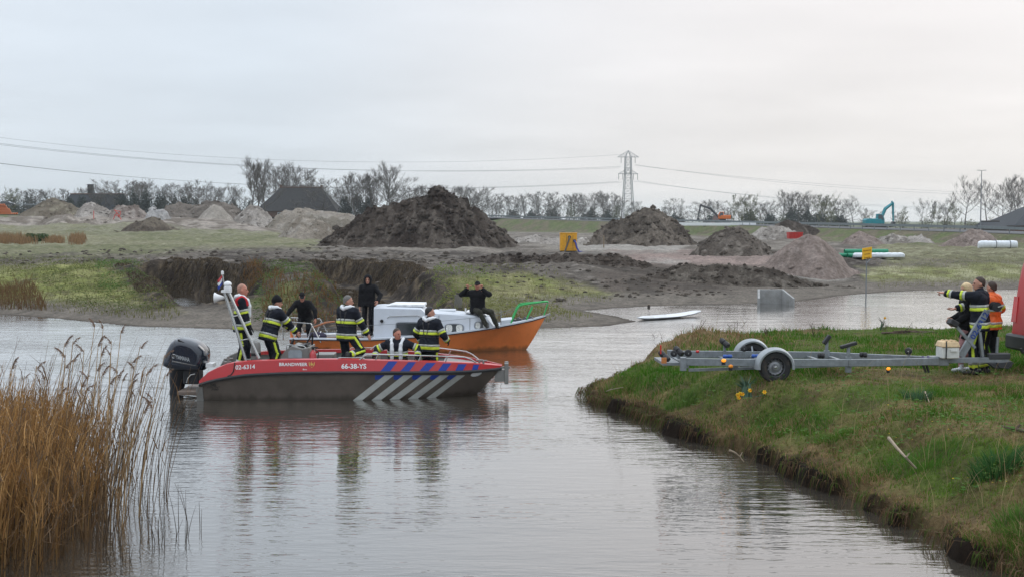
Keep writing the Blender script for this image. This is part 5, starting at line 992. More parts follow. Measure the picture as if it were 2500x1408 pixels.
word('02-6314', px2x(574, 896), px2x(622, 896), fz(598, 896), .088, near, M_letw, fb, .02, slope=.05)
word('BRANDWEER', px2x(681, 889), px2x(750, 889), fz(715, 888.5), .066, near, M_letw, fb, .025)
word('66-38-YS', px2x(833, 893), px2x(894, 893), fz(863, 893), .098, near, M_letw, fb, .03)
word('Bmc', px2x(739, 900), px2x(749, 900), fz(744, 900.5), .03, near, M_letw, fb, .02)
word('TXL', px2x(512, 940), px2x(527, 940), fz(519, 938.5), .05, near, M_ink, fb, .04, shear=.2); word('CONTENT', px2x(505, 945), px2x(536, 945), fz(520, 944.5), .04, near, M_black, fb, .0, shear=.2); word('700', px2x(514, 950), px2x(532, 950), fz(523, 950), .038, near, M_ink, fb, .02, shear=.2)
ex, ez = px2x(760.5, 888), fz(760.5, 888); m = MB()   # flame in an open shield
for sg in (-1, 1):
    m.add([near(ex + sg * a, ez + b) for a, b in ((.062, .035), (.050, .045), (.046, .0), (.030, -.035), (.040, -.048), (.060, -.01))], [(0, 1, 2, 5), (2, 3, 4, 5)])
m.add([near(ex + a, ez + b) for a, b in ((.004, .066), (-.028, .012), (-.022, -.016), (.0, -.032), (.012, .0), (-.004, .02))], [(0, 1, 2, 5), (2, 3, 4, 5)]); m.add([near(ex + a, ez + b) for a, b in ((.024, .03), (.012, -.005), (.004, -.03), (.026, -.016), (.032, .006))], [(0, 1, 2, 3, 4)])
m.add([near(ex + a, ez + b) for a, b in ((-.03, -.05), (0, -.062), (.03, -.05), (.0, -.076))], [(0, 1, 2, 3)]); m.build('emblem', M_gold, fb)
c_ = (px2x(1160.5, 923), fz(1160, 923) + .02); m = MB(); m.add([onside(c_[0] + .125 * math.cos(a) + .012 * math.sin(a), c_[1] + .062 * math.sin(a) + .02 * math.cos(a), .012) for a in [2 * math.pi * i / 20 for i in range(20)]], [tuple(range(20))]); hp = m.build('bow_badge', M_letw, fb)
m = MB(); m.tube([onside(c_[0] + .125 * math.cos(a) + .012 * math.sin(a), c_[1] + .062 * math.sin(a) + .02 * math.cos(a), .012) for a in [2 * math.pi * i / 20 for i in range(20)]], .009, 5, closed=True); m.build('badge_rim', M_steel, hp)
m = MB(); m.tube([onside(px2x(a, b), fz(a, b), .006) for a, b in ((572, 884), (571, 894), (569, 906), (563, 914), (555, 917))], .012, 6); m.build('panel_seam', M_rub, fb)
# bow fender frame
xb = LB
for y in (-.16, .16): m = MB(); m.box((xb + .10, y, .47), (.09, .09, .46)); m.build('bow_post', M_aluin, fb, bevel=.01)
MB().box((xb - .04, 0, .42), (.24, .3, .26)).build('bow_bracket', M_aluin, fb); MB().box((xb + .02, -.13, .60), (.3, .03, .04)).build('bow_plate', M_aluin, fb)
# rails
def rail(name, pts, r, parent, mat=M_steel): m = MB(); m.tube(pts, r, 8); return m.build(name, mat, parent, True)
for sg in (-1, 1):
    yq = lambda x: sg * (f_bg(x) - .07); xa, xc = px2x(877, 870), px2x(1163, 875)
    pts = [(xa, yq(xa), zg_(xa)), (xa + .10, yq(xa), zg_(xa) + .085), (xa + .20, yq(xa), zg_(xa) + .115)] + [(x, yq(x), zg_(x) + .125) for x in np.linspace(xa + .5, xc - .28, 8)] + [(xc - .14, yq(xc - .14), zg_(xc) + .10), (xc, yq(xc), zg_(xc))]
    rl = rail('hand_rail', pts, .017, fb)
    for x in (px2x(916, 870), px2x(1020, 870), px2x(1085, 870)): rail('stanchion', [(x, yq(x), zg_(x)), (x + .05, yq(x), zg_(x) + .125)], .013, rl)
for sg in (-1, 1): x0 = px2x(820, 874); rail('grab_rail', [(x0, sg * 1.02, zg_(3)), (x0 + .06, sg * 1.02, zg_(3) + .035), (x0 + .55, sg * 1.02, zg_(3) + .035), (x0 + .6, sg * 1.02, zg_(3))], .011, fb)
for px in (1168, 1178): x = px2x(px, 880); m = MB(); m.tube([(x, -.35, zg_(x)), (x, -.35, zg_(x) + .07)], .025, 6); m.tube([(x - .08, -.35, zg_(x) + .07), (x + .08, -.35, zg_(x) + .075)], .018, 6); m.build('bollard', M_aluin, fb)
# console with wheel and windscreen frame
cx0, cx1 = px2x(684, 880, 26.6), px2x(754, 850, 26.6); zt_ = float(A(745, 846, 26.7)[2]); zlo = .5; m = MB()
m.prism([(cx0, -.36, zlo), (cx0, -.36, .86), (cx0 + .10, -.36, 1.0), (cx0 + .25, -.36, 1.10), (cx0 + .48, -.36, zt_ - .03), (cx1, -.36, zt_), (cx1 + .02, -.36, zlo)], (0, .8, 0)); co = m.build('console', M_aluin, fb, bevel=.012)
m = MB(); x = px2x(718, 870, 26.5); m.prism([(x + a * .15, -.372, .93 + b * .08) for a, b in ((-1, -1.2), (1, -1.2), (1, .5), (.7, 1), (-.7, 1), (-1, .5))], (0, .014, 0)); m.build('console_window', mk('pale glass', tuple(S(170, 180, 186)), .1), co)
rail('console_rail', [(cx0 + .12, -.30, .98), (cx0 + .13, -.30, 1.12), (cx0 + .42, -.30, zt_ + .03), (cx0 + .5, -.30, zt_ + .02), (cx0 + .56, -.30, zt_ - .04)], .013, co)
MB().box((cx0 + .42, .0, zt_ + .0), (.3, .5, .05), (0, -.25, 0)).build('instrument_panel', M_black, co); m = MB(); wc = (cx0 + .16, .05, zt_ + .0); m.tube([(wc[0] + .10 * math.cos(a) * .5, wc[1] + .17 * math.sin(a), wc[2] + .17 * math.cos(a) * .85) for a in [2 * math.pi * i / 18 for i in range(18)]], .014, 6, closed=True)
for k in range(3): a = 2.1 * k; m.bar(wc, (wc[0] + .05 * math.cos(a), wc[1] + .16 * math.sin(a), wc[2] + .145 * math.cos(a)), .02, .012)
m.build('steering_wheel', M_black, co)
m = MB(); m.bar((cx1 - .16, .1, zt_), (cx1 + .02, .1, zt_ + .27), .06, .03); m.bar((cx1 - .02, .16, zt_), (cx1 + .0, .12, zt_ + .22), .03); m.build('plotter_bracket', M_black, co)
for px0, px1, zt2, y0 in ((773, 818, 875 - 13, .2), (874, 925, 866, .3)): xa, xc = px2x(px0, 870, 27.2), px2x(px1, 870, 27.2); zc = float(A(800, zt2, 27.1)[2]); MB().box(((xa + xc) / 2, y0, (zc + .2) / 2), (xc - xa, .5, zc - .2)).build('seat_box', M_aluin, fb, bevel=.015)
MB().box((px2x(975, 880, 26.8), -.18, .44), (.9, .4, .5)).build('thwart', M_aluin, fb, bevel=.015)
# stern: raised pods and engine well
for sg in (-1, 1):
    m = MB(); pr = [(.05, .44), (.15, .62), (.3, .74), (.5, .82), (.62, .84), (.62, .4), (.05, .3)]; m.prism([(x, sg * .60 - .14, z + (.07 if sg > 0 else -.08)) for x, z in pr], (0, .28, 0)); m.build('stern_pod', M_aluin, fb, bevel=.02)
m = MB(); x = px2x(551, 870); m.tube([(x, -.86, .78), (x, -.86, .92)], .03, 6); m.tube([(x - .10, -.86, .87), (x + .10, -.86, .88)], .02, 6); m.box((x - .02, -.86, .80), (.16, .12, .04)); m.build('stern_cleat', M_aluin, fb)
MB().box((-.28, 0, .10), (.62, 1.3, .08)).build('swim_platform', mk('scuffed plate', tuple(S(132, 118, 108)), .6, metal=.2, dirt=tuple(S(90, 70, 62)), dfac=.6), fb, bevel=.01)
for y in (-.62, .62): rail('platform_strut', [(-.5, y, .06), (0, y, .02)], .02, fb)
# stern mast: two raking tubes, light, radar dome, horn, flag
top1, top2 = A(548, 714, 26.15), A(558, 712, 26.15); loc = lambda p: (float(p[0] - FB0), float(p[1] - BOATY), float(p[2]))
t1, t2 = loc(top1), loc(top2); f1, f2 = loc(A(601, 880, 26.15)), loc(A(632, 874, 26.15))
mast = rail('mast_leg', [t1, f1], .032, fb); rail('mast_leg', [t2, f2], .032, fb); MB().box(((t1[0] + t2[0]) / 2, t1[1], t1[2] + .03), (.2, .14, .05)).build('mast_plate', M_letw, fb)
for k in (.35, .7): a = [t1[i] + (f1[i] - t1[i]) * k for i in range(3)]; b = [t2[i] + (f2[i] - t2[i]) * k for i in range(3)]; rail('mast_rung', [a, b], .014, fb)
dc = loc(A(556, 699, 26.15)); m = MB(); m.lathe([(.06, -.10), (.085, -.09), (.085, -.02), (.07, -.01), (.07, .02), (.085, .035), (.08, .07), (.05, .1), (.01, .11)], dc, 'Z', 14); m.build('beacon_lamp', M_letw, fb, True)
h0 = loc(A(548, 724, 26.2)); m = MB(); m.lathe([(.02, 0), (.045, -.05), (.08, -.15), (.11, -.20), (.115, -.21), (.10, -.21)], (h0[0], h0[1], h0[2] - .02), 'X', 14); m.build('searchlight', M_letw, fb, True)
p0, p1 = loc(A(550, 712, 26.2)), loc(A(543, 668, 26.2)); rail('antenna_pole', [p0, p1], .012, fb); m = MB(); m.lathe([(.0, -.02), (.03, -.02), (.03, .05), (.0, .06)], p1, 'Z', 10); m.build('navigation_lamp', M_letw, fb)
fl = loc(A(543, 686, 26.2))
for k, mt2 in enumerate((M_redp, M_letw, M_stripeb)):
    rows = [[(fl[0] - .005 - .10 * j / 4 * (1 - .2 * i), fl[1] + .02 * math.sin(j * 1.3 + i), fl[2] + .14 - (k + i) * .07 - .13 * j / 4) for j in range(5)] for i in (0, 1)]; m = MB(); m.grid(rows); fo = m.build('flag_band', mt2, fb)
# outboard engine
ob = bpy.data.objects.new('outboard_motor', None); COL.objects.link(ob); ob.parent = fb; M_cowl = mk('cowling lacquer', (.012, .018, .032), .18, var=.1, coat=.8); M_leg = mk('engine grey', (.010, .012, .016), .4)
ol = lambda px, py, Y=26.9: loc(A(px, py, Y))
OUT = [(399, 884), (402, 872), (411, 850), (420, 833), (431, 825), (446, 822), (468, 827), (489, 836), (504, 852), (507, 868), (505, 886), (499, 902), (470, 905), (440, 902), (412, 897), (401, 891)]
def cowl_sec(w, k, dz=0): # outline shrunk towards its middle, at lateral place w
    q = [ol(a, b) for a, b in OUT]; cxm = sum(p[0] for p in q) / len(q); czm = sum(p[2] for p in q) / len(q); return [(cxm + (p[0] - cxm) * k, w, czm + (p[2] - czm) * k + dz) for p in q]
m = MB(); rows = [cowl_sec(w, k) for w, k in ((-.36, .62), (-.345, .80), (-.30, .92), (-.20, .985), (0, 1), (.20, .985), (.30, .92), (.345, .80), (.36, .62))]; m.grid(rows, closeu=True); m.add(rows[0], [tuple(range(16))[::-1]]); m.add(rows[-1], [tuple(range(16))]); m.build('cowling', M_cowl, ob, True)
CY = -.366
def flat(x, z): return (x, CY + .03 * 0, z)
pA, pB = ol(437, 866), ol(471, 874); sl = (pB[2] - pA[2]) / (pB[0] - pA[0]); word('YAMAHA', pA[0], pB[0], pA[2], .082, flat, mk('silver print', tuple(S(190, 194, 196)), .35, metal=.3), ob, .03, slope=sl)
lc = ol(432, 865); m = MB(); m.tube([flat(lc[0] + .042 * math.cos(a), lc[2] + .042 * math.sin(a)) for a in [2 * math.pi * i / 16 for i in range(16)]], .006, 4, closed=True)
for k in range(3): a = math.pi / 2 + 2.094 * k; m.bar(flat(lc[0], lc[2]), flat(lc[0] + .04 * math.cos(a), lc[2] + .04 * math.sin(a)), .008)
m.build('emblem', M_steel, ob)
qa, qb = ol(428, 877), ol(497, 889); m = MB(); m.prism([flat(qa[0], qa[2] + .016), flat(qa[0], qa[2] - .012), flat(qb[0] - .05, qb[2] - .004), flat(qb[0] - .05, qb[2] + .002)], (0, .006, 0)); m.build('trim_stripe', M_steel, ob)
va = [ol(a, b) for a, b in ((442, 824.5), (459, 833), (446, 831.5), (441, 828))]; m = MB(); m.prism([(p[0], -.345, p[2]) for p in va], (0, .1, 0)); m.build('air_intake', M_ink, ob)
for (a, b) in ((420, 838), (418, 852)): p = ol(a, b); m = MB(); m.ball((p[0], -.2, p[2]), (.02, .03, .025), 8, 5); m.build('cover_latch', M_letw, ob)
m = MB(); rows = []
for py, x0, x1, w in ((898, 409, 492, .24), (912, 410, 470, .17), (930, 410, 452, .12), (950, 412, 446, .09), (962, 410, 444, .075), (985, 414, 438, .05)):
    a, b = ol(x0, py), ol(x1, py); cxm, hx = (a[0] + b[0]) / 2, (b[0] - a[0]) / 2; rows.append([(cxm + hx * math.cos(t), w * math.sin(t), a[2]) for t in [2 * math.pi * i / 14 for i in range(14)]])
m.grid(rows, closeu=True); m.build('lower_leg', M_leg, ob, True); a, b = ol(396, 963), ol(440, 960); m = MB(); m.prism([(a[0], -.14, a[2] - .05), (b[0], -.17, a[2] - .05), (b[0], .17, a[2] - .05), (a[0], .14, a[2] - .05)], (0, 0, .03)); m.build('cavitation_plate', M_leg, ob)
m = MB(); a, b = ol(452, 925), ol(486, 915); m.box(((a[0] + b[0]) / 2, 0, .42), (.34, .44, .36)); m.build('mount_bracket', M_leg, ob, bevel=.02); m = MB(); m.tube([ol(456, 934, 26.75), ol(459, 922, 26.75), ol(466, 914, 26.75), ol(476, 912, 26.75)], .014, 6); m.build('hose', M_steel, ob)
MB().box((0.02, -.1, .66), (.16, .3, .08)).build('cable_tray', M_letw, ob)
# things carried on board
m = None; ext = thing('fire_extinguisher', 'red fire extinguisher strapped beside the console of the fire boat', 'fire extinguisher', (FB0 + px2x(765, 870, 26.6), 26.55, .40)); zt_ = float(A(765, 852, 26.55)[2]) - .40
m = MB(); m.lathe([(.07, 0), (.075, .02), (.075, zt_ - .10), (.05, zt_ - .05), (.025, zt_ - .02), (.025, zt_)], (0, 0, 0), 'Z', 14); m.build('cylinder', M_redp, ext, True); m = MB(); m.lathe([(.03, zt_), (.035, zt_ + .05), (.02, zt_ + .06)], (0, 0, 0), 'Z', 8); m.bar((-.02, 0, zt_ + .05), (.11, 0, zt_ + .04), .025); m.build('valve', M_black, ext); m = MB(); m.lathe([(.0765, zt_ - .33), (.0765, zt_ - .22)], (0, 0, 0), 'Z', 14, cap=False); m.build('label_print', M_letw, ext)
m = MB(); m.tube([(.05, 0, zt_), (.12, 0, zt_ - .05), (.10, -.02, zt_ - .3)], .012, 6); m.build('hose', M_black, ext)
pb = thing('canister', 'grey round ended canister behind the mast foot of the fire boat', 'canister', (FB0 + px2x(626, 866, 26.4), 26.35, .52)); pb['label'] = 'grey round ended canister behind the mast foot of the fire boat'; m = MB(); m.lathe([(.03, -.3), (.09, -.27), (.105, -.2), (.105, .22), (.09, .3), (.03, .34)], (0, 0, .38), 'Z', 14); m.build('body', M_aluin, pb, True); m = MB(); m.lathe([(.108, .02), (.108, .08)], (0, 0, .38), 'Z', 14, cap=False); m.build('band', M_black, pb); m = MB(); m.box((0, 0, .05), (.2, .2, .1)); m.build('foot', M_black, pb)

# ================================================================== orange cabin boat
M_or = mk('orange gelcoat', (.80, .225, .060), .42, var=.10, scale=.9, dirt=(.52, .15, .04), dfac=.5, dscale=1.6, bump=.03, bscale=12, wl=(.16, .075, .03)); M_gel = mk('white gelcoat', (.54, .57, .62), .4, var=.05, dirt=(.42, .42, .40), dfac=.35, dscale=3); M_gelg = mk('grey weathered gelcoat', tuple(S(158, 164, 172)), .5, dirt=(.25, .24, .22), dfac=.5); M_green = mk('green tube paint', (.02, .36, .08), .4, var=.12); M_teak = mk('worn teak', tuple(S(150, 120, 92)), .8, stretch=(1, 6, 1)); M_curt = mk('lace curtain', (.55, .55, .52), .9, var=.3, scale=30)
OX0, OY = A(712, 826, 36.0)[0], 36.4; yb_ = thing('cabin_boat', 'old orange cabin sailing boat with white cabin and green bow rail', 'boat', (float(OX0), OY, 0)); ox = lambda px, py=800, Y=36.0: float(A(px, py, Y)[0] - OX0); oz = lambda px, py, Y=36.0: float(A(px, py, Y)[2]); LO = ox(1333, 772, OY)
def o_b(x): t = x / LO; return 1.12 * (1 - max(0, (t - .45) / .55) ** 2.1) * (1 - .30 * max(0, (.4 - t) / .4) ** 1.6)
def o_w(x): t = x / LO; return max(0, .96 * (1 - max(0, (t - .40) / .46) ** 2) * (1 - .5 * max(0, (.4 - t) / .4) ** 1.5))
SH = [(ox(a), oz(a, b, OY - o_b(ox(a)))) for a, b in ((712, 827), (780, 827), (860, 828.5), (920, 828), (1000, 823), (1080, 816.5), (1140, 809), (1200, 800), (1260, 789), (1300, 780.5), (1333, 771))]; osh = lambda x: interp(x, SH)
def oside(x, z): t = max(-.2, z / max(.2, osh(x))); return max(0, o_w(x) + (o_b(x) - o_w(x)) * (t ** 1.2 if t > 0 else t * .5))
ostem = lambda z: ox(1284, 862, OY) + (LO - ox(1284, 862, OY)) * (max(0, z) / 1.0) ** .9
XO = list(np.linspace(0, LO * .8, 26)) + list(np.linspace(LO * .82, LO, 14)); m = MB()
for sg in (-1, 1):
    rows = []
    for x in XO:
        r_ = [(min(x, ostem(-.2) - .1), 0, -.45), (min(x, ostem(-.1)), sg * o_w(x) * .7, -.2)]
        for k in range(9): z = -.02 + (osh(x) + .02) * k / 8; r_.append((min(x, ostem(z)), sg * oside(x, z), z))
        rows.append(r_)
    m.grid(rows)
m.add([(0, 0, -.4), (0, -oside(0, 0), 0), (0, -oside(0, .4), osh(0)), (0, oside(0, .4), osh(0)), (0, oside(0, 0), 0)], [(0, 1, 2, 3, 4)]); m.build('hull', M_or, yb_, True)
m = MB()
for sg in (-1, 1): m.grid([[(x, sg * (oside(x, osh(x)) - .02), osh(x) - .012), (x, sg * (oside(x, osh(x)) + .022), osh(x) - .008), (x, sg * (oside(x, osh(x)) + .022), osh(x) + .035), (x, sg * (oside(x, osh(x)) - .03), osh(x) + .04)] for x in XO])
m.build('gunwale_strip', M_gel, yb_, True)
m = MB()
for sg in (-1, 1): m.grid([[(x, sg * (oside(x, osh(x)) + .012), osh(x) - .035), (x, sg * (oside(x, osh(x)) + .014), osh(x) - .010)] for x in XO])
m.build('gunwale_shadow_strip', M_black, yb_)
m = MB(); m.grid([[(x, -max(.01, o_b(x) - .02), osh(x) + .015), (x, 0, osh(x) + .04), (x, max(.01, o_b(x) - .02), osh(x) + .015)] for x in XO if x > ox(905)]); m.build('deck', M_gel, yb_, True)
m = MB()
for sg in (-1, 1): m.grid([[(x, sg * (o_b(x) - .02), osh(x) + .02), (x, sg * (o_b(x) - .28), osh(x) + .02), (x, sg * (o_b(x) - .30), .1)] for x in XO if x < ox(920)])
m.build('side_deck', M_gel, yb_); m = MB(); m.grid([[(x, -.8, .14), (x, .8, .14)] for x in (0.05, ox(925))]); m.build('cockpit_floor', M_teak, yb_)
for sg in (-1, 1): MB().box((ox(800), sg * .62, .30), (1.8, .34, .06)).build('cockpit_bench', M_teak, yb_, bevel=.01)
def cab(name, prof, wb_, wt_, mat, par):      # profile (x, z) list along the top edge; walls lean inward
    m = MB(); z0 = [osh(x) + .02 for x, z in prof]; rows = []
    for (x, z), zb in zip(prof, z0): rows.append([(x, -wb_, zb - .06), (x, -wt_ - .02, z - .04), (x, -wt_ + .06, z), (x, 0, z + .03), (x, wt_ - .06, z), (x, wt_ + .02, z - .04), (x, wb_, zb - .06)])
    m.grid(rows); m.add(rows[0], [tuple(range(7))]); m.add(rows[-1], [tuple(range(7))[::-1]]); return m.build(name, mat, par, False, bevel=0)
ph = cab('wheelhouse', [(ox(916), oz(916, 749, 35.8)), (ox(930), oz(930, 748, 35.8)), (ox(1030), oz(1030, 750.5, 35.8)), (ox(1046), oz(1046, 765, 35.8))], .80, .70, M_gel, yb_)
MB().add([(ox(918), -.52, .12), (ox(918), .52, .12), (ox(908), .46, oz(908, 752)), (ox(908), -.46, oz(908, 752))], [(0, 1, 2, 3)]).build('doorway', M_gelg, ph)
m = MB(); m.prism([(ox(944), -.55, oz(944, 746)), (ox(960), -.55, oz(960, 741)), (ox(1036), -.55, oz(1036, 742)), (ox(1037), -.55, oz(1037, 748))], (0, 1.1, 0)); m.build('sliding_hatch', mk('hatch white', (.74, .75, .76), .4), ph, bevel=.01)
rail('hand_rail', [(ox(948), -.74, oz(948, 776, 35.7)), (ox(954), -.76, oz(954, 771, 35.7)), (ox(1022), -.76, oz(1022, 769, 35.7)), (ox(1030), -.74, oz(1030, 773, 35.7))], .012, ph)
def rr(cx_, cz_, w, h, n=24, p=3.2): return [(cx_ + w / 2 * math.copysign(abs(math.cos(a)) ** (2 / p), math.cos(a)), cz_ + h / 2 * math.copysign(abs(math.sin(a)) ** (2 / p), math.sin(a))) for a in [2 * math.pi * i / n for i in range(n)]]
def wallpt(x, z, wb_, wt_, zt_, off): zb = osh(x) - .04; t = (z - zb) / (zt_ - zb); return (x, -(wb_ + (wt_ + .02 - wb_) * t) - off, z)
def port(cxp, cyp, wpx, hpx, wb_, wt_, ztop, par, rim, p=3.2, curtain=True):
    x, z = ox(cxp, cyp, 35.6), oz(cxp, cyp, 35.62); w, h = wpx / FPX * 35.6, hpx / FPX * 35.6; q = rr(x, z, w, h, 24, p)
    m = MB(); m.add([wallpt(a, b, wb_, wt_, ztop, .006) for a, b in q], [tuple(range(24))]); o = m.build('window', M_glassd, par); m = MB(); m.tube([wallpt(a, b, wb_, wt_, ztop, .008) for a, b in q], .016, 5, closed=True); m.build('frame', rim, o)
    if curtain:
        for s_ in (-1, 1): m = MB(); q2 = rr(x + s_ * w * .27, z, w * .34, h * .82, 16, p); m.add([wallpt(a, b, wb_, wt_, ztop, .010) for a, b in q2], [tuple(range(16))]); m.build('curtain', M_curt, o)
    return o
port(1002, 802, 72, 33, .80, .70, oz(1000, 750), ph, M_gelg, 8, False); m = MB(); x, z = ox(932, 783, 35.6), oz(932, 783, 35.6); m.lathe([(.0, -.03), (.05, -.03), (.05, .0)], (x, -.78, z), 'Y', 10); m.build('side_lamp', M_black, ph)
tr = cab('cabin_trunk', [(ox(1044), oz(1044, 764, 35.8)), (ox(1060), oz(1060, 761, 35.8)), (ox(1120), oz(1120, 765, 35.8)), (ox(1160), oz(1160, 770, 35.8)), (ox(1192), oz(1192, 776, 35.8)), (ox(1210), oz(1210, 797, 35.8))], .74, .62, M_gel, yb_)
port(1108.5, 801, 47, 22, .74, .62, oz(1108, 765), tr, M_gelg); port(1176, 794, 36, 18, .74, .62, oz(1176, 774), tr, M_gelg)
for pxa, pya in ((1073, 769), (1148, 776)): m = MB(); m.bar((ox(pxa), -.75, oz(pxa, pya + 42, 35.6)), (ox(pxa), -.65, oz(pxa, pya, 35.7)), .012, .012); m.build('joint_strip', M_dgrey, tr)
rail('hand_rail', [(ox(1088), -.50, oz(1088, 775, 35.8)), (ox(1092), -.5, oz(1092, 771, 35.8)), (ox(1142), -.5, oz(1142, 770, 35.8)), (ox(1147), -.5, oz(1147, 774, 35.8))], .012, tr)
MB().box((ox(1090), .1, oz(1090, 760)), (.5, .6, .06)).build('fore_hatch', M_gel, tr, bevel=.01); m = MB(); m.prism([(ox(1136), -.45, oz(1136, 764)), (ox(1140), -.5, oz(1140, 760)), (ox(1186), -.5, oz(1186, 767)), (ox(1190), -.45, oz(1190, 771))], (0, .9, 0)); m.build('roof_pad', M_letw, tr, bevel=.02)
MB().box((ox(1137), -.5, oz(1137, 757)), (.05, .05, .14)).build('cleat', M_letw, tr)
m = MB(); m.prism([(ox(1222), -.42, osh(ox(1222)) + .02), (ox(1250), -.42, osh(ox(1250)) + .02), (ox(1250), -.42, oz(1250, 778)), (ox(1222), -.42, oz(1222, 781))], (0, .84, 0)); m.build('fore_locker', M_gel, yb_, bevel=.015)
# pulpit, pushpit, lifelines
for sg in (-1, 1):
    yy_ = lambda x: sg * (o_b(x) - .06); P_ = lambda px, py, k=1.0: (ox(px, py, OY), sg * max(.03, o_b(min(ox(px, py, OY), LO * .985)) - .05) * k, oz(px, py, OY - sg * -0.0))
    rail('bow_rail', [P_(1247, 786), P_(1262, 752), P_(1268, 744), P_(1280, 741), P_(1336, 735, 1.0), (LO + .06, 0, oz(1340, 737, OY))], .024, yb_, M_green)
    rail('bow_rail_leg', [P_(1284, 780), P_(1300, 748)], .018, yb_, M_green); rail('bow_rail_leg', [P_(1326, 774), P_(1337, 741)], .018, yb_, M_green)
    rail('stern_rail', [P_(702, 824), P_(700, 779), P_(770, 783), P_(795, 828)], .020, yb_); rail('stern_rail_leg', [P_(735, 826), P_(712, 780)], .016, yb_); rail('stern_rail_leg', [P_(760, 826), P_(775, 785)], .016, yb_)
    for px in (893, 1223): rail('stanchion', [P_(px, 825 if px < 1000 else 795), P_(px, 786 if px < 1000 else 758)], .011, yb_)
    rail('lifeline', [P_(795, 795), P_(893, 787), P_(1050, 779), P_(1223, 765), P_(1262, 752)], .005, yb_, M_cable)
m = MB(); m.tube([(ox(738), 0, .55), (ox(760), .05, .66), (ox(790), .05, .80), (ox(812), .05, .83)], [.03, .032, .028, .024], 8); tag(m.build('tiller', mk('varnished wood', (.42, .15, .06), .35), yb_, True))
m = MB(); m.box((-.06, 0, .2), (.05, .3, 1.0)); m.build('rudder', M_or, yb_)
m = MB()
for a, b, w in ((1256, 781, .1), (1270, 779, .14), (1285, 777, .1), (1300, 776, .12)): m.box((ox(a), .05, oz(a, b, OY) - .02), (w, .2, .10), (.2, .3, .5))
m.tube([(ox(1258), -.1, oz(1258, 786, OY)), (ox(1280), .0, oz(1280, 779, OY)), (ox(1310), 0, oz(1310, 776, OY))], .03, 6); m.build('anchor_gear', M_dgrey, yb_)
m = MB(); m.bar((ox(1318), 0, oz(1318, 775, OY)), (ox(1345), 0, oz(1345, 765, OY)), .07, .04); m.build('bow_roller', M_steel, yb_)
rail('cockpit_tube', [(ox(790), -.2, .45), (ox(830), -.25, .5), (ox(880), -.2, .46)], .02, yb_, M_letw)
bb = thing('bundle', 'dark sailcloth bundle lying in the cockpit of the orange boat', 'bundle', (float(OX0 + ox(772)), OY - .3, .33)); m = MB(); m.ball((0, 0, .1), (.3, .2, .13), 12, 8); m.build('cloth', mk('dark cloth', (.03, .025, .05), .9), bb, True); m = MB(); m.tube([(.1, -.2, .12), (.12, 0, .24), (.1, .2, .12)], .012, 5); m.build('tie', M_letw, bb)
# ================================================================== people (smooth implicit bodies meshed with surface nets)
def snet(f, lo, hi, h):
    lo = np.array(lo, float); hi = np.array(hi, float); n = np.maximum(((hi - lo) / h).astype(int) + 2, 3)
    ax = [lo[i] + h * np.arange(n[i]) for i in range(3)]; G = np.stack(np.meshgrid(*ax, indexing='ij'), -1).astype(np.float32)
    v = f(G.reshape(-1, 3)).reshape(n).astype(np.float32); s = v < 0
    c = [v[i:n[0] - 1 + i, j:n[1] - 1 + j, k:n[2] - 1 + k] for i in (0, 1) for j in (0, 1) for k in (0, 1)]
    cs = np.stack([q < 0 for q in c]); cnt = cs.sum(0); act = (cnt > 0) & (cnt < 8); idx = -np.ones(act.shape, int); ids = np.argwhere(act)
    if len(ids) == 0: return np.zeros((0, 3)), np.zeros((0, 4), int)
    idx[act] = np.arange(len(ids)); cv = np.stack([q[act] for q in c], 1); off = np.array([(i, j, k) for i in (0, 1) for j in (0, 1) for k in (0, 1)], float)
    acc = np.zeros((len(ids), 3)); num = np.zeros(len(ids))
    for a in range(8):
        for b in range(a + 1, 8):
            if np.abs(off[a] - off[b]).sum() != 1: continue
            x = (cv[:, a] < 0) != (cv[:, b] < 0); t = cv[:, a] / np.where(x, cv[:, a] - cv[:, b], 1); p = off[a] + (off[b] - off[a]) * t[:, None]; acc[x] += p[x]; num[x] += 1
    V_ = lo + h * (ids + acc / np.maximum(num, 1)[:, None]); Fs = []
    for d in range(3):
        e = [1 if i == d else 0 for i in range(3)]; a = s[:n[0] - e[0], :n[1] - e[1], :n[2] - e[2]]; b = s[e[0]:, e[1]:, e[2]:]; x = np.argwhere(a != b)
        o1, o2 = [(1, 2), (2, 0), (0, 1)][d]; x = x[(x[:, o1] > 0) & (x[:, o2] > 0) & (x[:, o1] < n[o1] - 1) & (x[:, o2] < n[o2] - 1)]
        u1 = np.zeros(3, int); u1[o1] = 1; u2 = np.zeros(3, int); u2[o2] = 1
        q = np.stack([idx[tuple((x - u1 - u2).T)], idx[tuple((x - u2).T)], idx[tuple(x.T)], idx[tuple((x - u1).T)]], 1); fl = ~a[tuple(x.T)]; q[fl] = q[fl][:, ::-1]; Fs.append(q)
    F_ = np.concatenate(Fs); return V_, F_[(F_ >= 0).all(1)]
def rc(p, a, b, r1, r2):
    a = np.asarray(a, np.float32); ba = np.asarray(b, np.float32) - a; h = np.clip(((p - a) @ ba) / max(float(ba @ ba), 1e-9), 0, 1); return np.linalg.norm(p - a - h[:, None] * ba, axis=1) - (r1 + (r2 - r1) * h)
def ell(p, c, r): r = np.asarray(r, np.float32); q = (p - np.asarray(c, np.float32)) / r; k0 = np.linalg.norm(q, axis=1); k1 = np.linalg.norm(q / r, axis=1) + 1e-9; return k0 * (k0 - 1) / k1
def smin(a, b, k): h = np.clip(.5 + .5 * (b - a) / k, 0, 1); return b * (1 - h) + a * h - k * h * (1 - h)
def un(k, *d):
    o = d[0]
    for q in d[1:]: o = smin(o, q, k)
    return o
def nrm(v): v = np.asarray(v, float); return v / (np.linalg.norm(v) + 1e-9)
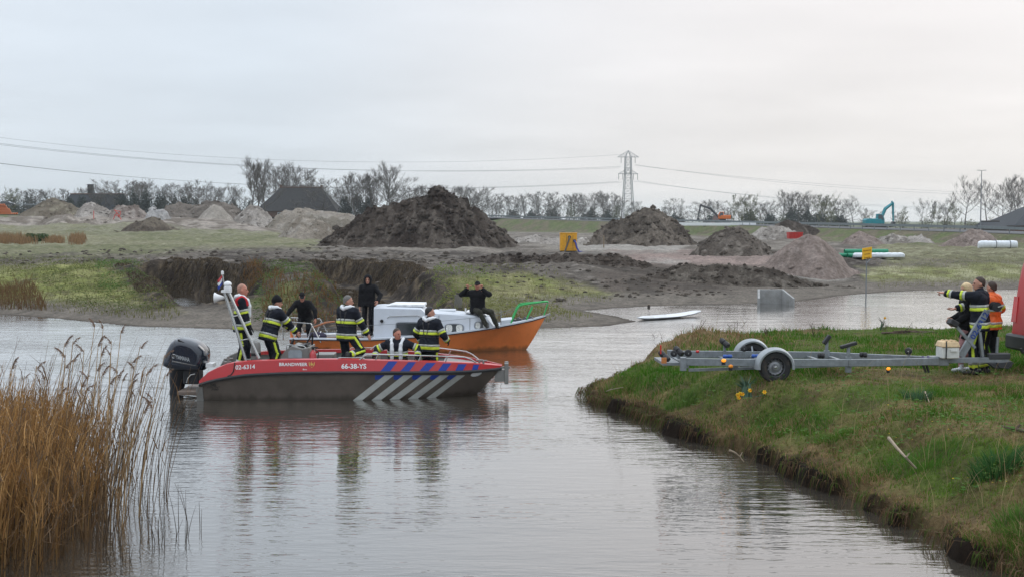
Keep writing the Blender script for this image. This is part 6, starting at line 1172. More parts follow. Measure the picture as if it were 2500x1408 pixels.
def ik(a, c, l1, l2, hint):
    a = np.asarray(a, float); c = np.asarray(c, float); d = c - a; L_ = np.linalg.norm(d); m = min(L_, (l1 + l2) * .999); u = d / L_; c = a + u * m; x = (l1 * l1 - l2 * l2 + m * m) / (2 * m); hh = math.sqrt(max(l1 * l1 - x * x, 0)); hv = np.asarray(hint, float); hv = nrm(hv - u * (hv @ u)); return a + u * x + hv * hh, c
def wr(p, k=1.0): return k * .004 * np.sin(p[:, 2] * 24 + 6 * np.sin(p[:, 0] * 9) + 5 * np.sin(p[:, 1] * 11)) + k * (.006 * np.sin(p[:, 0] * 31 + 4 * np.sin(p[:, 2] * 17)) * np.sin(p[:, 2] * 38 + 3 * np.sin(p[:, 0] * 13) + p[:, 1] * 21))
def fabric(name, col, **k): return mk(name, col, .85, var=.16, scale=14, bump=.15, bscale=60, spec=.2, **k)
M_navy = fabric('navy turnout cloth', (.012, .014, .021)); M_blk = fabric('black cloth', (.0085, .0085, .0105)); M_lime = mk('lime reflective band', (.52, .62, .035), .5, var=.08, scale=10); M_silv = mk('silver reflective band', (.40, .41, .38), .4, var=.12, scale=14)
M_skin = mk('skin', (.44, .215, .15), .55, var=.06, scale=12); M_skin2 = mk('ruddy skin', (.46, .19, .13), .55, var=.06, scale=12); M_lifej = mk('silver white life jacket', (.66, .68, .70), .45, var=.07, scale=14, dirt=(.45, .46, .48), dfac=.4); M_red2 = fabric('red shoulder cloth', (.42, .012, .018)); M_bootm = mk('boot leather', (.012, .011, .010), .5)
M_hgrey = mk('grey hair', tuple(S(120, 116, 112)), .8, var=.25, scale=60); M_hbrown = mk('brown hair', (.045, .028, .02), .7, var=.3, scale=60); M_hdark = mk('dark hair', (.012, .010, .010), .6, var=.3, scale=60); M_hblond = mk('blond hair', (.56, .42, .24), .7, var=.14, scale=40); M_hiviso = mk('orange hi-vis cloth', (.72, .125, .02), .6, var=.1, scale=14); M_pink = fabric('dusty pink trousers', (.36, .19, .19)); M_shoew = mk('white trainers', (.62, .64, .68), .5); M_eye = mk('eye', (.015, .012, .01), .2); M_lip = mk('lip', (.30, .085, .07), .6); M_glove = fabric('dark glove', (.02, .02, .022)); M_dgreen = fabric('dark olive trousers', (.035, .034, .026)); M_hair_shave = mk('shaved scalp', (.36, .185, .13), .6, var=.1, scale=30)
def hand_local(kind):
    """right hand: wrist at 0, fingers along +Y, palm faces -Z, thumb towards -X"""
    fin = []; X0 = [-.030, -.010, .011, .030]; Ls = [.072, .080, .074, .058]
    for i in range(4):
        cu = {'relax': .45 + .06 * i, 'fist': 1.45, 'thumb': 1.45, 'point': .08 if i == 0 else 1.4, 'grip': 1.05}[kind]; p = np.array([X0[i], .095, 0.]); a = cu * .6; segs = [p]
        for f_ in (.45, .32, .23): p = p + Ls[i] * f_ * np.array([0, math.cos(a), -math.sin(a)]); segs.append(p); a += cu * .75
        fin.append(segs)
    th = [np.array([-.028, .03, -.005]), np.array([-.058, .055, -.008])]; th.append(th[-1] + (np.array([-.036, .018, .0]) if kind == 'thumb' else np.array([-.010, .034, -.016]))); th.append(th[-1] + (np.array([-.030, .006, .0]) if kind == 'thumb' else np.array([.008, .024, -.012])))
    def f(p):
        d = un(.012, rc(p, (-.018, .03, 0), (-.022, .09, 0), .017, .014), rc(p, (.016, .03, 0), (.022, .088, 0), .017, .013), rc(p, (0, .02, 0), (0, .09, 0), .018, .014), rc(p, (0, -.05, 0), (0, .02, 0), .026, .022))
        for s_ in fin:
            for k in range(3): d = smin(d, rc(p, s_[k], s_[k + 1], .0095 - .001 * k, .009 - .001 * k), .004)
        for k in range(3): d = smin(d, rc(p, th[k], th[k + 1], .0125 - .0015 * k, .011 - .001 * k), .006)
        return d
    return snet(f, (-.14, -.08, -.09), (.06, .19, .05), .0065)
HANDS = {k: hand_local(k) for k in ('relax', 'thumb', 'point', 'grip')}
def basis(y, z): y = nrm(y); x = nrm(np.cross(y, z)); z = np.cross(x, y); return np.stack([x, y, z], 1)

def person(label, px, Y, z0, height, yaw, pose, fit, group=None, dx=0.0):
    root = thing('person', label, 'person', (float(A(px, 700, Y)[0]) + dx, Y, z0), yaw, group); k = height / 1.80; root.scale = (k, k, k)
    g = lambda n, d: pose.get(n, d); hip = g('hip', .95); lean = g('lean', .03); tw = g('twist', 0.); sl = g('side', 0.)
    Rm = np.array(Matrix.Rotation(sl, 3, 'Y') @ Matrix.Rotation(-lean, 3, 'X') @ Matrix.Rotation(tw, 3, 'Z')); R0 = np.array(Matrix.Rotation(sl, 3, 'Y') @ Matrix.Rotation(-lean, 3, 'X')); B = np.array([g('hx', 0.), g('hy', 0.), hip])
    T = lambda x, y, z: B + (Rm * min(1, max(0, z / .4)) + R0 * (1 - min(1, max(0, z / .4)))) @ np.array([x, y, z])
    sw = g('sw', .195); shL, shR = T(-sw, 0, .46), T(sw, 0, .46); nk = T(0, .0, .53)
    hyaw, hpit = g('head', (0, 0)); Hm = np.array(Matrix.Rotation(-hyaw, 3, 'Z') @ Matrix.Rotation(-hpit, 3, 'X')) if g('headabs', True) else Rm
    hc = nk + np.array([0, .012, .135]) * 1.0 + np.array([0, math.sin(lean) * .06, 0])
    wL = np.asarray(g('wL', (-.27, .06, .82)), float); wR = np.asarray(g('wR', (.27, .06, .82)), float); eL, wL = ik(shL, wL, .29, .265, g('eL', (-.6, -.7, 0))); eR, wR = ik(shR, wR, .29, .265, g('eR', (.6, -.7, 0)))
    hL, hR = B + R0 @ np.array([-.095, 0, -.02]), B + R0 @ np.array([.095, 0, -.02]); aL = np.asarray(g('fL', (-.13, 0, .09)), float); aR = np.asarray(g('fR', (.13, 0, .09)), float); kL, aL = ik(hL, aL, .43, .425, g('kL', (-.1, 1, 0))); kR, aR = ik(hR, aR, .43, .425, g('kR', (.1, 1, 0)))
    toeL, toeR = nrm(g('tL', (-.15, 1, 0))), nrm(g('tR', (.15, 1, 0))); bulk = fit.get('bulk', 1.0)
    def headf(p):
        q = (p - hc.astype(np.float32)) @ Hm.astype(np.float32); d = un(.03, ell(q, (0, -.012, .028), (.074, .094, .098)), ell(q, (0, .022, -.03), (.060, .070, .088)), ell(q, (0, .052, -.085), (.032, .032, .028)))
        d = un(.012, d, rc(q, (0, .090, .0), (0, .110, -.030), .009, .015), ell(q, (-.076, -.012, -.012), (.012, .024, .034)), ell(q, (.076, -.012, -.012), (.012, .024, .034)), rc(q, (-.035, .083, .022), (.035, .083, .022), .012, .012)); return d
    def bodyf(p):
        d = un(.04, rc(p, hc - [0, 0, .05], nk - [0, 0, .06], .055, .062), rc(p, T(-.1, 0, .42), T(.1, 0, .42), .06, .06), rc(p, T(0, 0, .4), T(0, 0, 0), .085, .085))
        for s_, e_, w_ in ((shL, eL, wL), (shR, eR, wR)): d = un(.03, d, rc(p, s_, e_, .042, .034), rc(p, e_, w_, .034, .028))
        for h_, k_, a_ in ((hL, kL, aL), (hR, kR, aR)): d = un(.03, d, rc(p, h_, k_, .062, .045), rc(p, k_, a_, .045, .034))
        return un(.02, d, headf(p))
    allp = np.stack([hL, hR, kL, kR, aL, aR, shL, shR, eL, eR, wL, wR, hc, nk]); lo = allp.min(0) - .22; hi = allp.max(0) + .24
    V_, F_ = snet(bodyf, lo, hi, .0145); Vh, Fh = [V_], [F_]; nv = len(V_); glv = fit.get('glove')
    gV, gF, gn = [], [], 0
    for w_, e_, kd, mir, pn in ((wL, eL, g('hL', 'relax'), -1, g('pL', None)), (wR, eR, g('hR', 'relax'), 1, g('pR', None))):
        hv, hf = HANDS[kd]; d = g('dL' if mir < 0 else 'dR', None); d = nrm(w_ - e_) if d is None else nrm(d); up = np.asarray(pn if pn is not None else ((.9 * mir), .1, .1), float)
        Bm = basis(d, up); lv = hv * np.array([mir, 1, 1]); wv = (lv @ (Bm * np.array([1, 1, 1])).T) + w_; ff = hf[:, ::-1] if mir < 0 else hf
        if glv is None: Vh.append(wv); Fh.append(ff + nv); nv += len(wv)
        else: gV.append(wv); gF.append(ff + gn); gn += len(wv)
    link('body', mesh_np('body', np.concatenate(Vh), np.concatenate(Fh), fit.get('skin', M_skin), None, True), root)
    if gV: link('glove', mesh_np('glove', gV[0], gF[0], glv, None, True), root); link('glove', mesh_np('glove', gV[1], gF[1] - len(gV[0]), glv, None, True), root)
    def part(name, f, mat, par=root, h=.0145, box=None, lab=None):
        l_, h_ = box if box is not None else (lo, hi); v, q = snet(f, l_, h_, h)
        if len(q) == 0: return None
        o = link(name, mesh_np(name, v, q, mat, None, True), par)
        if lab: o['label'] = lab
        return o
    # jacket
    hemz = fit.get('hem', -.13); jb = bulk
    def torso(p):
        d = un(.05, rc(p, T(-.10 * jb, -.005, .40), T(.10 * jb, -.005, .40), .118 * jb, .118 * jb), rc(p, T(-.075, .0, .20), T(.075, .0, .20), .126 * jb, .126 * jb), rc(p, T(-.075, -.005, -.02), T(.075, -.005, -.02), .138 * jb, .138 * jb), rc(p, T(-.08, 0, min(hemz, -.05)), T(.08, 0, min(hemz, -.05)), .142 * jb, .142 * jb))
        d = un(.05, d, rc(p, T(-.075, 0, .38), T(-.075, 0, 0), .112 * jb, .125 * jb), rc(p, T(.075, 0, .38), T(.075, 0, 0), .112 * jb, .125 * jb))
        d = un(.05, d, rc(p, T(0, -.01, .49), T(-sw * .9, 0, .455), .075, .085 * jb), rc(p, T(0, -.01, .49), T(sw * .9, 0, .455), .075, .085 * jb)); q = (p - B.astype(np.float32)) @ R0.astype(np.float32)
        return np.maximum(d, hemz - q[:, 2]) + wr(p)
    def arm(p, s_, e_, w_): u = nrm(w_ - e_); w2 = w_ - u * .0; return np.maximum(un(.03, rc(p, s_, e_, .080 * jb, .066 * jb), rc(p, e_, w2, .066 * jb, .054 * jb)), (p - w2) @ u - .01) + wr(p, .8)
    def jacket(p): return un(.03, torso(p), arm(p, shL, eL, wL), arm(p, shR, eR, wR), rc(p, nk - [0, 0, .04], nk + [0, .0, fit.get('collar', .015)], .078, .070))
    jk = part('jacket', jacket, fit['jacket'])
    def slab(p, a, ax, t0, t1): s_ = (p - np.asarray(a, np.float32)) @ np.asarray(ax, np.float32); return np.maximum(t0 - s_, s_ - t1)
    if fit.get('bands'):
        up = Rm[:, 2]; up0 = R0[:, 2]
        for nm, mat, zz0, zz1 in (('reflective_band', M_silv, .255, .305), ('reflective_band', M_lime, .195, .2549), ('reflective_band', M_silv, -.055, -.005), ('reflective_band', M_lime, -.118, -.0551)):
            part(nm, lambda p: np.maximum(torso(p) - .008, slab(p, B, up if zz0 > .1 else up0, zz0, zz1)), mat, jk)
        for s_, e_, w_ in ((shL, eL, wL), (shR, eR, wR)):
            for a, b, t0, t1 in ((s_, e_, .17, .265), (e_, w_, .13, .215)):
                u = nrm(b - a); mid = (t0 + t1) / 2
                for mt2, q0, q1 in ((M_silv, t0, mid), (M_lime, mid, t1)): part('sleeve_band', lambda p: np.maximum(np.maximum(arm(p, s_, e_, w_) - .009, slab(p, a, u, q0, q1)), np.linalg.norm(p - (a + u * mid), axis=1) - .13), mt2, jk, box=(a + u * mid - .16, a + u * mid + .16))
    if fit.get('yoke'): part('shoulder_yoke', lambda p: np.maximum(np.maximum(un(.03, torso(p), arm(p, shL, eL, wL), arm(p, shR, eR, wR)) - .006, slab(p, B, Rm[:, 2], .36, .60)), np.abs((p - B.astype(np.float32)) @ Rm[:, 0].astype(np.float32)) - .25), fit['yoke'], jk)
    # trousers
    tb = fit.get('tbulk', 1.0)
    def leg(p, h_, k_, a_): u = nrm(a_ - k_); return np.maximum(un(.03, rc(p, h_, k_, .098 * tb, .076 * tb), rc(p, k_, a_ - u * .02, .074 * tb, .062 * tb)), (p - a_) @ u - .0) + wr(p, 1.0)
    def trous(p): return un(.04, rc(p, B + R0 @ np.array([-.07, -.01, .02]), B + R0 @ np.array([.07, -.01, .02]), .118 * tb, .118 * tb), leg(p, hL, kL, aL), leg(p, hR, kR, aR))
    tr_ = part('trousers', trous, fit['trousers'])
    if fit.get('stripe'):
        for sg, h_, k_, a_ in ((-1, hL, kL, aL), (1, hR, kR, aR)):
            for a, b, L_ in ((h_, k_, .40), (k_, a_, .40)):
                u = nrm(b - a); la = nrm(np.array([sg, -.25, 0]) - u * (np.array([sg, -.25, 0]) @ u)); fw = np.cross(u, la)
                part('trouser_stripe', lambda p: np.maximum(np.maximum(leg(p, h_, k_, a_) - .007, np.abs((p - a) @ fw) - .027), np.maximum(.01 - (p - a) @ la, slab(p, a, u, .06 if a is h_ else -.03, L_))), M_lime, tr_, box=(np.minimum(a, b) - .14, np.maximum(a, b) + .14))
            u = nrm(a_ - k_)
            for mt2, q0, q1 in ((M_silv, .29, .335), (M_lime, .335, .385)): part('leg_band', lambda p: np.maximum(leg(p, h_, k_, a_) - .009, slab(p, k_, u, q0, q1)), mt2, tr_, box=(np.minimum(k_, a_) - .14, np.maximum(k_, a_) + .14))
    for a_, k_, t_ in ((aL, kL, toeL), (aR, kR, toeR)):
        u = nrm(a_ - k_); heel = a_ - t_ * .055 + u * .045; toe = a_ + t_ * .155 + u * .058
        part('shoe', lambda p: np.maximum(un(.03, rc(p, heel, toe, .043, .036), rc(p, a_ - u * .05, a_ + u * .03, .048, .046)), (p - (a_ + u * .088)) @ u), fit.get('shoe', M_bootm), box=(np.minimum(heel, toe) - .12, np.maximum(heel, toe) + .12), h=.012)
    # head gear
    hb = (hc - .24, hc + .24); hq = lambda p: (p - hc.astype(np.float32)) @ Hm.astype(np.float32); kd = fit.get('hair')
    if kd == 'short': part('hair', lambda p: (lambda q: np.maximum(un(.02, ell(q, (0, -.014, .03), (.079, .100, .1035)), ell(q, (0, -.05, -.03), (.067, .055, .06))), q[:, 1] * .75 - (q[:, 2] - .055) * .75 - .018) + .003 * np.sin(q[:, 0] * 120) * np.sin(q[:, 1] * 110))(hq(p)), fit['haircol'], h=.011, box=hb)
    elif kd == 'shaved': part('hair', lambda p: (lambda q: np.maximum(un(.02, ell(q, (0, -.014, .03), (.0765, .097, .1005)), ell(q, (0, -.05, -.03), (.066, .05, .06))), q[:, 1] * .8 - (q[:, 2] - .05) * .6 - .0))(hq(p)), fit['haircol'], h=.011, box=hb)
    elif kd == 'long': part('hair', lambda p: (lambda q: np.maximum(un(.05, ell(q, (0, -.018, .03), (.098, .118, .112)), ell(q, (0, -.045, -.07), (.098, .085, .09))), q[:, 1] * .9 - q[:, 2] * .35 - .055) + .005 * np.sin(q[:, 0] * 60) * np.sin(q[:, 2] * 30))(hq(p)), fit['haircol'], h=.012, box=hb)
    hd = fit.get('hat')
    if hd == 'beanie': part('beanie', lambda p: (lambda q: np.maximum(un(.03, ell(q, (0, -.016, .036), (.092, .113, .118)), ell(q, (0, -.03, .13), (.045, .05, .04))), -q[:, 2] + .012 + q[:, 1] * .22))(hq(p)), M_blk, h=.012, box=hb)
    if hd == 'cap': part('cap', lambda p: (lambda q: un(.008, np.maximum(ell(q, (0, -.012, .036), (.087, .106, .108)), -q[:, 2] + .045), np.maximum(ell(q, (0, .115, .052), (.072, .08, .016)), .02 - q[:, 1])))(hq(p)), M_blk, h=.0105, box=hb)
    if hd == 'hood': part('hood', lambda p: (lambda q: np.maximum(np.maximum(un(.05, ell(q, (0, -.02, .02), (.122, .135, .150)), ell(q, (0, -.02, -.12), (.115, .115, .07))), -(ell(q, (0, .10, -.012), (.068, .10, .100)))), -ell(q, (0, .01, .0), (.076, .10, .112))))(hq(p)), fit['jacket'], h=.011, box=(hc - .26, hc + .26))
    # face
    hw = lambda x, y, z: hc + Hm @ np.array([x, y, z])
    if fit.get('face', True):
        for sg in (-1, 1):
            m = MB(); m.ball(hw(sg * .030, .080, .002), (.011, .011, .008), 8, 5); m.build('eye', M_eye, root, True)
            m = MB(); m.bar(hw(sg * .016, .094, .022), hw(sg * .048, .084, .022), .006, .008); m.build('eyebrow', fit.get('haircol', M_hbrown) if fit.get('haircol') is not M_hair_shave else M_hbrown, root)
        m = MB(); m.ball(hw(0, .086, -.062), (.024, .012, .008), 8, 5); m.build('mouth', M_lip, root, True)
    if fit.get('lifejacket'):
        r_ = .037
        pts = [(0, -.128, .505), (.065, -.115, .535), (.115, -.05, .555), (.125, .03, .535), (.10, .108, .46), (.095, .145, .34), (.098, .150, .16)]; L1 = [T(*q) for q in pts]; L2 = [T(-q[0], q[1], q[2]) for q in pts]
        def lj(p):
            d = None
            for Lx in (L1, L2):
                for i in range(6): e = rc(p, Lx[i], Lx[i + 1], r_ * (1.15 if i > 3 else 1), r_ * (1.15 if i > 3 else 1)); d = e if d is None else smin(d, e, .02)
            return d
        part('life_jacket', lj, M_lifej, h=.013); [part('harness_strap', lambda p: (lambda q: np.maximum(np.maximum(torso(p) - .011, np.abs(q[:, 0] - sx_ * (.03 + .16 * (q[:, 2] - .15))) - .016), np.maximum(q[:, 1] + .02, np.maximum(.14 - q[:, 2], q[:, 2] - .47))))((p - B.astype(np.float32)) @ Rm.astype(np.float32)), M_black, jk) for sx_ in (-1, 1)]; part('waist_strap', lambda p: np.maximum(torso(p) - .006, slab(p, B, Rm[:, 2], .135, .165)), M_black, jk)
    return root, dict(B=B, T=T, wL=wL, wR=wR, hc=hc, kR=kR, kL=kL, aL=aL, aR=aR, root=root)
D2 = math.pi / 180
FF = dict(jacket=M_navy, trousers=M_navy, bands=True, stripe=True, lifejacket=True, bulk=1.12, tbulk=1.12, hem=-.17)
def zt(px, py, Y): return float(A(px, py, Y)[2])
crew = 'fire crew aboard the red and grey boat'
person('bald firefighter with red shoulders standing at the stern of the fire boat', 588, 26.75, .56, zt(590, 686, 26.75) - .56, -78 * D2, dict(wL=(-.25, .14, .86), wR=(.26, .16, .83), eR=(.3, -1, 0), eL=(-.3, -1, 0), head=(4 * D2, -2 * D2), lean=.04, fL=(-.14, .10, .09), fR=(.15, -.06, .09)), dict(FF, yoke=M_red2, skin=M_skin2, hair='shaved', haircol=M_hair_shave, glove=M_glove))
person('firefighter in a black knitted hat leaning over the console', 664, 26.85, .40, 1.86, -52 * D2, dict(lean=.33, hip=.93, hy=-.08, wL=(-.12, .52, .95), wR=(.26, .46, .90), eR=(.9, -.4, -.3), eL=(-.9, -.3, -.4), head=(22 * D2, 8 * D2), fL=(-.15, .12, .09), fR=(.16, -.10, .09)), dict(FF, hat='beanie', hair='short', haircol=M_hdark, face=True, hL='grip'))
person('grey haired firefighter kneeling with one leg up behind the gunwale', 846, 26.7, .40, 1.85, -38 * D2, dict(lean=.06, twist=.05, wL=(-.30, .10, .86), wR=(.40, .30, .80), eR=(.5, -.9, .1), eL=(-.6, -.7, 0), head=(42 * D2, 4 * D2), fL=(-.15, .03, .09), fR=(.36, -.30, .52), kR=(.3, 1, -.5), tR=(.12, -.16, -1), sw=.20), dict(FF, hair='short', haircol=M_hgrey))
person('firefighter with a white life jacket sitting at the bow rail of the fire boat', 971, 26.75, .05, 1.80, 172 * D2, dict(hip=.64, lean=.10, wL=(-.48, .22, .82), wR=(.46, .28, .80), eL=(-1, -.2, -.3), eR=(1, -.2, -.3), head=(-52 * D2, 2 * D2), fL=(-.18, .22, .16), fR=(.18, .22, .16), kL=(-.2, 1, .8), kR=(.2, 1, .8)), dict(FF, hair='short', haircol=M_hbrown, glove=M_glove, skin=M_skin2))
person('dark haired firefighter standing at the bow with his back to the camera', 1047, 26.7, .18, zt(1057, 742, 26.7) - .18, -30 * D2, dict(lean=.05, wL=(-.27, .14, .95), wR=(.30, .26, 1.0), eR=(.6, -.9, -.1), eL=(-.7, -.6, 0), head=(48 * D2, 2 * D2), fL=(-.14, .05, .09), fR=(.14, -.05, .09)), dict(FF, hair='short', haircol=M_hdark, glove=M_glove))
# aboard the orange boat
person('person in a black cap bending over in the stern of the orange boat', 742, 36.3, .14, 1.80, 176 * D2, dict(lean=.62, hip=.88, hy=-.12, wL=(-.42, .36, .82), wR=(.46, .42, .84), eL=(-1, .1, .1), eR=(1, .1, .1), head=(-14 * D2, 28 * D2), fL=(-.17, .0, .09), fR=(.17, .02, .09)), dict(jacket=M_blk, trousers=M_blk, hat='cap', hair='short', haircol=M_hbrown, bulk=1.02, skin=M_skin2))
person('person in a black hooded jacket standing by the white wheelhouse', 899, 36.1, zt(899, 818, 36.1), zt(899, 667, 36.1) - zt(899, 818, 36.1) - .02, 168 * D2, dict(wL=(-.36, .22, 1.02), wR=(.24, .08, .80), eL=(-.6, -.8, 0), eR=(.5, -.8, 0), head=(-10 * D2, -2 * D2), fL=(-.09, .02, .09), fR=(.10, -.02, .09), hL='relax'), dict(jacket=M_blk, trousers=M_blk, hat='hood', hair='short', haircol=M_hbrown, bulk=1.03, tbulk=.9, hem=-.10))
zr = zt(1165, 764, 36.0)
person('person in a black cap sitting on the cabin roof with both thumbs up', 1166, 36.0, zr - .56, 1.84, 166 * D2, dict(hip=.66, lean=.0, wR=(.24, .20, 1.26), wL=(-.19, .22, 1.26), eR=(1, .0, -.7), eL=(-1, .0, -.7), dR=(.02, .12, 1), dL=(.02, .12, 1), pR=(0, -1, 0), pL=(0, -1, 0), hL='thumb', hR='thumb', head=(-8 * D2, 3 * D2), fL=(-.62, .18, .22), fR=(-.36, .36, .24), kL=(-.3, .6, 1), kR=(.1, .7, 1), tL=(-.7, .8, -.2), tR=(-.6, .8, -.2)), dict(jacket=M_blk, trousers=M_dgreen, hat='cap', hair='short', haircol=M_hbrown, bulk=1.1, hem=-.12, skin=M_skin2))
# on the near bank
gb = lambda px, Y: bank1(float(A(px, 800, Y)[0]), Y)
pz = gb(2362, 23.4); person('blond person in a black coat, pink trousers and white trainers beside the trailer', 2362, 23.4, pz, zt(2362, 684, 23.4) - pz, 78 * D2, dict(wL=(-.16, .22, .98), wR=(.22, .24, 1.02), eL=(-.5, -.9, 0), eR=(.5, -.9, 0), head=(-30 * D2, 0), fL=(-.09, .10, .09), fR=(.10, -.12, .09)), dict(jacket=M_blk, trousers=M_pink, hair='long', haircol=M_hblond, bulk=1.05, tbulk=.82, hem=-.30, shoe=M_shoew))
pz = gb(2395, 22.9); Iroot, I_ = person('bare headed firefighter pointing out over the water beside the trailer', 2394, 22.9, pz, zt(2392, 668, 22.9) - pz, 62 * D2, dict(twist=-.2, wL=(-.06, .60, 1.44), wR=(.12, .42, 1.16), eL=(-.6, -.2, -.8), eR=(.9, -.4, -.4), head=(-22 * D2, -1 * D2), hL='point', hR='relax', fL=(-.13, .08, .09), fR=(.14, -.08, .09), pL=(-.3, -.3, 1), pR=(0, .1, -1)), dict(FF, lifejacket=False, hair='short', haircol=M_hbrown, collar=.03))
pz = gb(2424, 23.7); person('person in an orange hi-vis vest half hidden behind the pointing firefighter', 2424, 23.7, pz, zt(2420, 680, 23.7) - pz, 40 * D2, dict(wL=(-.22, .24, 1.0), wR=(.30, .20, 1.02), eR=(.7, -.8, 0), eL=(-.6, -.8, 0), head=(10 * D2, 0), fL=(-.12, .04, .09), fR=(.13, -.05, .09)), dict(jacket=M_hiviso, trousers=M_blk, stripe=True, bands=True, hair='short', haircol=M_hbrown, bulk=1.05, hem=-.16))
bg = thing('badge', 'small orange sleeve badge', 'badge'); bpy.data.objects.remove(bg)
m = MB(); m.prism([(a * .032, 0, b * .04) for a, b in ((-1, 1), (1, 1), (1, -.2), (0, -1), (-1, -.2))], (0, .006, 0)); em = m.build('sleeve_badge', M_hiviso, Iroot); em.location = tuple(I_['T'](.285, -.02, .39)); em.rotation_euler = (0, 0, math.pi / 2 * .9)
# ================================================================== boat trailer
TX, TY, TYAW = 4.60, 22.45, rad(3.5); TZ = .955
trl = thing('boat_trailer', 'empty galvanised boat trailer hitched to the red van on the grass', 'trailer', (TX, TY, TZ), TYAW); ct, st_ = math.cos(TYAW), math.sin(TYAW)
def tl(px, py, yl):
    x = 0.0
    for _ in range(30):
        X, Yw = TX + x * ct - yl * st_, TY + x * st_ + yl * ct; p = A(px, py, Yw); x += (p[0] - X) / (ct - p[0] / Yw * st_ if abs(ct) > .1 else 1)
    return (float(x), float(yl), float(p[2] - TZ))
def gp(l): return Vector((TX + l[0] * ct - l[1] * st_, TY + l[0] * st_ + l[1] * ct, TZ + l[2]))
M_gal2 = mk('galvanised trailer steel', tuple(S(150, 156, 160)), .48, metal=.35, var=.14, scale=10, dirt=tuple(S(110, 112, 112)), dfac=.5, dscale=4); M_fend = mk('galvanised mudguard', tuple(S(172, 178, 182)), .40, metal=.35, var=.08, scale=6, dirt=tuple(S(120, 122, 122)), dfac=.4); M_blue2 = mk('blue roller plastic', (.015, .07, .30), .5)
nearp = [(1668, 880, -.62), (1760, 879, -.66), (1860, 882, -.66), (2070, 883, -.62), (2150, 881, -.46), (2290, 874, -.10)]
for sg in (-1, 1):
    m = MB(); pts = [tl(*p) for p in nearp]; zs2 = [.36, .35, .34, .32, .30, .275]; pts = [(p[0], sg * -p[1], z) for p, z in zip(pts, zs2)]
    for a, b in zip(pts[:-1], pts[1:]): m.bar(a, b, .06, .13)
    m.build('side_rail', M_gal2, trl, bevel=.006)
xs_ = tl(1668, 880, -.62)[0]; xh = tl(2290, 874, 0)[0]; xe = tl(2462, 878, 0)[0]
m = MB(); m.bar((xh - .25, 0, .28), (xe, 0, .28), .09, .10); m.build('drawbar', M_gal2, trl, bevel=.008); MB().box((xh, 0, .275), (.34, .20, .17)).build('drawbar_socket', M_gal2, trl, bevel=.01)
m = MB(); m.bar((xs_ + .1, -.62, .21), (xe - 1.9, -.05, .24), .03, .05); m.bar((xs_ + .1, .62, .21), (xe - 1.9, .05, .24), .03, .05); m.build('under_rail', M_gal2, trl)
for x in (xs_ + .06, xs_ + .95, -.05, tl(2022, 880, -.6)[0], tl(2075, 880, -.6)[0]): MB().box((x, 0, .28), (.07, 1.26, .07)).build('cross_member', M_gal2, trl)
MB().box((xs_ + .0, -.62, .32), (.10, .10, .24)).build('rail_end', M_gal2, trl, bevel=.006); MB().box((xs_ + .0, .62, .32), (.10, .10, .24)).build('rail_end', M_gal2, trl, bevel=.006)
m = MB(); m.tube([(0, -.82, .27), (0, .82, .27)], .04, 8); m.build('axle', M_gal2, trl)
RW = .275
for sg in (-1, 1):
    y = sg * .80; m = MB(); m.lathe([(.165, -.085), (.225, -.095), (.26, -.09), (RW, -.07), (RW + .002, 0), (RW, .07), (.26, .09), (.225, .095), (.165, .085)], (0, y, RW), 'Y', 32, cap=False); w_o = m.build('wheel', M_tyre, trl, True)
    o_ = -sg * .0; m = MB(); f_ = sg
    m.lathe([(.0, .055 * f_), (.05, .06 * f_), (.06, .03 * f_), (.10, .02 * f_), (.13, .05 * f_), (.142, .04 * f_), (.148, .0), (.158, .03 * f_), (.172, .075 * f_), (.168, -.05 * f_)], (0, y, RW), 'Y', 32, cap=False); rim = m.build('rim', mk('wheel rim', tuple(S(158, 160, 164)), .4, metal=.5, dirt=tuple(S(90, 84, 78)), dfac=.5), w_o, True)
    for k in range(14): a = 2 * math.pi * k / 14; m = MB(); m.box((math.cos(a) * .137, y + .052 * f_, RW + math.sin(a) * .137), (.022, .012, .03), (0, -a, 0)); m.build('rim_slot', M_ink, w_o)
    m = MB(); m.lathe([(0, .09 * f_), (.03, .085 * f_), (.034, .05 * f_)], (0, y, RW), 'Y', 12, cap=False); m.build('hub_cap', M_steel, w_o)
    m = MB(); rows = []
    for i in range(25):
        a = rad(-6 + 192 * i / 24); c_, s_ = math.cos(a), math.sin(a); ro, ri = .342, .315; rows.append([(c_ * (ri - .03), y - .125, RW + s_ * (ri - .03)), (c_ * ri, y - .13, RW + s_ * ri), (c_ * ro, y - .10, RW + s_ * ro), (c_ * (ro + .012), y, RW + s_ * (ro + .012)), (c_ * ro, y + .10, RW + s_ * ro), (c_ * ri, y + .13, RW + s_ * ri), (c_ * (ri - .03), y + .125, RW + s_ * (ri - .03)), (c_ * (ro - .018), y + .09, RW + s_ * (ro - .018)), (c_ * (ro - .008), y, RW + s_ * (ro - .008)), (c_ * (ro - .018), y - .09, RW + s_ * (ro - .018))])
    m.grid(rows, closeu=True); m.add(rows[0], [tuple(range(10))]); m.add(rows[-1], [tuple(range(10))[::-1]]); m.build('mudguard', M_fend, trl, True)
    m = MB(); m.bar((-.02, sg * .64, .34), (-.02, sg * .78, .60), .03); m.build('mudguard_stay', M_gal2, trl)
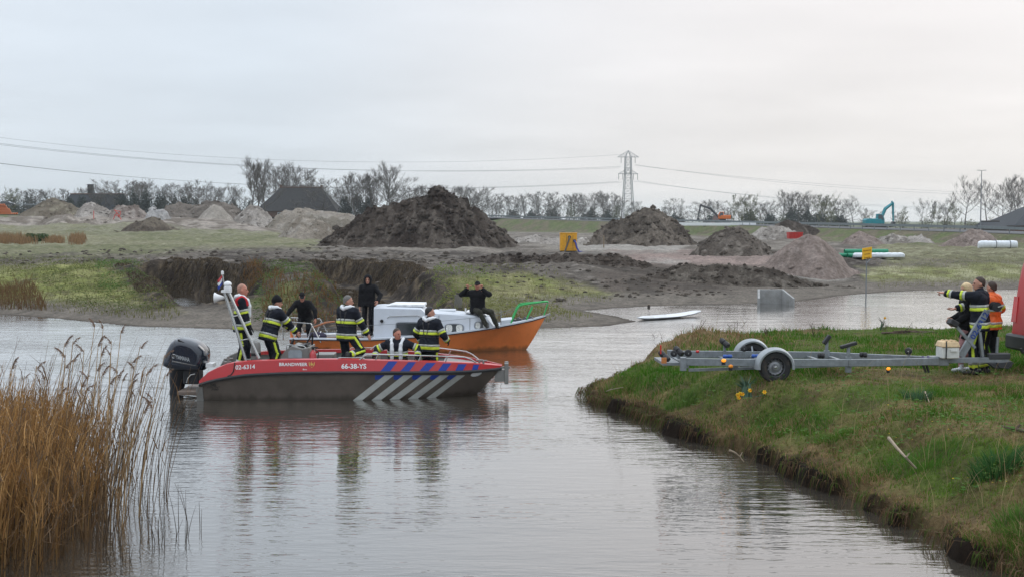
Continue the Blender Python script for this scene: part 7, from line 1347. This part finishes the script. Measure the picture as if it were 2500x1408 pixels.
def roller(px, py, yl, r_, L_, ax=(0, 1, 0), post=True, mat=M_rub, zp=.33, name='support_roller', n=12):
    c_ = tl(px, py, yl); ax = np.array(nrm(ax)) * L_ / 2; a, b = np.array(c_) - ax, np.array(c_) + ax; m = MB(); q = [a + (b - a) * t for t in (0, .1, .42, .5, .58, .9, 1)]; m.tube([tuple(v) for v in q], [r_ * .8, r_, r_, r_ * .7, r_, r_, r_ * .8], n); o = m.build(name, mat, trl, True)
    m = MB(); m.tube([tuple(a - ax * .1), tuple(b + ax * .1)], .014, 6); m.build('spindle', M_steel, o)
    if post: m = MB(); m.bar((c_[0], c_[1], zp), (c_[0], c_[1], c_[2] - .01), .045); m.build('support_post', M_gal2, trl)
    return o
roller(1622, 868, -.35, .055, .26, (.5, -.8, -.5)); roller(1657, 856, .1, .055, .22, (.5, -.8, -.5)); roller(1769, 836, .62, .055, .22, (.5, -.8, -.5)); roller(1680, 861, -.05, .065, .07, (0, 1, 0), False); roller(1645, 862, -.1, .06, .07, (0, 1, 0), False); roller(1816, 850, .45, .055, .07, (0, 1, 0), False)
roller(1776, 869, .2, .035, .17, (1, 0, 0), False, M_blue2, name='blue_roller'); roller(1844, 868, .2, .035, .14, (1, 0, 0), False, M_blue2, name='blue_roller')
roller(2005, 867, .1, .05, .12, (1, -.6, 0), False); roller(2108, 865, .05, .05, .13, (1, -.6, 0), False); roller(2218, 856, .0, .065, .10, (.5, 1, 0))
for px0, py0, px1, py1, yl, wz in ((2011, 838, 2026, 818, .55, .07), (2052, 847, 2091, 836, -.55, .06)):
    a, b = tl(px0, py0, yl), tl(px1, py1, yl); m = MB(); m.bar(a, b, .10, wz); pad = m.build('bunk_pad', M_rub, trl, bevel=.01); m = MB(); mx_, mz_ = (a[0] + b[0]) / 2, (a[2] + b[2]) / 2; m.bar((mx_, yl, .30), (mx_, yl, mz_ - .02), .05); m.build('pad_post', M_gal2, trl); MB().box((mx_, yl, .28), (.09, .09, .28)).build('pad_clamp', M_gal2, trl)
M_litamb = mk('lit amber lamp', (1, .30, .02), .3, emit=0.9)
for px, py, yl, mt2, sz, nm in ((1767, 879, -.70, M_litamb, .055, 'side_marker_lamp'), (2169, 899, -.46, M_litamb, .05, 'side_marker_lamp'), (1784, 893, -.69, M_amb, .055, 'side_reflector'), (1703, 857, .62, M_red, .045, 'tail_reflector')):
    c_ = tl(px, py, yl); m = MB(); m.ball(c_, (sz * .8, .02, sz * .6), 10, 6); lo_ = m.build(nm, mt2, trl, True); MB().box((c_[0], c_[1] + .018, c_[2] - .03), (sz * 1.2, .02, .10)).build('lamp_holder', M_black, lo_)
c_ = tl(1613, 852, -.7); MB().box((c_[0], c_[1], c_[2]), (.02, .03, .16)).build('tail_marker', M_red, trl); c_ = tl(1621, 879, -.6); MB().box((c_[0], c_[1], c_[2]), (.09, .04, .10)).build('light_board', mk('orange light board', (.45, .16, .04), .5), trl); MB().box((xs_ - .18, 0, .30), (.30, .9, .05)).build('light_bar', M_gal2, trl)
# winch post, brace, stop arm, winch
zb2 = .55; pA, pB = tl(2345, 870, 0), tl(2409, 757, 0); m = MB(); m.bar(pA, pB, .07, .13); wp = m.build('winch_post', M_gal2, trl, bevel=.006)
qa, qb = tl(2390, 800, 0), tl(2398, 870, 0); m = MB(); m.bar(qa, qb, .05, .075); m.build('brace', M_gal2, trl); a, b = tl(2330, 790, -.02), tl(2380, 848, -.02); m = MB(); m.bar(a, b, .05, .05, up=(0, 1, 0)); m.build('stop_arm', M_gal2, trl); MB().box((a[0] - .03, a[1], a[2] + .02), (.16, .20, .11), (0, .5, 0)).build('bow_stop', M_rub, trl, bevel=.015)
a, b = tl(2408, 757, 0), tl(2442, 758, 0); m = MB(); m.bar(a, b, .14, .025); m.build('winch_plate', M_gal2, trl); c_ = tl(2430, 748, 0); m = MB(); m.lathe([(.09, -.08), (.09, -.07), (.05, -.065), (.05, .065), (.09, .07), (.09, .08)], c_, 'Y', 16); wn_ = m.build('winch_drum', M_black, trl, True); m = MB(); m.bar((c_[0], c_[1] - .1, c_[2]), (c_[0] + .10, c_[1] - .12, c_[2] + .04), .025); m.build('winch_crank', M_steel, wn_)
dxp = np.array(pB) - np.array(pA); ln = np.linalg.norm(dxp); u_ = dxp / ln; v_ = np.array([-u_[2], 0, u_[0]])
vs, fs, w = text_mb('02-6312', .11 / .70 * .9, .03); m = MB(); k0 = .55 / w
m.add([tuple(np.array(pA) + u_ * (.40 * ln + (a * k0)) + v_ * (-.05 + b) + np.array([0, -.042, 0])) for a, b in vs], fs); m.build('lettering', mk('blue print', (.01, .045, .22), .5), wp)
a, b = tl(2433, 868, .05), tl(2436, 822, .05); m = MB(); m.tube([a, b], .028, 8); m.build('jockey_wheel_tube', M_gal2, trl); c_ = tl(2440, 888, 0); m = MB(); m.prism([(c_[0] - .24, -.05, .22), (c_[0] + .22, -.05, .26), (c_[0] + .22, -.05, .14), (c_[0] - .1, -.05, .12)], (0, .1, 0)); m.build('coupling', M_dgrey, trl, bevel=.01); MB().box((c_[0] - .02, 0, .35), (.42, .12, .12)).build('overrun_brake', M_dgrey, trl, bevel=.02)
m = MB(); m.tube([tl(2432, 884, -.1), tl(2440, 896, -.1), tl(2462, 898, -.1), tl(2474, 884, -.1)], .012, 6); m.build('brake_cable', M_black, trl, True)
for dx in (-14, 4): a, b = tl(2258 + dx * .5, 885, -.06), tl(2262 + dx * .4 + 4, 908, -.06); m = MB(); m.bar(a, b, .04, .03); m.build('prop_stand', M_rub, trl)
for px in (2253, 2266): c_ = tl(px, 865, -.06); m = MB(); m.lathe([(.02, 0), (.028, .03), (.02, .07)], (c_[0], c_[1], .30), 'Z', 10); m.build('clamp_knob', mk('lilac plastic', tuple(S(120, 110, 150)), .6), trl)
# storage box
M_boxw = mk('white box plastic', (.60, .60, .57), .5, dirt=(.4, .38, .34), dfac=.3); M_lidb = mk('sun bleached lid', (.62, .45, .26), .6, var=.15)
a, b = tl(2291, 872, -.06), tl(2335, 872, -.06); zc = tl(2310, 845, -.06)[2]; zt2 = tl(2310, 831, -.06)[2]; bxo = thing('storage_box', 'white box with beige lid strapped on the trailer drawbar', 'box'); bxo.location = gp(((a[0] + b[0]) / 2, -.06, .332)); bxo.rotation_euler = (0, 0, TYAW); W_ = b[0] - a[0]; H_ = zc - .332
m = MB(); m.box((0, 0, H_ / 2), (W_ * .96, .30, H_)); m.build('tub', M_boxw, bxo, bevel=.015); m = MB(); m.box((0, 0, H_ + (zt2 - zc) / 2), (W_ * 1.04, .34, zt2 - zc), taper=.82); m.build('lid', M_lidb, bxo, bevel=.015); MB().box((.05, -.165, H_ * .72), (.12, .03, .03)).build('latch', M_boxw, bxo)
m = MB(); m.bar((-W_ * .28, -.165, .0), (-W_ * .28, -.178, H_), .02, .008, up=(0, 1, 0)); m.bar((-W_ * .28, -.178, H_), (-W_ * .26, -.15, zt2 - zc + H_ + .008), .02, .008, up=(0, 1, 0)); m.build('strap', M_black, bxo)
for x in (-.06, .02, .10): MB().box((x * W_ / .33, 0, H_ + zt2 - zc + .006), (.03, .26, .02)).build('lid_rib', M_lidb, bxo)

# ================================================================== red van, rear end at the right edge
vx, vyaw = 9.86, rad(6.5); VY = 23.15; vz = bank1(vx + .5, 22.6) - .02; van = thing('van', 'red fire service van seen by its rear corner at the right edge', 'van', (vx, VY, vz), vyaw)
hz_ = 2.45; rearx = lambda z: .02 + max(0, z - .55) * .115 + max(0, z - 1.9) ** 2 * .35
M_vred = mk('van red paint', (.46, .012, .014), .35, var=.04, scale=2, coat=.15)
ZV = [.42, .55, .8, 1.1, 1.4, 1.7, 1.95, 2.15, 2.3, 2.42]; m = MB(); rows = []
for z in ZV: hw2 = .97 - max(0, z - 1.1) ** 2 * .09; rx = rearx(z); rows.append([(5.1 - max(0, z - 1.1) * .7, -hw2 * .9, z), (4.6 - max(0, z - 1.1) * .7, -hw2, z), (2.5, -hw2, z), (rx + .12, -hw2, z), (rx + .03, -hw2 + .05, z), (rx, -hw2 + .16, z), (rx, hw2 - .16, z), (rx + .03, hw2 - .05, z), (rx + .12, hw2, z), (2.5, hw2, z), (4.6 - max(0, z - 1.1) * .7, hw2, z), (5.1 - max(0, z - 1.1) * .7, hw2 * .9, z)])
m.grid(rows, closeu=True); m.add(rows[-1], [tuple(range(12))]); m.add(rows[0], [tuple(range(12))[::-1]]); m.build('body', M_vred, van, True)
for sg in (-1, 1):
    m = MB(); pr = [(rearx(z) + .015, z) for z in (.95, 1.2, 1.42)]; y = sg * .955; m.prism([(rearx(.92) + .012, y, .92), (rearx(1.42) + .012, y, 1.42), (rearx(1.42) + .14, y, 1.40), (rearx(.92) + .13, y, .90)], (0, sg * .03, 0)); tlq = m.build('tail_light', mk('bright tail lamp', (.75, .012, .012), .2, coat=.6), van, bevel=.01)
    m = MB(); m.prism([(rearx(.95) - .012, sg * .76, .92), (rearx(1.42) - .012, sg * .78, 1.42), (rearx(1.42) - .012, sg * .93, 1.42), (rearx(.95) - .012, sg * .93, .92)], (.04, 0, 0)); m.build('tail_lens', M_red, tlq)
MB().box((.06, 0, .55), (.22, 1.96, .30)).build('bumper', M_dgrey, van, bevel=.04); MB().box((.30, -.975, .55), (.5, .03, .28)).build('bumper_corner', M_dgrey, van, bevel=.01); MB().box((-.02, -.92, .73), (.05, .06, .10)).build('reflector', M_red, van)
MB().box((.26, -.985, .60), (.10, .02, .07)).build('side_lamp', M_amb, van); MB().box((.14, -.97, 1.72), (.05, .06, .12)).build('hinge', M_vred, van)
MB().box((rearx(1.1) - .012, 0, 1.2), (.02, .012, 1.5)).build('door_gap', M_ink, van); MB().box((rearx(1.05) - .03, .1, 1.05), (.04, .16, .05)).build('door_handle', M_dgrey, van)
m = MB(); m.tube([(.1, 0, .42), (-.22, 0, .42), (-.24, 0, .50)], .03, 8); m.build('tow_bar', M_dgrey, van)
for x in (1.15, 4.1):
    for sg in (-1, 1): m = MB(); m.lathe([(.2, -.1), (.30, -.11), (.335, -.09), (.335, .09), (.30, .11), (.2, .1)], (x, sg * .86, .335), 'Y', 24); w_o = m.build('wheel', M_tyre, van, True); m = MB(); m.lathe([(.0, -.03), (.2, -.05), (.2, .0)], (x, sg * (.86 + .09), .335), 'Y', 18); m.build('rim', M_rim, w_o)
m = MB(); m.tube([(.05, -.5, .42), (-.03, -.55, .2), (.10, -.6, .12), (.3, -.6, .2)], .012, 6); m.build('hanging_cable', M_black, van, True)

# ================================================================== things lying and growing on the near bank
M_stick = mk('dead wood', tuple(S(168, 150, 128)), .9, var=.2, scale=10, dirt=tuple(S(96, 80, 66)), dfac=.6, dscale=8); M_stickd = mk('dark dead wood', tuple(S(96, 80, 68)), .9, var=.2, scale=10)
def onbank(px, py, lift=.03):
    z = .9
    for _ in range(12): p = P(px, py, z); z = bank1(p[0], p[1]) + lift
    return P(px, py, z)
def stick(name, label, pts, r_, mat, twigs=()):
    w_ = [onbank(*p) if len(p) == 2 else onbank(p[0], p[1], p[2]) for p in pts]; o = thing(name, label, 'branch', tuple(map(float, w_[0]))); q = [tuple(map(float, a - w_[0])) for a in w_]; m = MB(); m.tube(q, [r_ * (1 - .6 * i / (len(q) - 1)) for i in range(len(q))], 7); m.build('stem', mat, o, True)
    m = MB(); has = False
    for t in twigs: w2 = [onbank(*p) - w_[0] for p in t]; m.tube([tuple(map(float, a)) for a in w2], [r_ * .45, r_ * .3, r_ * .15][:len(t)], 5); has = True
    if not has: a, b = np.array(q[len(q) // 2]), np.array(q[-1]); m.tube([tuple(a), tuple(a + (b - a) * .15 + [.03, .02, .07])], [r_ * .5, r_ * .3], 5)
    m.build('twig', mat, o, True); return o
stick('fallen_branch', 'bare pale stick leaning down the slope of the near bank', [(2170, 1068, .16), (2188, 1090, .12), (2212, 1116, .08), (2237, 1142, .02)], .022, M_stick)
stick('fallen_branch', 'long weathered log lying at the right edge of the near bank', [(2400, 1046, .02), (2440, 1042, .05), (2480, 1046, .05), (2530, 1058, .03)], .045, M_stickd)
stick('fallen_branch', 'small pale stick poking up in the grass below the trailer', [(2258, 955, .12), (2264, 968, .07), (2269, 982, .02)], .016, M_stick)
stick('brushwood', 'low pile of dead brushwood on the crest behind the trailer', [(2152, 812, .02), (2200, 810, .05), (2260, 808, .05), (2290, 812, .02)], .03, M_stickd, [[(2205, 809, .05), (2218, 800, .16), (2228, 783, .45)], [(2222, 809, .05), (2228, 796, .2), (2226, 786, .42)], [(2255, 808, .05), (2280, 796, .2), (2302, 790, .3)], [(2190, 812, .05), (2230, 798, .2), (2280, 785, .4)], [(2160, 811, .03), (2230, 815, .04), (2270, 818, .05)], [(2200, 806, .06), (2250, 812, .08), (2285, 806, .1)], [(2180, 808, .06), (2235, 806, .1), (2262, 813, .06)]])
stick('fallen_branch', 'bent white root sticking out of the bank into the water', [(1781, 1098, -.1), (1795, 1104, -.12), (1806, 1114, -.15), (1816, 1126, -.2)], .016, M_stick)
stick('fallen_branch', 'thin branch leaning out from the tip of the near bank', [(1462, 962, .05), (1490, 950, .2), (1522, 944, .3)], .012, M_stick)
def dryplant(label, px, py, n, h_, spread, seed, group='dry leafless plants on the crest of the near bank'):
    p = onbank(px, py, 0); o = thing('dry_plant', label, 'plant', tuple(map(float, p)), 0, group); r_ = random.Random(seed)
    for i in range(n):
        a = r_.uniform(-1, 1) * spread; b = r_.uniform(-.3, .3); hh_ = h_ * r_.uniform(.6, 1.05); pts = [(r_.uniform(-.08, .08), r_.uniform(-.1, .1), -.03), (a * .45 * hh_, b * .4, hh_ * .5), (a * hh_, b, hh_)]; m = MB(); m.tube(pts, [.008, .006, .003], 4)
        for k in range(3): t = r_.uniform(.4, .9); q = Vector(pts[1]).lerp(Vector(pts[2]), t * 2 - 1) if t > .5 else Vector(pts[1]); m.tube([q, q + Vector((r_.uniform(-.12, .12), r_.uniform(-.1, .1), r_.uniform(.05, .16)))], [.004, .002], 3)
        m.build('stalk', M_stickd, o)
    return o
dryplant('tall leafless plant on the dry hump left of the far mudguard', 1702, 820, 7, .62, .6, 2); dryplant('spreading leafless plant right of the dry hump', 1798, 822, 9, .60, .8, 3); dryplant('thin leafless stalks on the left end of the dry hump', 1610, 850, 4, .5, .9, 5); dryplant('sparse stalks on the crest behind the trailer middle', 1990, 822, 4, .35, .6, 7); dryplant('short dark shoots on the crest left of the brushwood', 2160, 806, 5, .25, .3, 9); dryplant('tuft of shoots on the crest left of the blond person', 2322, 800, 6, .25, .5, 11); dryplant('low weedy stalks along the crest above the mudguards', 1870, 822, 6, .22, .9, 13)
M_petal = mk('daffodil petal', (.80, .52, .015), .5, var=.06); M_trump = mk('daffodil trumpet', (.80, .36, .01), .5); M_dleaf = mk('daffodil leaf', (.045, .095, .055), .6, var=.2)
def daffodil(label, px, py, flowers, nl, seed):
    p = onbank(px, py, 0); o = thing('daffodil', label, 'flower', tuple(map(float, p)), 0, None); r_ = random.Random(seed); s0 = FPX / np.linalg.norm(p - [0, 0, CAMZ])
    for i in range(nl):
        a = r_.uniform(-.9, .9); hh_ = r_.uniform(.22, .36); m = MB(); w = .012; pts = [Vector((r_.uniform(-.1, .1), r_.uniform(-.06, .06), -.02)), Vector((a * .08, 0, hh_ * .6)), Vector((a * .28, r_.uniform(-.1, .1), hh_))]
        m.add([pts[0] - Vector((w, 0, 0)), pts[0] + Vector((w, 0, 0)), pts[1] + Vector((w, 0, 0)), pts[1] - Vector((w, 0, 0)), pts[2]], [(0, 1, 2, 3), (3, 2, 4)]); m.build('leaf', M_dleaf, o)
    for fx, fy in flowers:
        c_ = np.array([(fx - px) / s0, r_.uniform(-.12, -.04), (py - fy) / s0]); f0 = nrm([r_.uniform(-.4, .4), -1, r_.uniform(-.1, .3)]); B_ = basis(f0, (0, 0, 1)); m = MB()
        for k in range(6):
            a = k * math.pi / 3; d1 = B_ @ np.array([math.cos(a), -.15, math.sin(a)]); d2 = B_ @ np.array([math.cos(a + 1.57), 0, math.sin(a + 1.57)]); m.add([c_, c_ + d1 * .02 + d2 * .014, c_ + d1 * .040, c_ + d1 * .02 - d2 * .014], [(0, 1, 2, 3)])
        fo = m.build('flower', M_petal, o); m = MB(); rows = [[tuple(c_ + B_ @ np.array([r2 * math.cos(a), y2, r2 * math.sin(a)])) for a in [2 * math.pi * j / 8 for j in range(8)]] for r2, y2 in ((.010, 0), (.014, .02), (.021, .03))]; m.grid(rows, closeu=True); m.build('trumpet', M_trump, fo)
        m = MB(); m.tube([tuple(c_), tuple(c_ + [0, .05, -.05]), (c_[0] * .5, 0, -.02)], .005, 4); m.build('stem', M_dleaf, o)
daffodil('clump of yellow daffodils with long leaves in front of the trailer wheel', 1822, 965, [(1799, 961), (1806, 959), (1812, 960), (1802, 968), (1829, 951), (1862, 954)], 26, 4); daffodil('single pale daffodil on top of the dry hump', 1648, 824, [(1651, 806)], 4, 6); daffodil('lone pale daffodil bud by the crest left of the brushwood', 2156, 806, [(2157, 776)], 3, 8)

# ================================================================== reed bed, left foreground
RB = [(-12, 9), (-5.1, 12.6), (-5.0, 13.6), (-5.0, 14.6), (-5.3, 15.6), (-5.6, 17), (-6.2, 18.2), (-9, 19), (-14, 19)]
M_reed = mk_attr('dry reed', .7, ((2, .12),), 0, spec=.2, trans=.25)
def reeds(x, y, h, lean, leandir, cols, r=.0065, nl=3):
    n = len(x); Vs, Cs = [], []; K = 4
    for i in range(K + 1):
        t = i / K; o = lean * h * t ** 1.7; cxp, cyp, czp = x + np.cos(leandir) * o, y + np.sin(leandir) * o, -.1 + (h + .1) * t; rr = r * (1 - .7 * t)
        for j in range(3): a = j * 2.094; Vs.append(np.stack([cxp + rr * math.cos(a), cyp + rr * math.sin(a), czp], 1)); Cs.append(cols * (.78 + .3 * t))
    mV = 3 * (K + 1); V_ = np.stack(Vs, 1).reshape(-1, 3); C_ = np.stack(Cs, 1).reshape(-1, 3); o = np.arange(n) * mV; Fs = []
    for i in range(K):
        for j in range(3): j2 = (j + 1) % 3; q = (o + i * 3 + j, o + i * 3 + j2, o + i * 3 + 3 + j2, o + i * 3 + 3 + j); Fs += [np.stack([q[0], q[1], q[2]], 1), np.stack([q[0], q[2], q[3]], 1)]
    parts = [(V_, np.concatenate(Fs), C_)]
    for l in range(nl):
        t = .25 + .6 * NR.rand(n); o = lean * h * t ** 1.7; b = np.stack([x + np.cos(leandir) * o, y + np.sin(leandir) * o, h * t], 1); parts.append(blades(b, .18 + .3 * NR.rand(n), .010 + .008 * NR.rand(n), NR.rand(n) * 6.28, .3 + .8 * NR.rand(n), cols * (.8 + .45 * NR.rand(n)[:, None]), 2))
    return parts
def inpoly(n, poly): 
    poly = np.array(poly); lo, hi = poly.min(0), poly.max(0); out = np.zeros((0, 2))
    while len(out) < n: q = lo + (hi - lo) * NR.rand(n * 2, 2); out = np.concatenate([out, q[sdist(q[:, 0], q[:, 1], poly) < 0]])
    return out[:n]
parts = []; q = inpoly(9000, RB); x, y = q[:, 0], q[:, 1]; ed = -sdist(x, y, RB); pxr = 1250 + FPX * x / y; keep = (pxr > -260) & (NR.rand(len(x)) < (.30 + .7 * sm(0.1, .9, ed))); x, y, ed = x[keep], y[keep], ed[keep]; n = len(x)
hN = fbm(x * .6, y * .6, 3, 5); h = (1.02 + .62 * hN + .5 * NR.rand(n) ** 2) * (0.78 + .22 * sm(0, .8, ed)); kk = NR.rand(n)[:, None]; col = S(208, 164, 106) * kk + S(164, 120, 72) * (1 - kk); old = NR.rand(n) < .18; col[old] = S(136, 112, 88)
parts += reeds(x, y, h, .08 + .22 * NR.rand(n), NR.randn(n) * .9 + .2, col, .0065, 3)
n = 2600; q = inpoly(n, RB); parts.append(blades(np.stack([q[:, 0], q[:, 1], np.full(n, -.02)], 1), .3 + .7 * NR.rand(n), .014 + .01 * NR.rand(n), NR.rand(n) * 6.28, .5 + .8 * NR.rand(n), S(120, 92, 62) * (.5 + .7 * NR.rand(n)[:, None]), 3))
# thin margin standing in open water
n = 240; q = inpoly(n, [(-5.0, 12.9), (-4.45, 13.6), (-4.35, 14.8), (-4.7, 16.6), (-5.4, 18.6), (-7.5, 20.5), (-8, 18)]); kk = NR.rand(n)[:, None]
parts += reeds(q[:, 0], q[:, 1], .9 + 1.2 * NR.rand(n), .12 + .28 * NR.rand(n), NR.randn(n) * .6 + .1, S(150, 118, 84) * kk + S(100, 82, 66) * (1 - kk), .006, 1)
n = 26; q = inpoly(n, [(-4.5, 13.0), (-3.75, 14.6), (-4.0, 16), (-4.5, 15)]); parts += reeds(q[:, 0], q[:, 1], .15 + .45 * NR.rand(n), .5 * NR.rand(n), NR.rand(n) * 6.28, S(96, 82, 68) * (.6 + .5 * NR.rand(n)[:, None]), .006, 0)
Vr, Fr, Cr = join(parts); tag(link('reed_bed', mesh_np('reed_bed', Vr, Fr, M_reed, Cr)), 'dense bed of dry golden brown reeds at the lower left', None, None, 'stuff')
# single plumed reeds that stand out against the water
M_stalk = mk('reed stalk', tuple(S(180, 148, 106)), .7, var=.2); M_plume = mk('reed plume', tuple(S(152, 124, 104)), .9, var=.3, scale=20); PL = []
for sd in range(6):
    r_ = random.Random(sd); m = MB(); Lp = .24
    for i in range(110):
        t = r_.random(); p = Vector((.10 * t ** 1.6, 0, Lp * t * (1 - .25 * t))); d = Vector((r_.uniform(.2, 1), r_.uniform(-.5, .5), r_.uniform(-.5, .7))).normalized() * r_.uniform(.04, .10) * (1 - .45 * t); s_ = Vector((r_.uniform(-1, 1), r_.uniform(-1, 1), r_.uniform(-1, 1))).normalized() * .006; m.add([p - s_, p + s_, p + d], [(0, 1, 2)])
    o = m.build('plume', M_plume); PL.append(o.data); bpy.data.objects.remove(o)
SPOT = [(232, 778), (252, 782), (296, 793), (158, 824), (178, 820), (205, 840), (240, 825), (272, 818), (343, 830), (160, 852), (248, 850), (270, 848), (180, 862), (160, 878), (236, 885), (250, 895), (288, 890), (322, 868), (328, 880), (362, 888), (355, 896), (325, 905), (288, 905), (300, 912), (215, 905), (200, 925), (268, 918), (315, 930), (205, 940), (330, 950), (372, 955), (365, 965), (275, 965), (146, 950), (90, 880), (60, 905), (30, 880), (110, 905), (372, 975), (352, 988), (402, 852), (404, 900)]
for i, (px, py) in enumerate(SPOT):
    Yr = 15.2 + 2.2 * R.random() + (0 if px < 330 else -.4); top = A(px, py + 12, Yr); sp = R.choice((-1, 1, 1)); ln_ = R.uniform(.12, .34); bx0 = top[0] - ln_ * .8 - (.25 if px > 330 else 0); bx0 = min(bx0, -4.15 + (Yr - 15) * -.3)
    o = thing('reed', 'tall dry reed with a feathery plume standing above the reed bed', 'reed', (bx0, Yr, -.05), 0, 'tall plumed reeds at the edge of the reed bed'); m = MB(); dxr, hr = top[0] - bx0, top[2] + .05; m.tube([(dxr * (t ** 1.5), 0, hr * t) for t in (0, .25, .5, .75, 1)], [.008, .0075, .0065, .005, .004], 5); m.build('stalk', M_stalk, o)
    pl = link('plume', PL[i % 6], o); pl.location = (dxr, 0, hr - .04); pl.rotation_euler = (R.uniform(-.2, .2), R.uniform(-.1, .35), 0 if sp > 0 else math.pi + R.uniform(-.3, .3)); k_ = R.uniform(.5, .85); pl.scale = (k_, k_, k_)
    v, f, c = blades(np.array([[dxr * .4, 0, hr * .55]]), np.array([.35]), np.array([.016]), np.array([R.uniform(0, 6.28)]), np.array([.8]), np.array([[1, 1, 1.]]), 3); link('leaf', mesh_np('leaf', v, f, M_stalk), o)
# haze: thin even air over the whole place
hz = MB(); hz.box((0, 2990, 35), (24000, 6300, 75)); ho = hz.build('haze', None); ho.data.materials.clear(); mh = bpy.data.materials.new('thin haze'); mh.use_nodes = True; th = mh.node_tree; th.nodes.clear(); vo = th.nodes.new('ShaderNodeVolumePrincipled'); vo.inputs['Color'].default_value = (.90, .96, 1, 1); vo.inputs['Density'].default_value = 0.00014; vo.inputs['Anisotropy'].default_value = 0.2; oo = th.nodes.new('ShaderNodeOutputMaterial'); th.links.new(vo.outputs[0], oo.inputs['Volume']); ho.data.materials.append(mh); tag(ho, 'thin pale haze over the whole landscape', None, None, 'stuff')
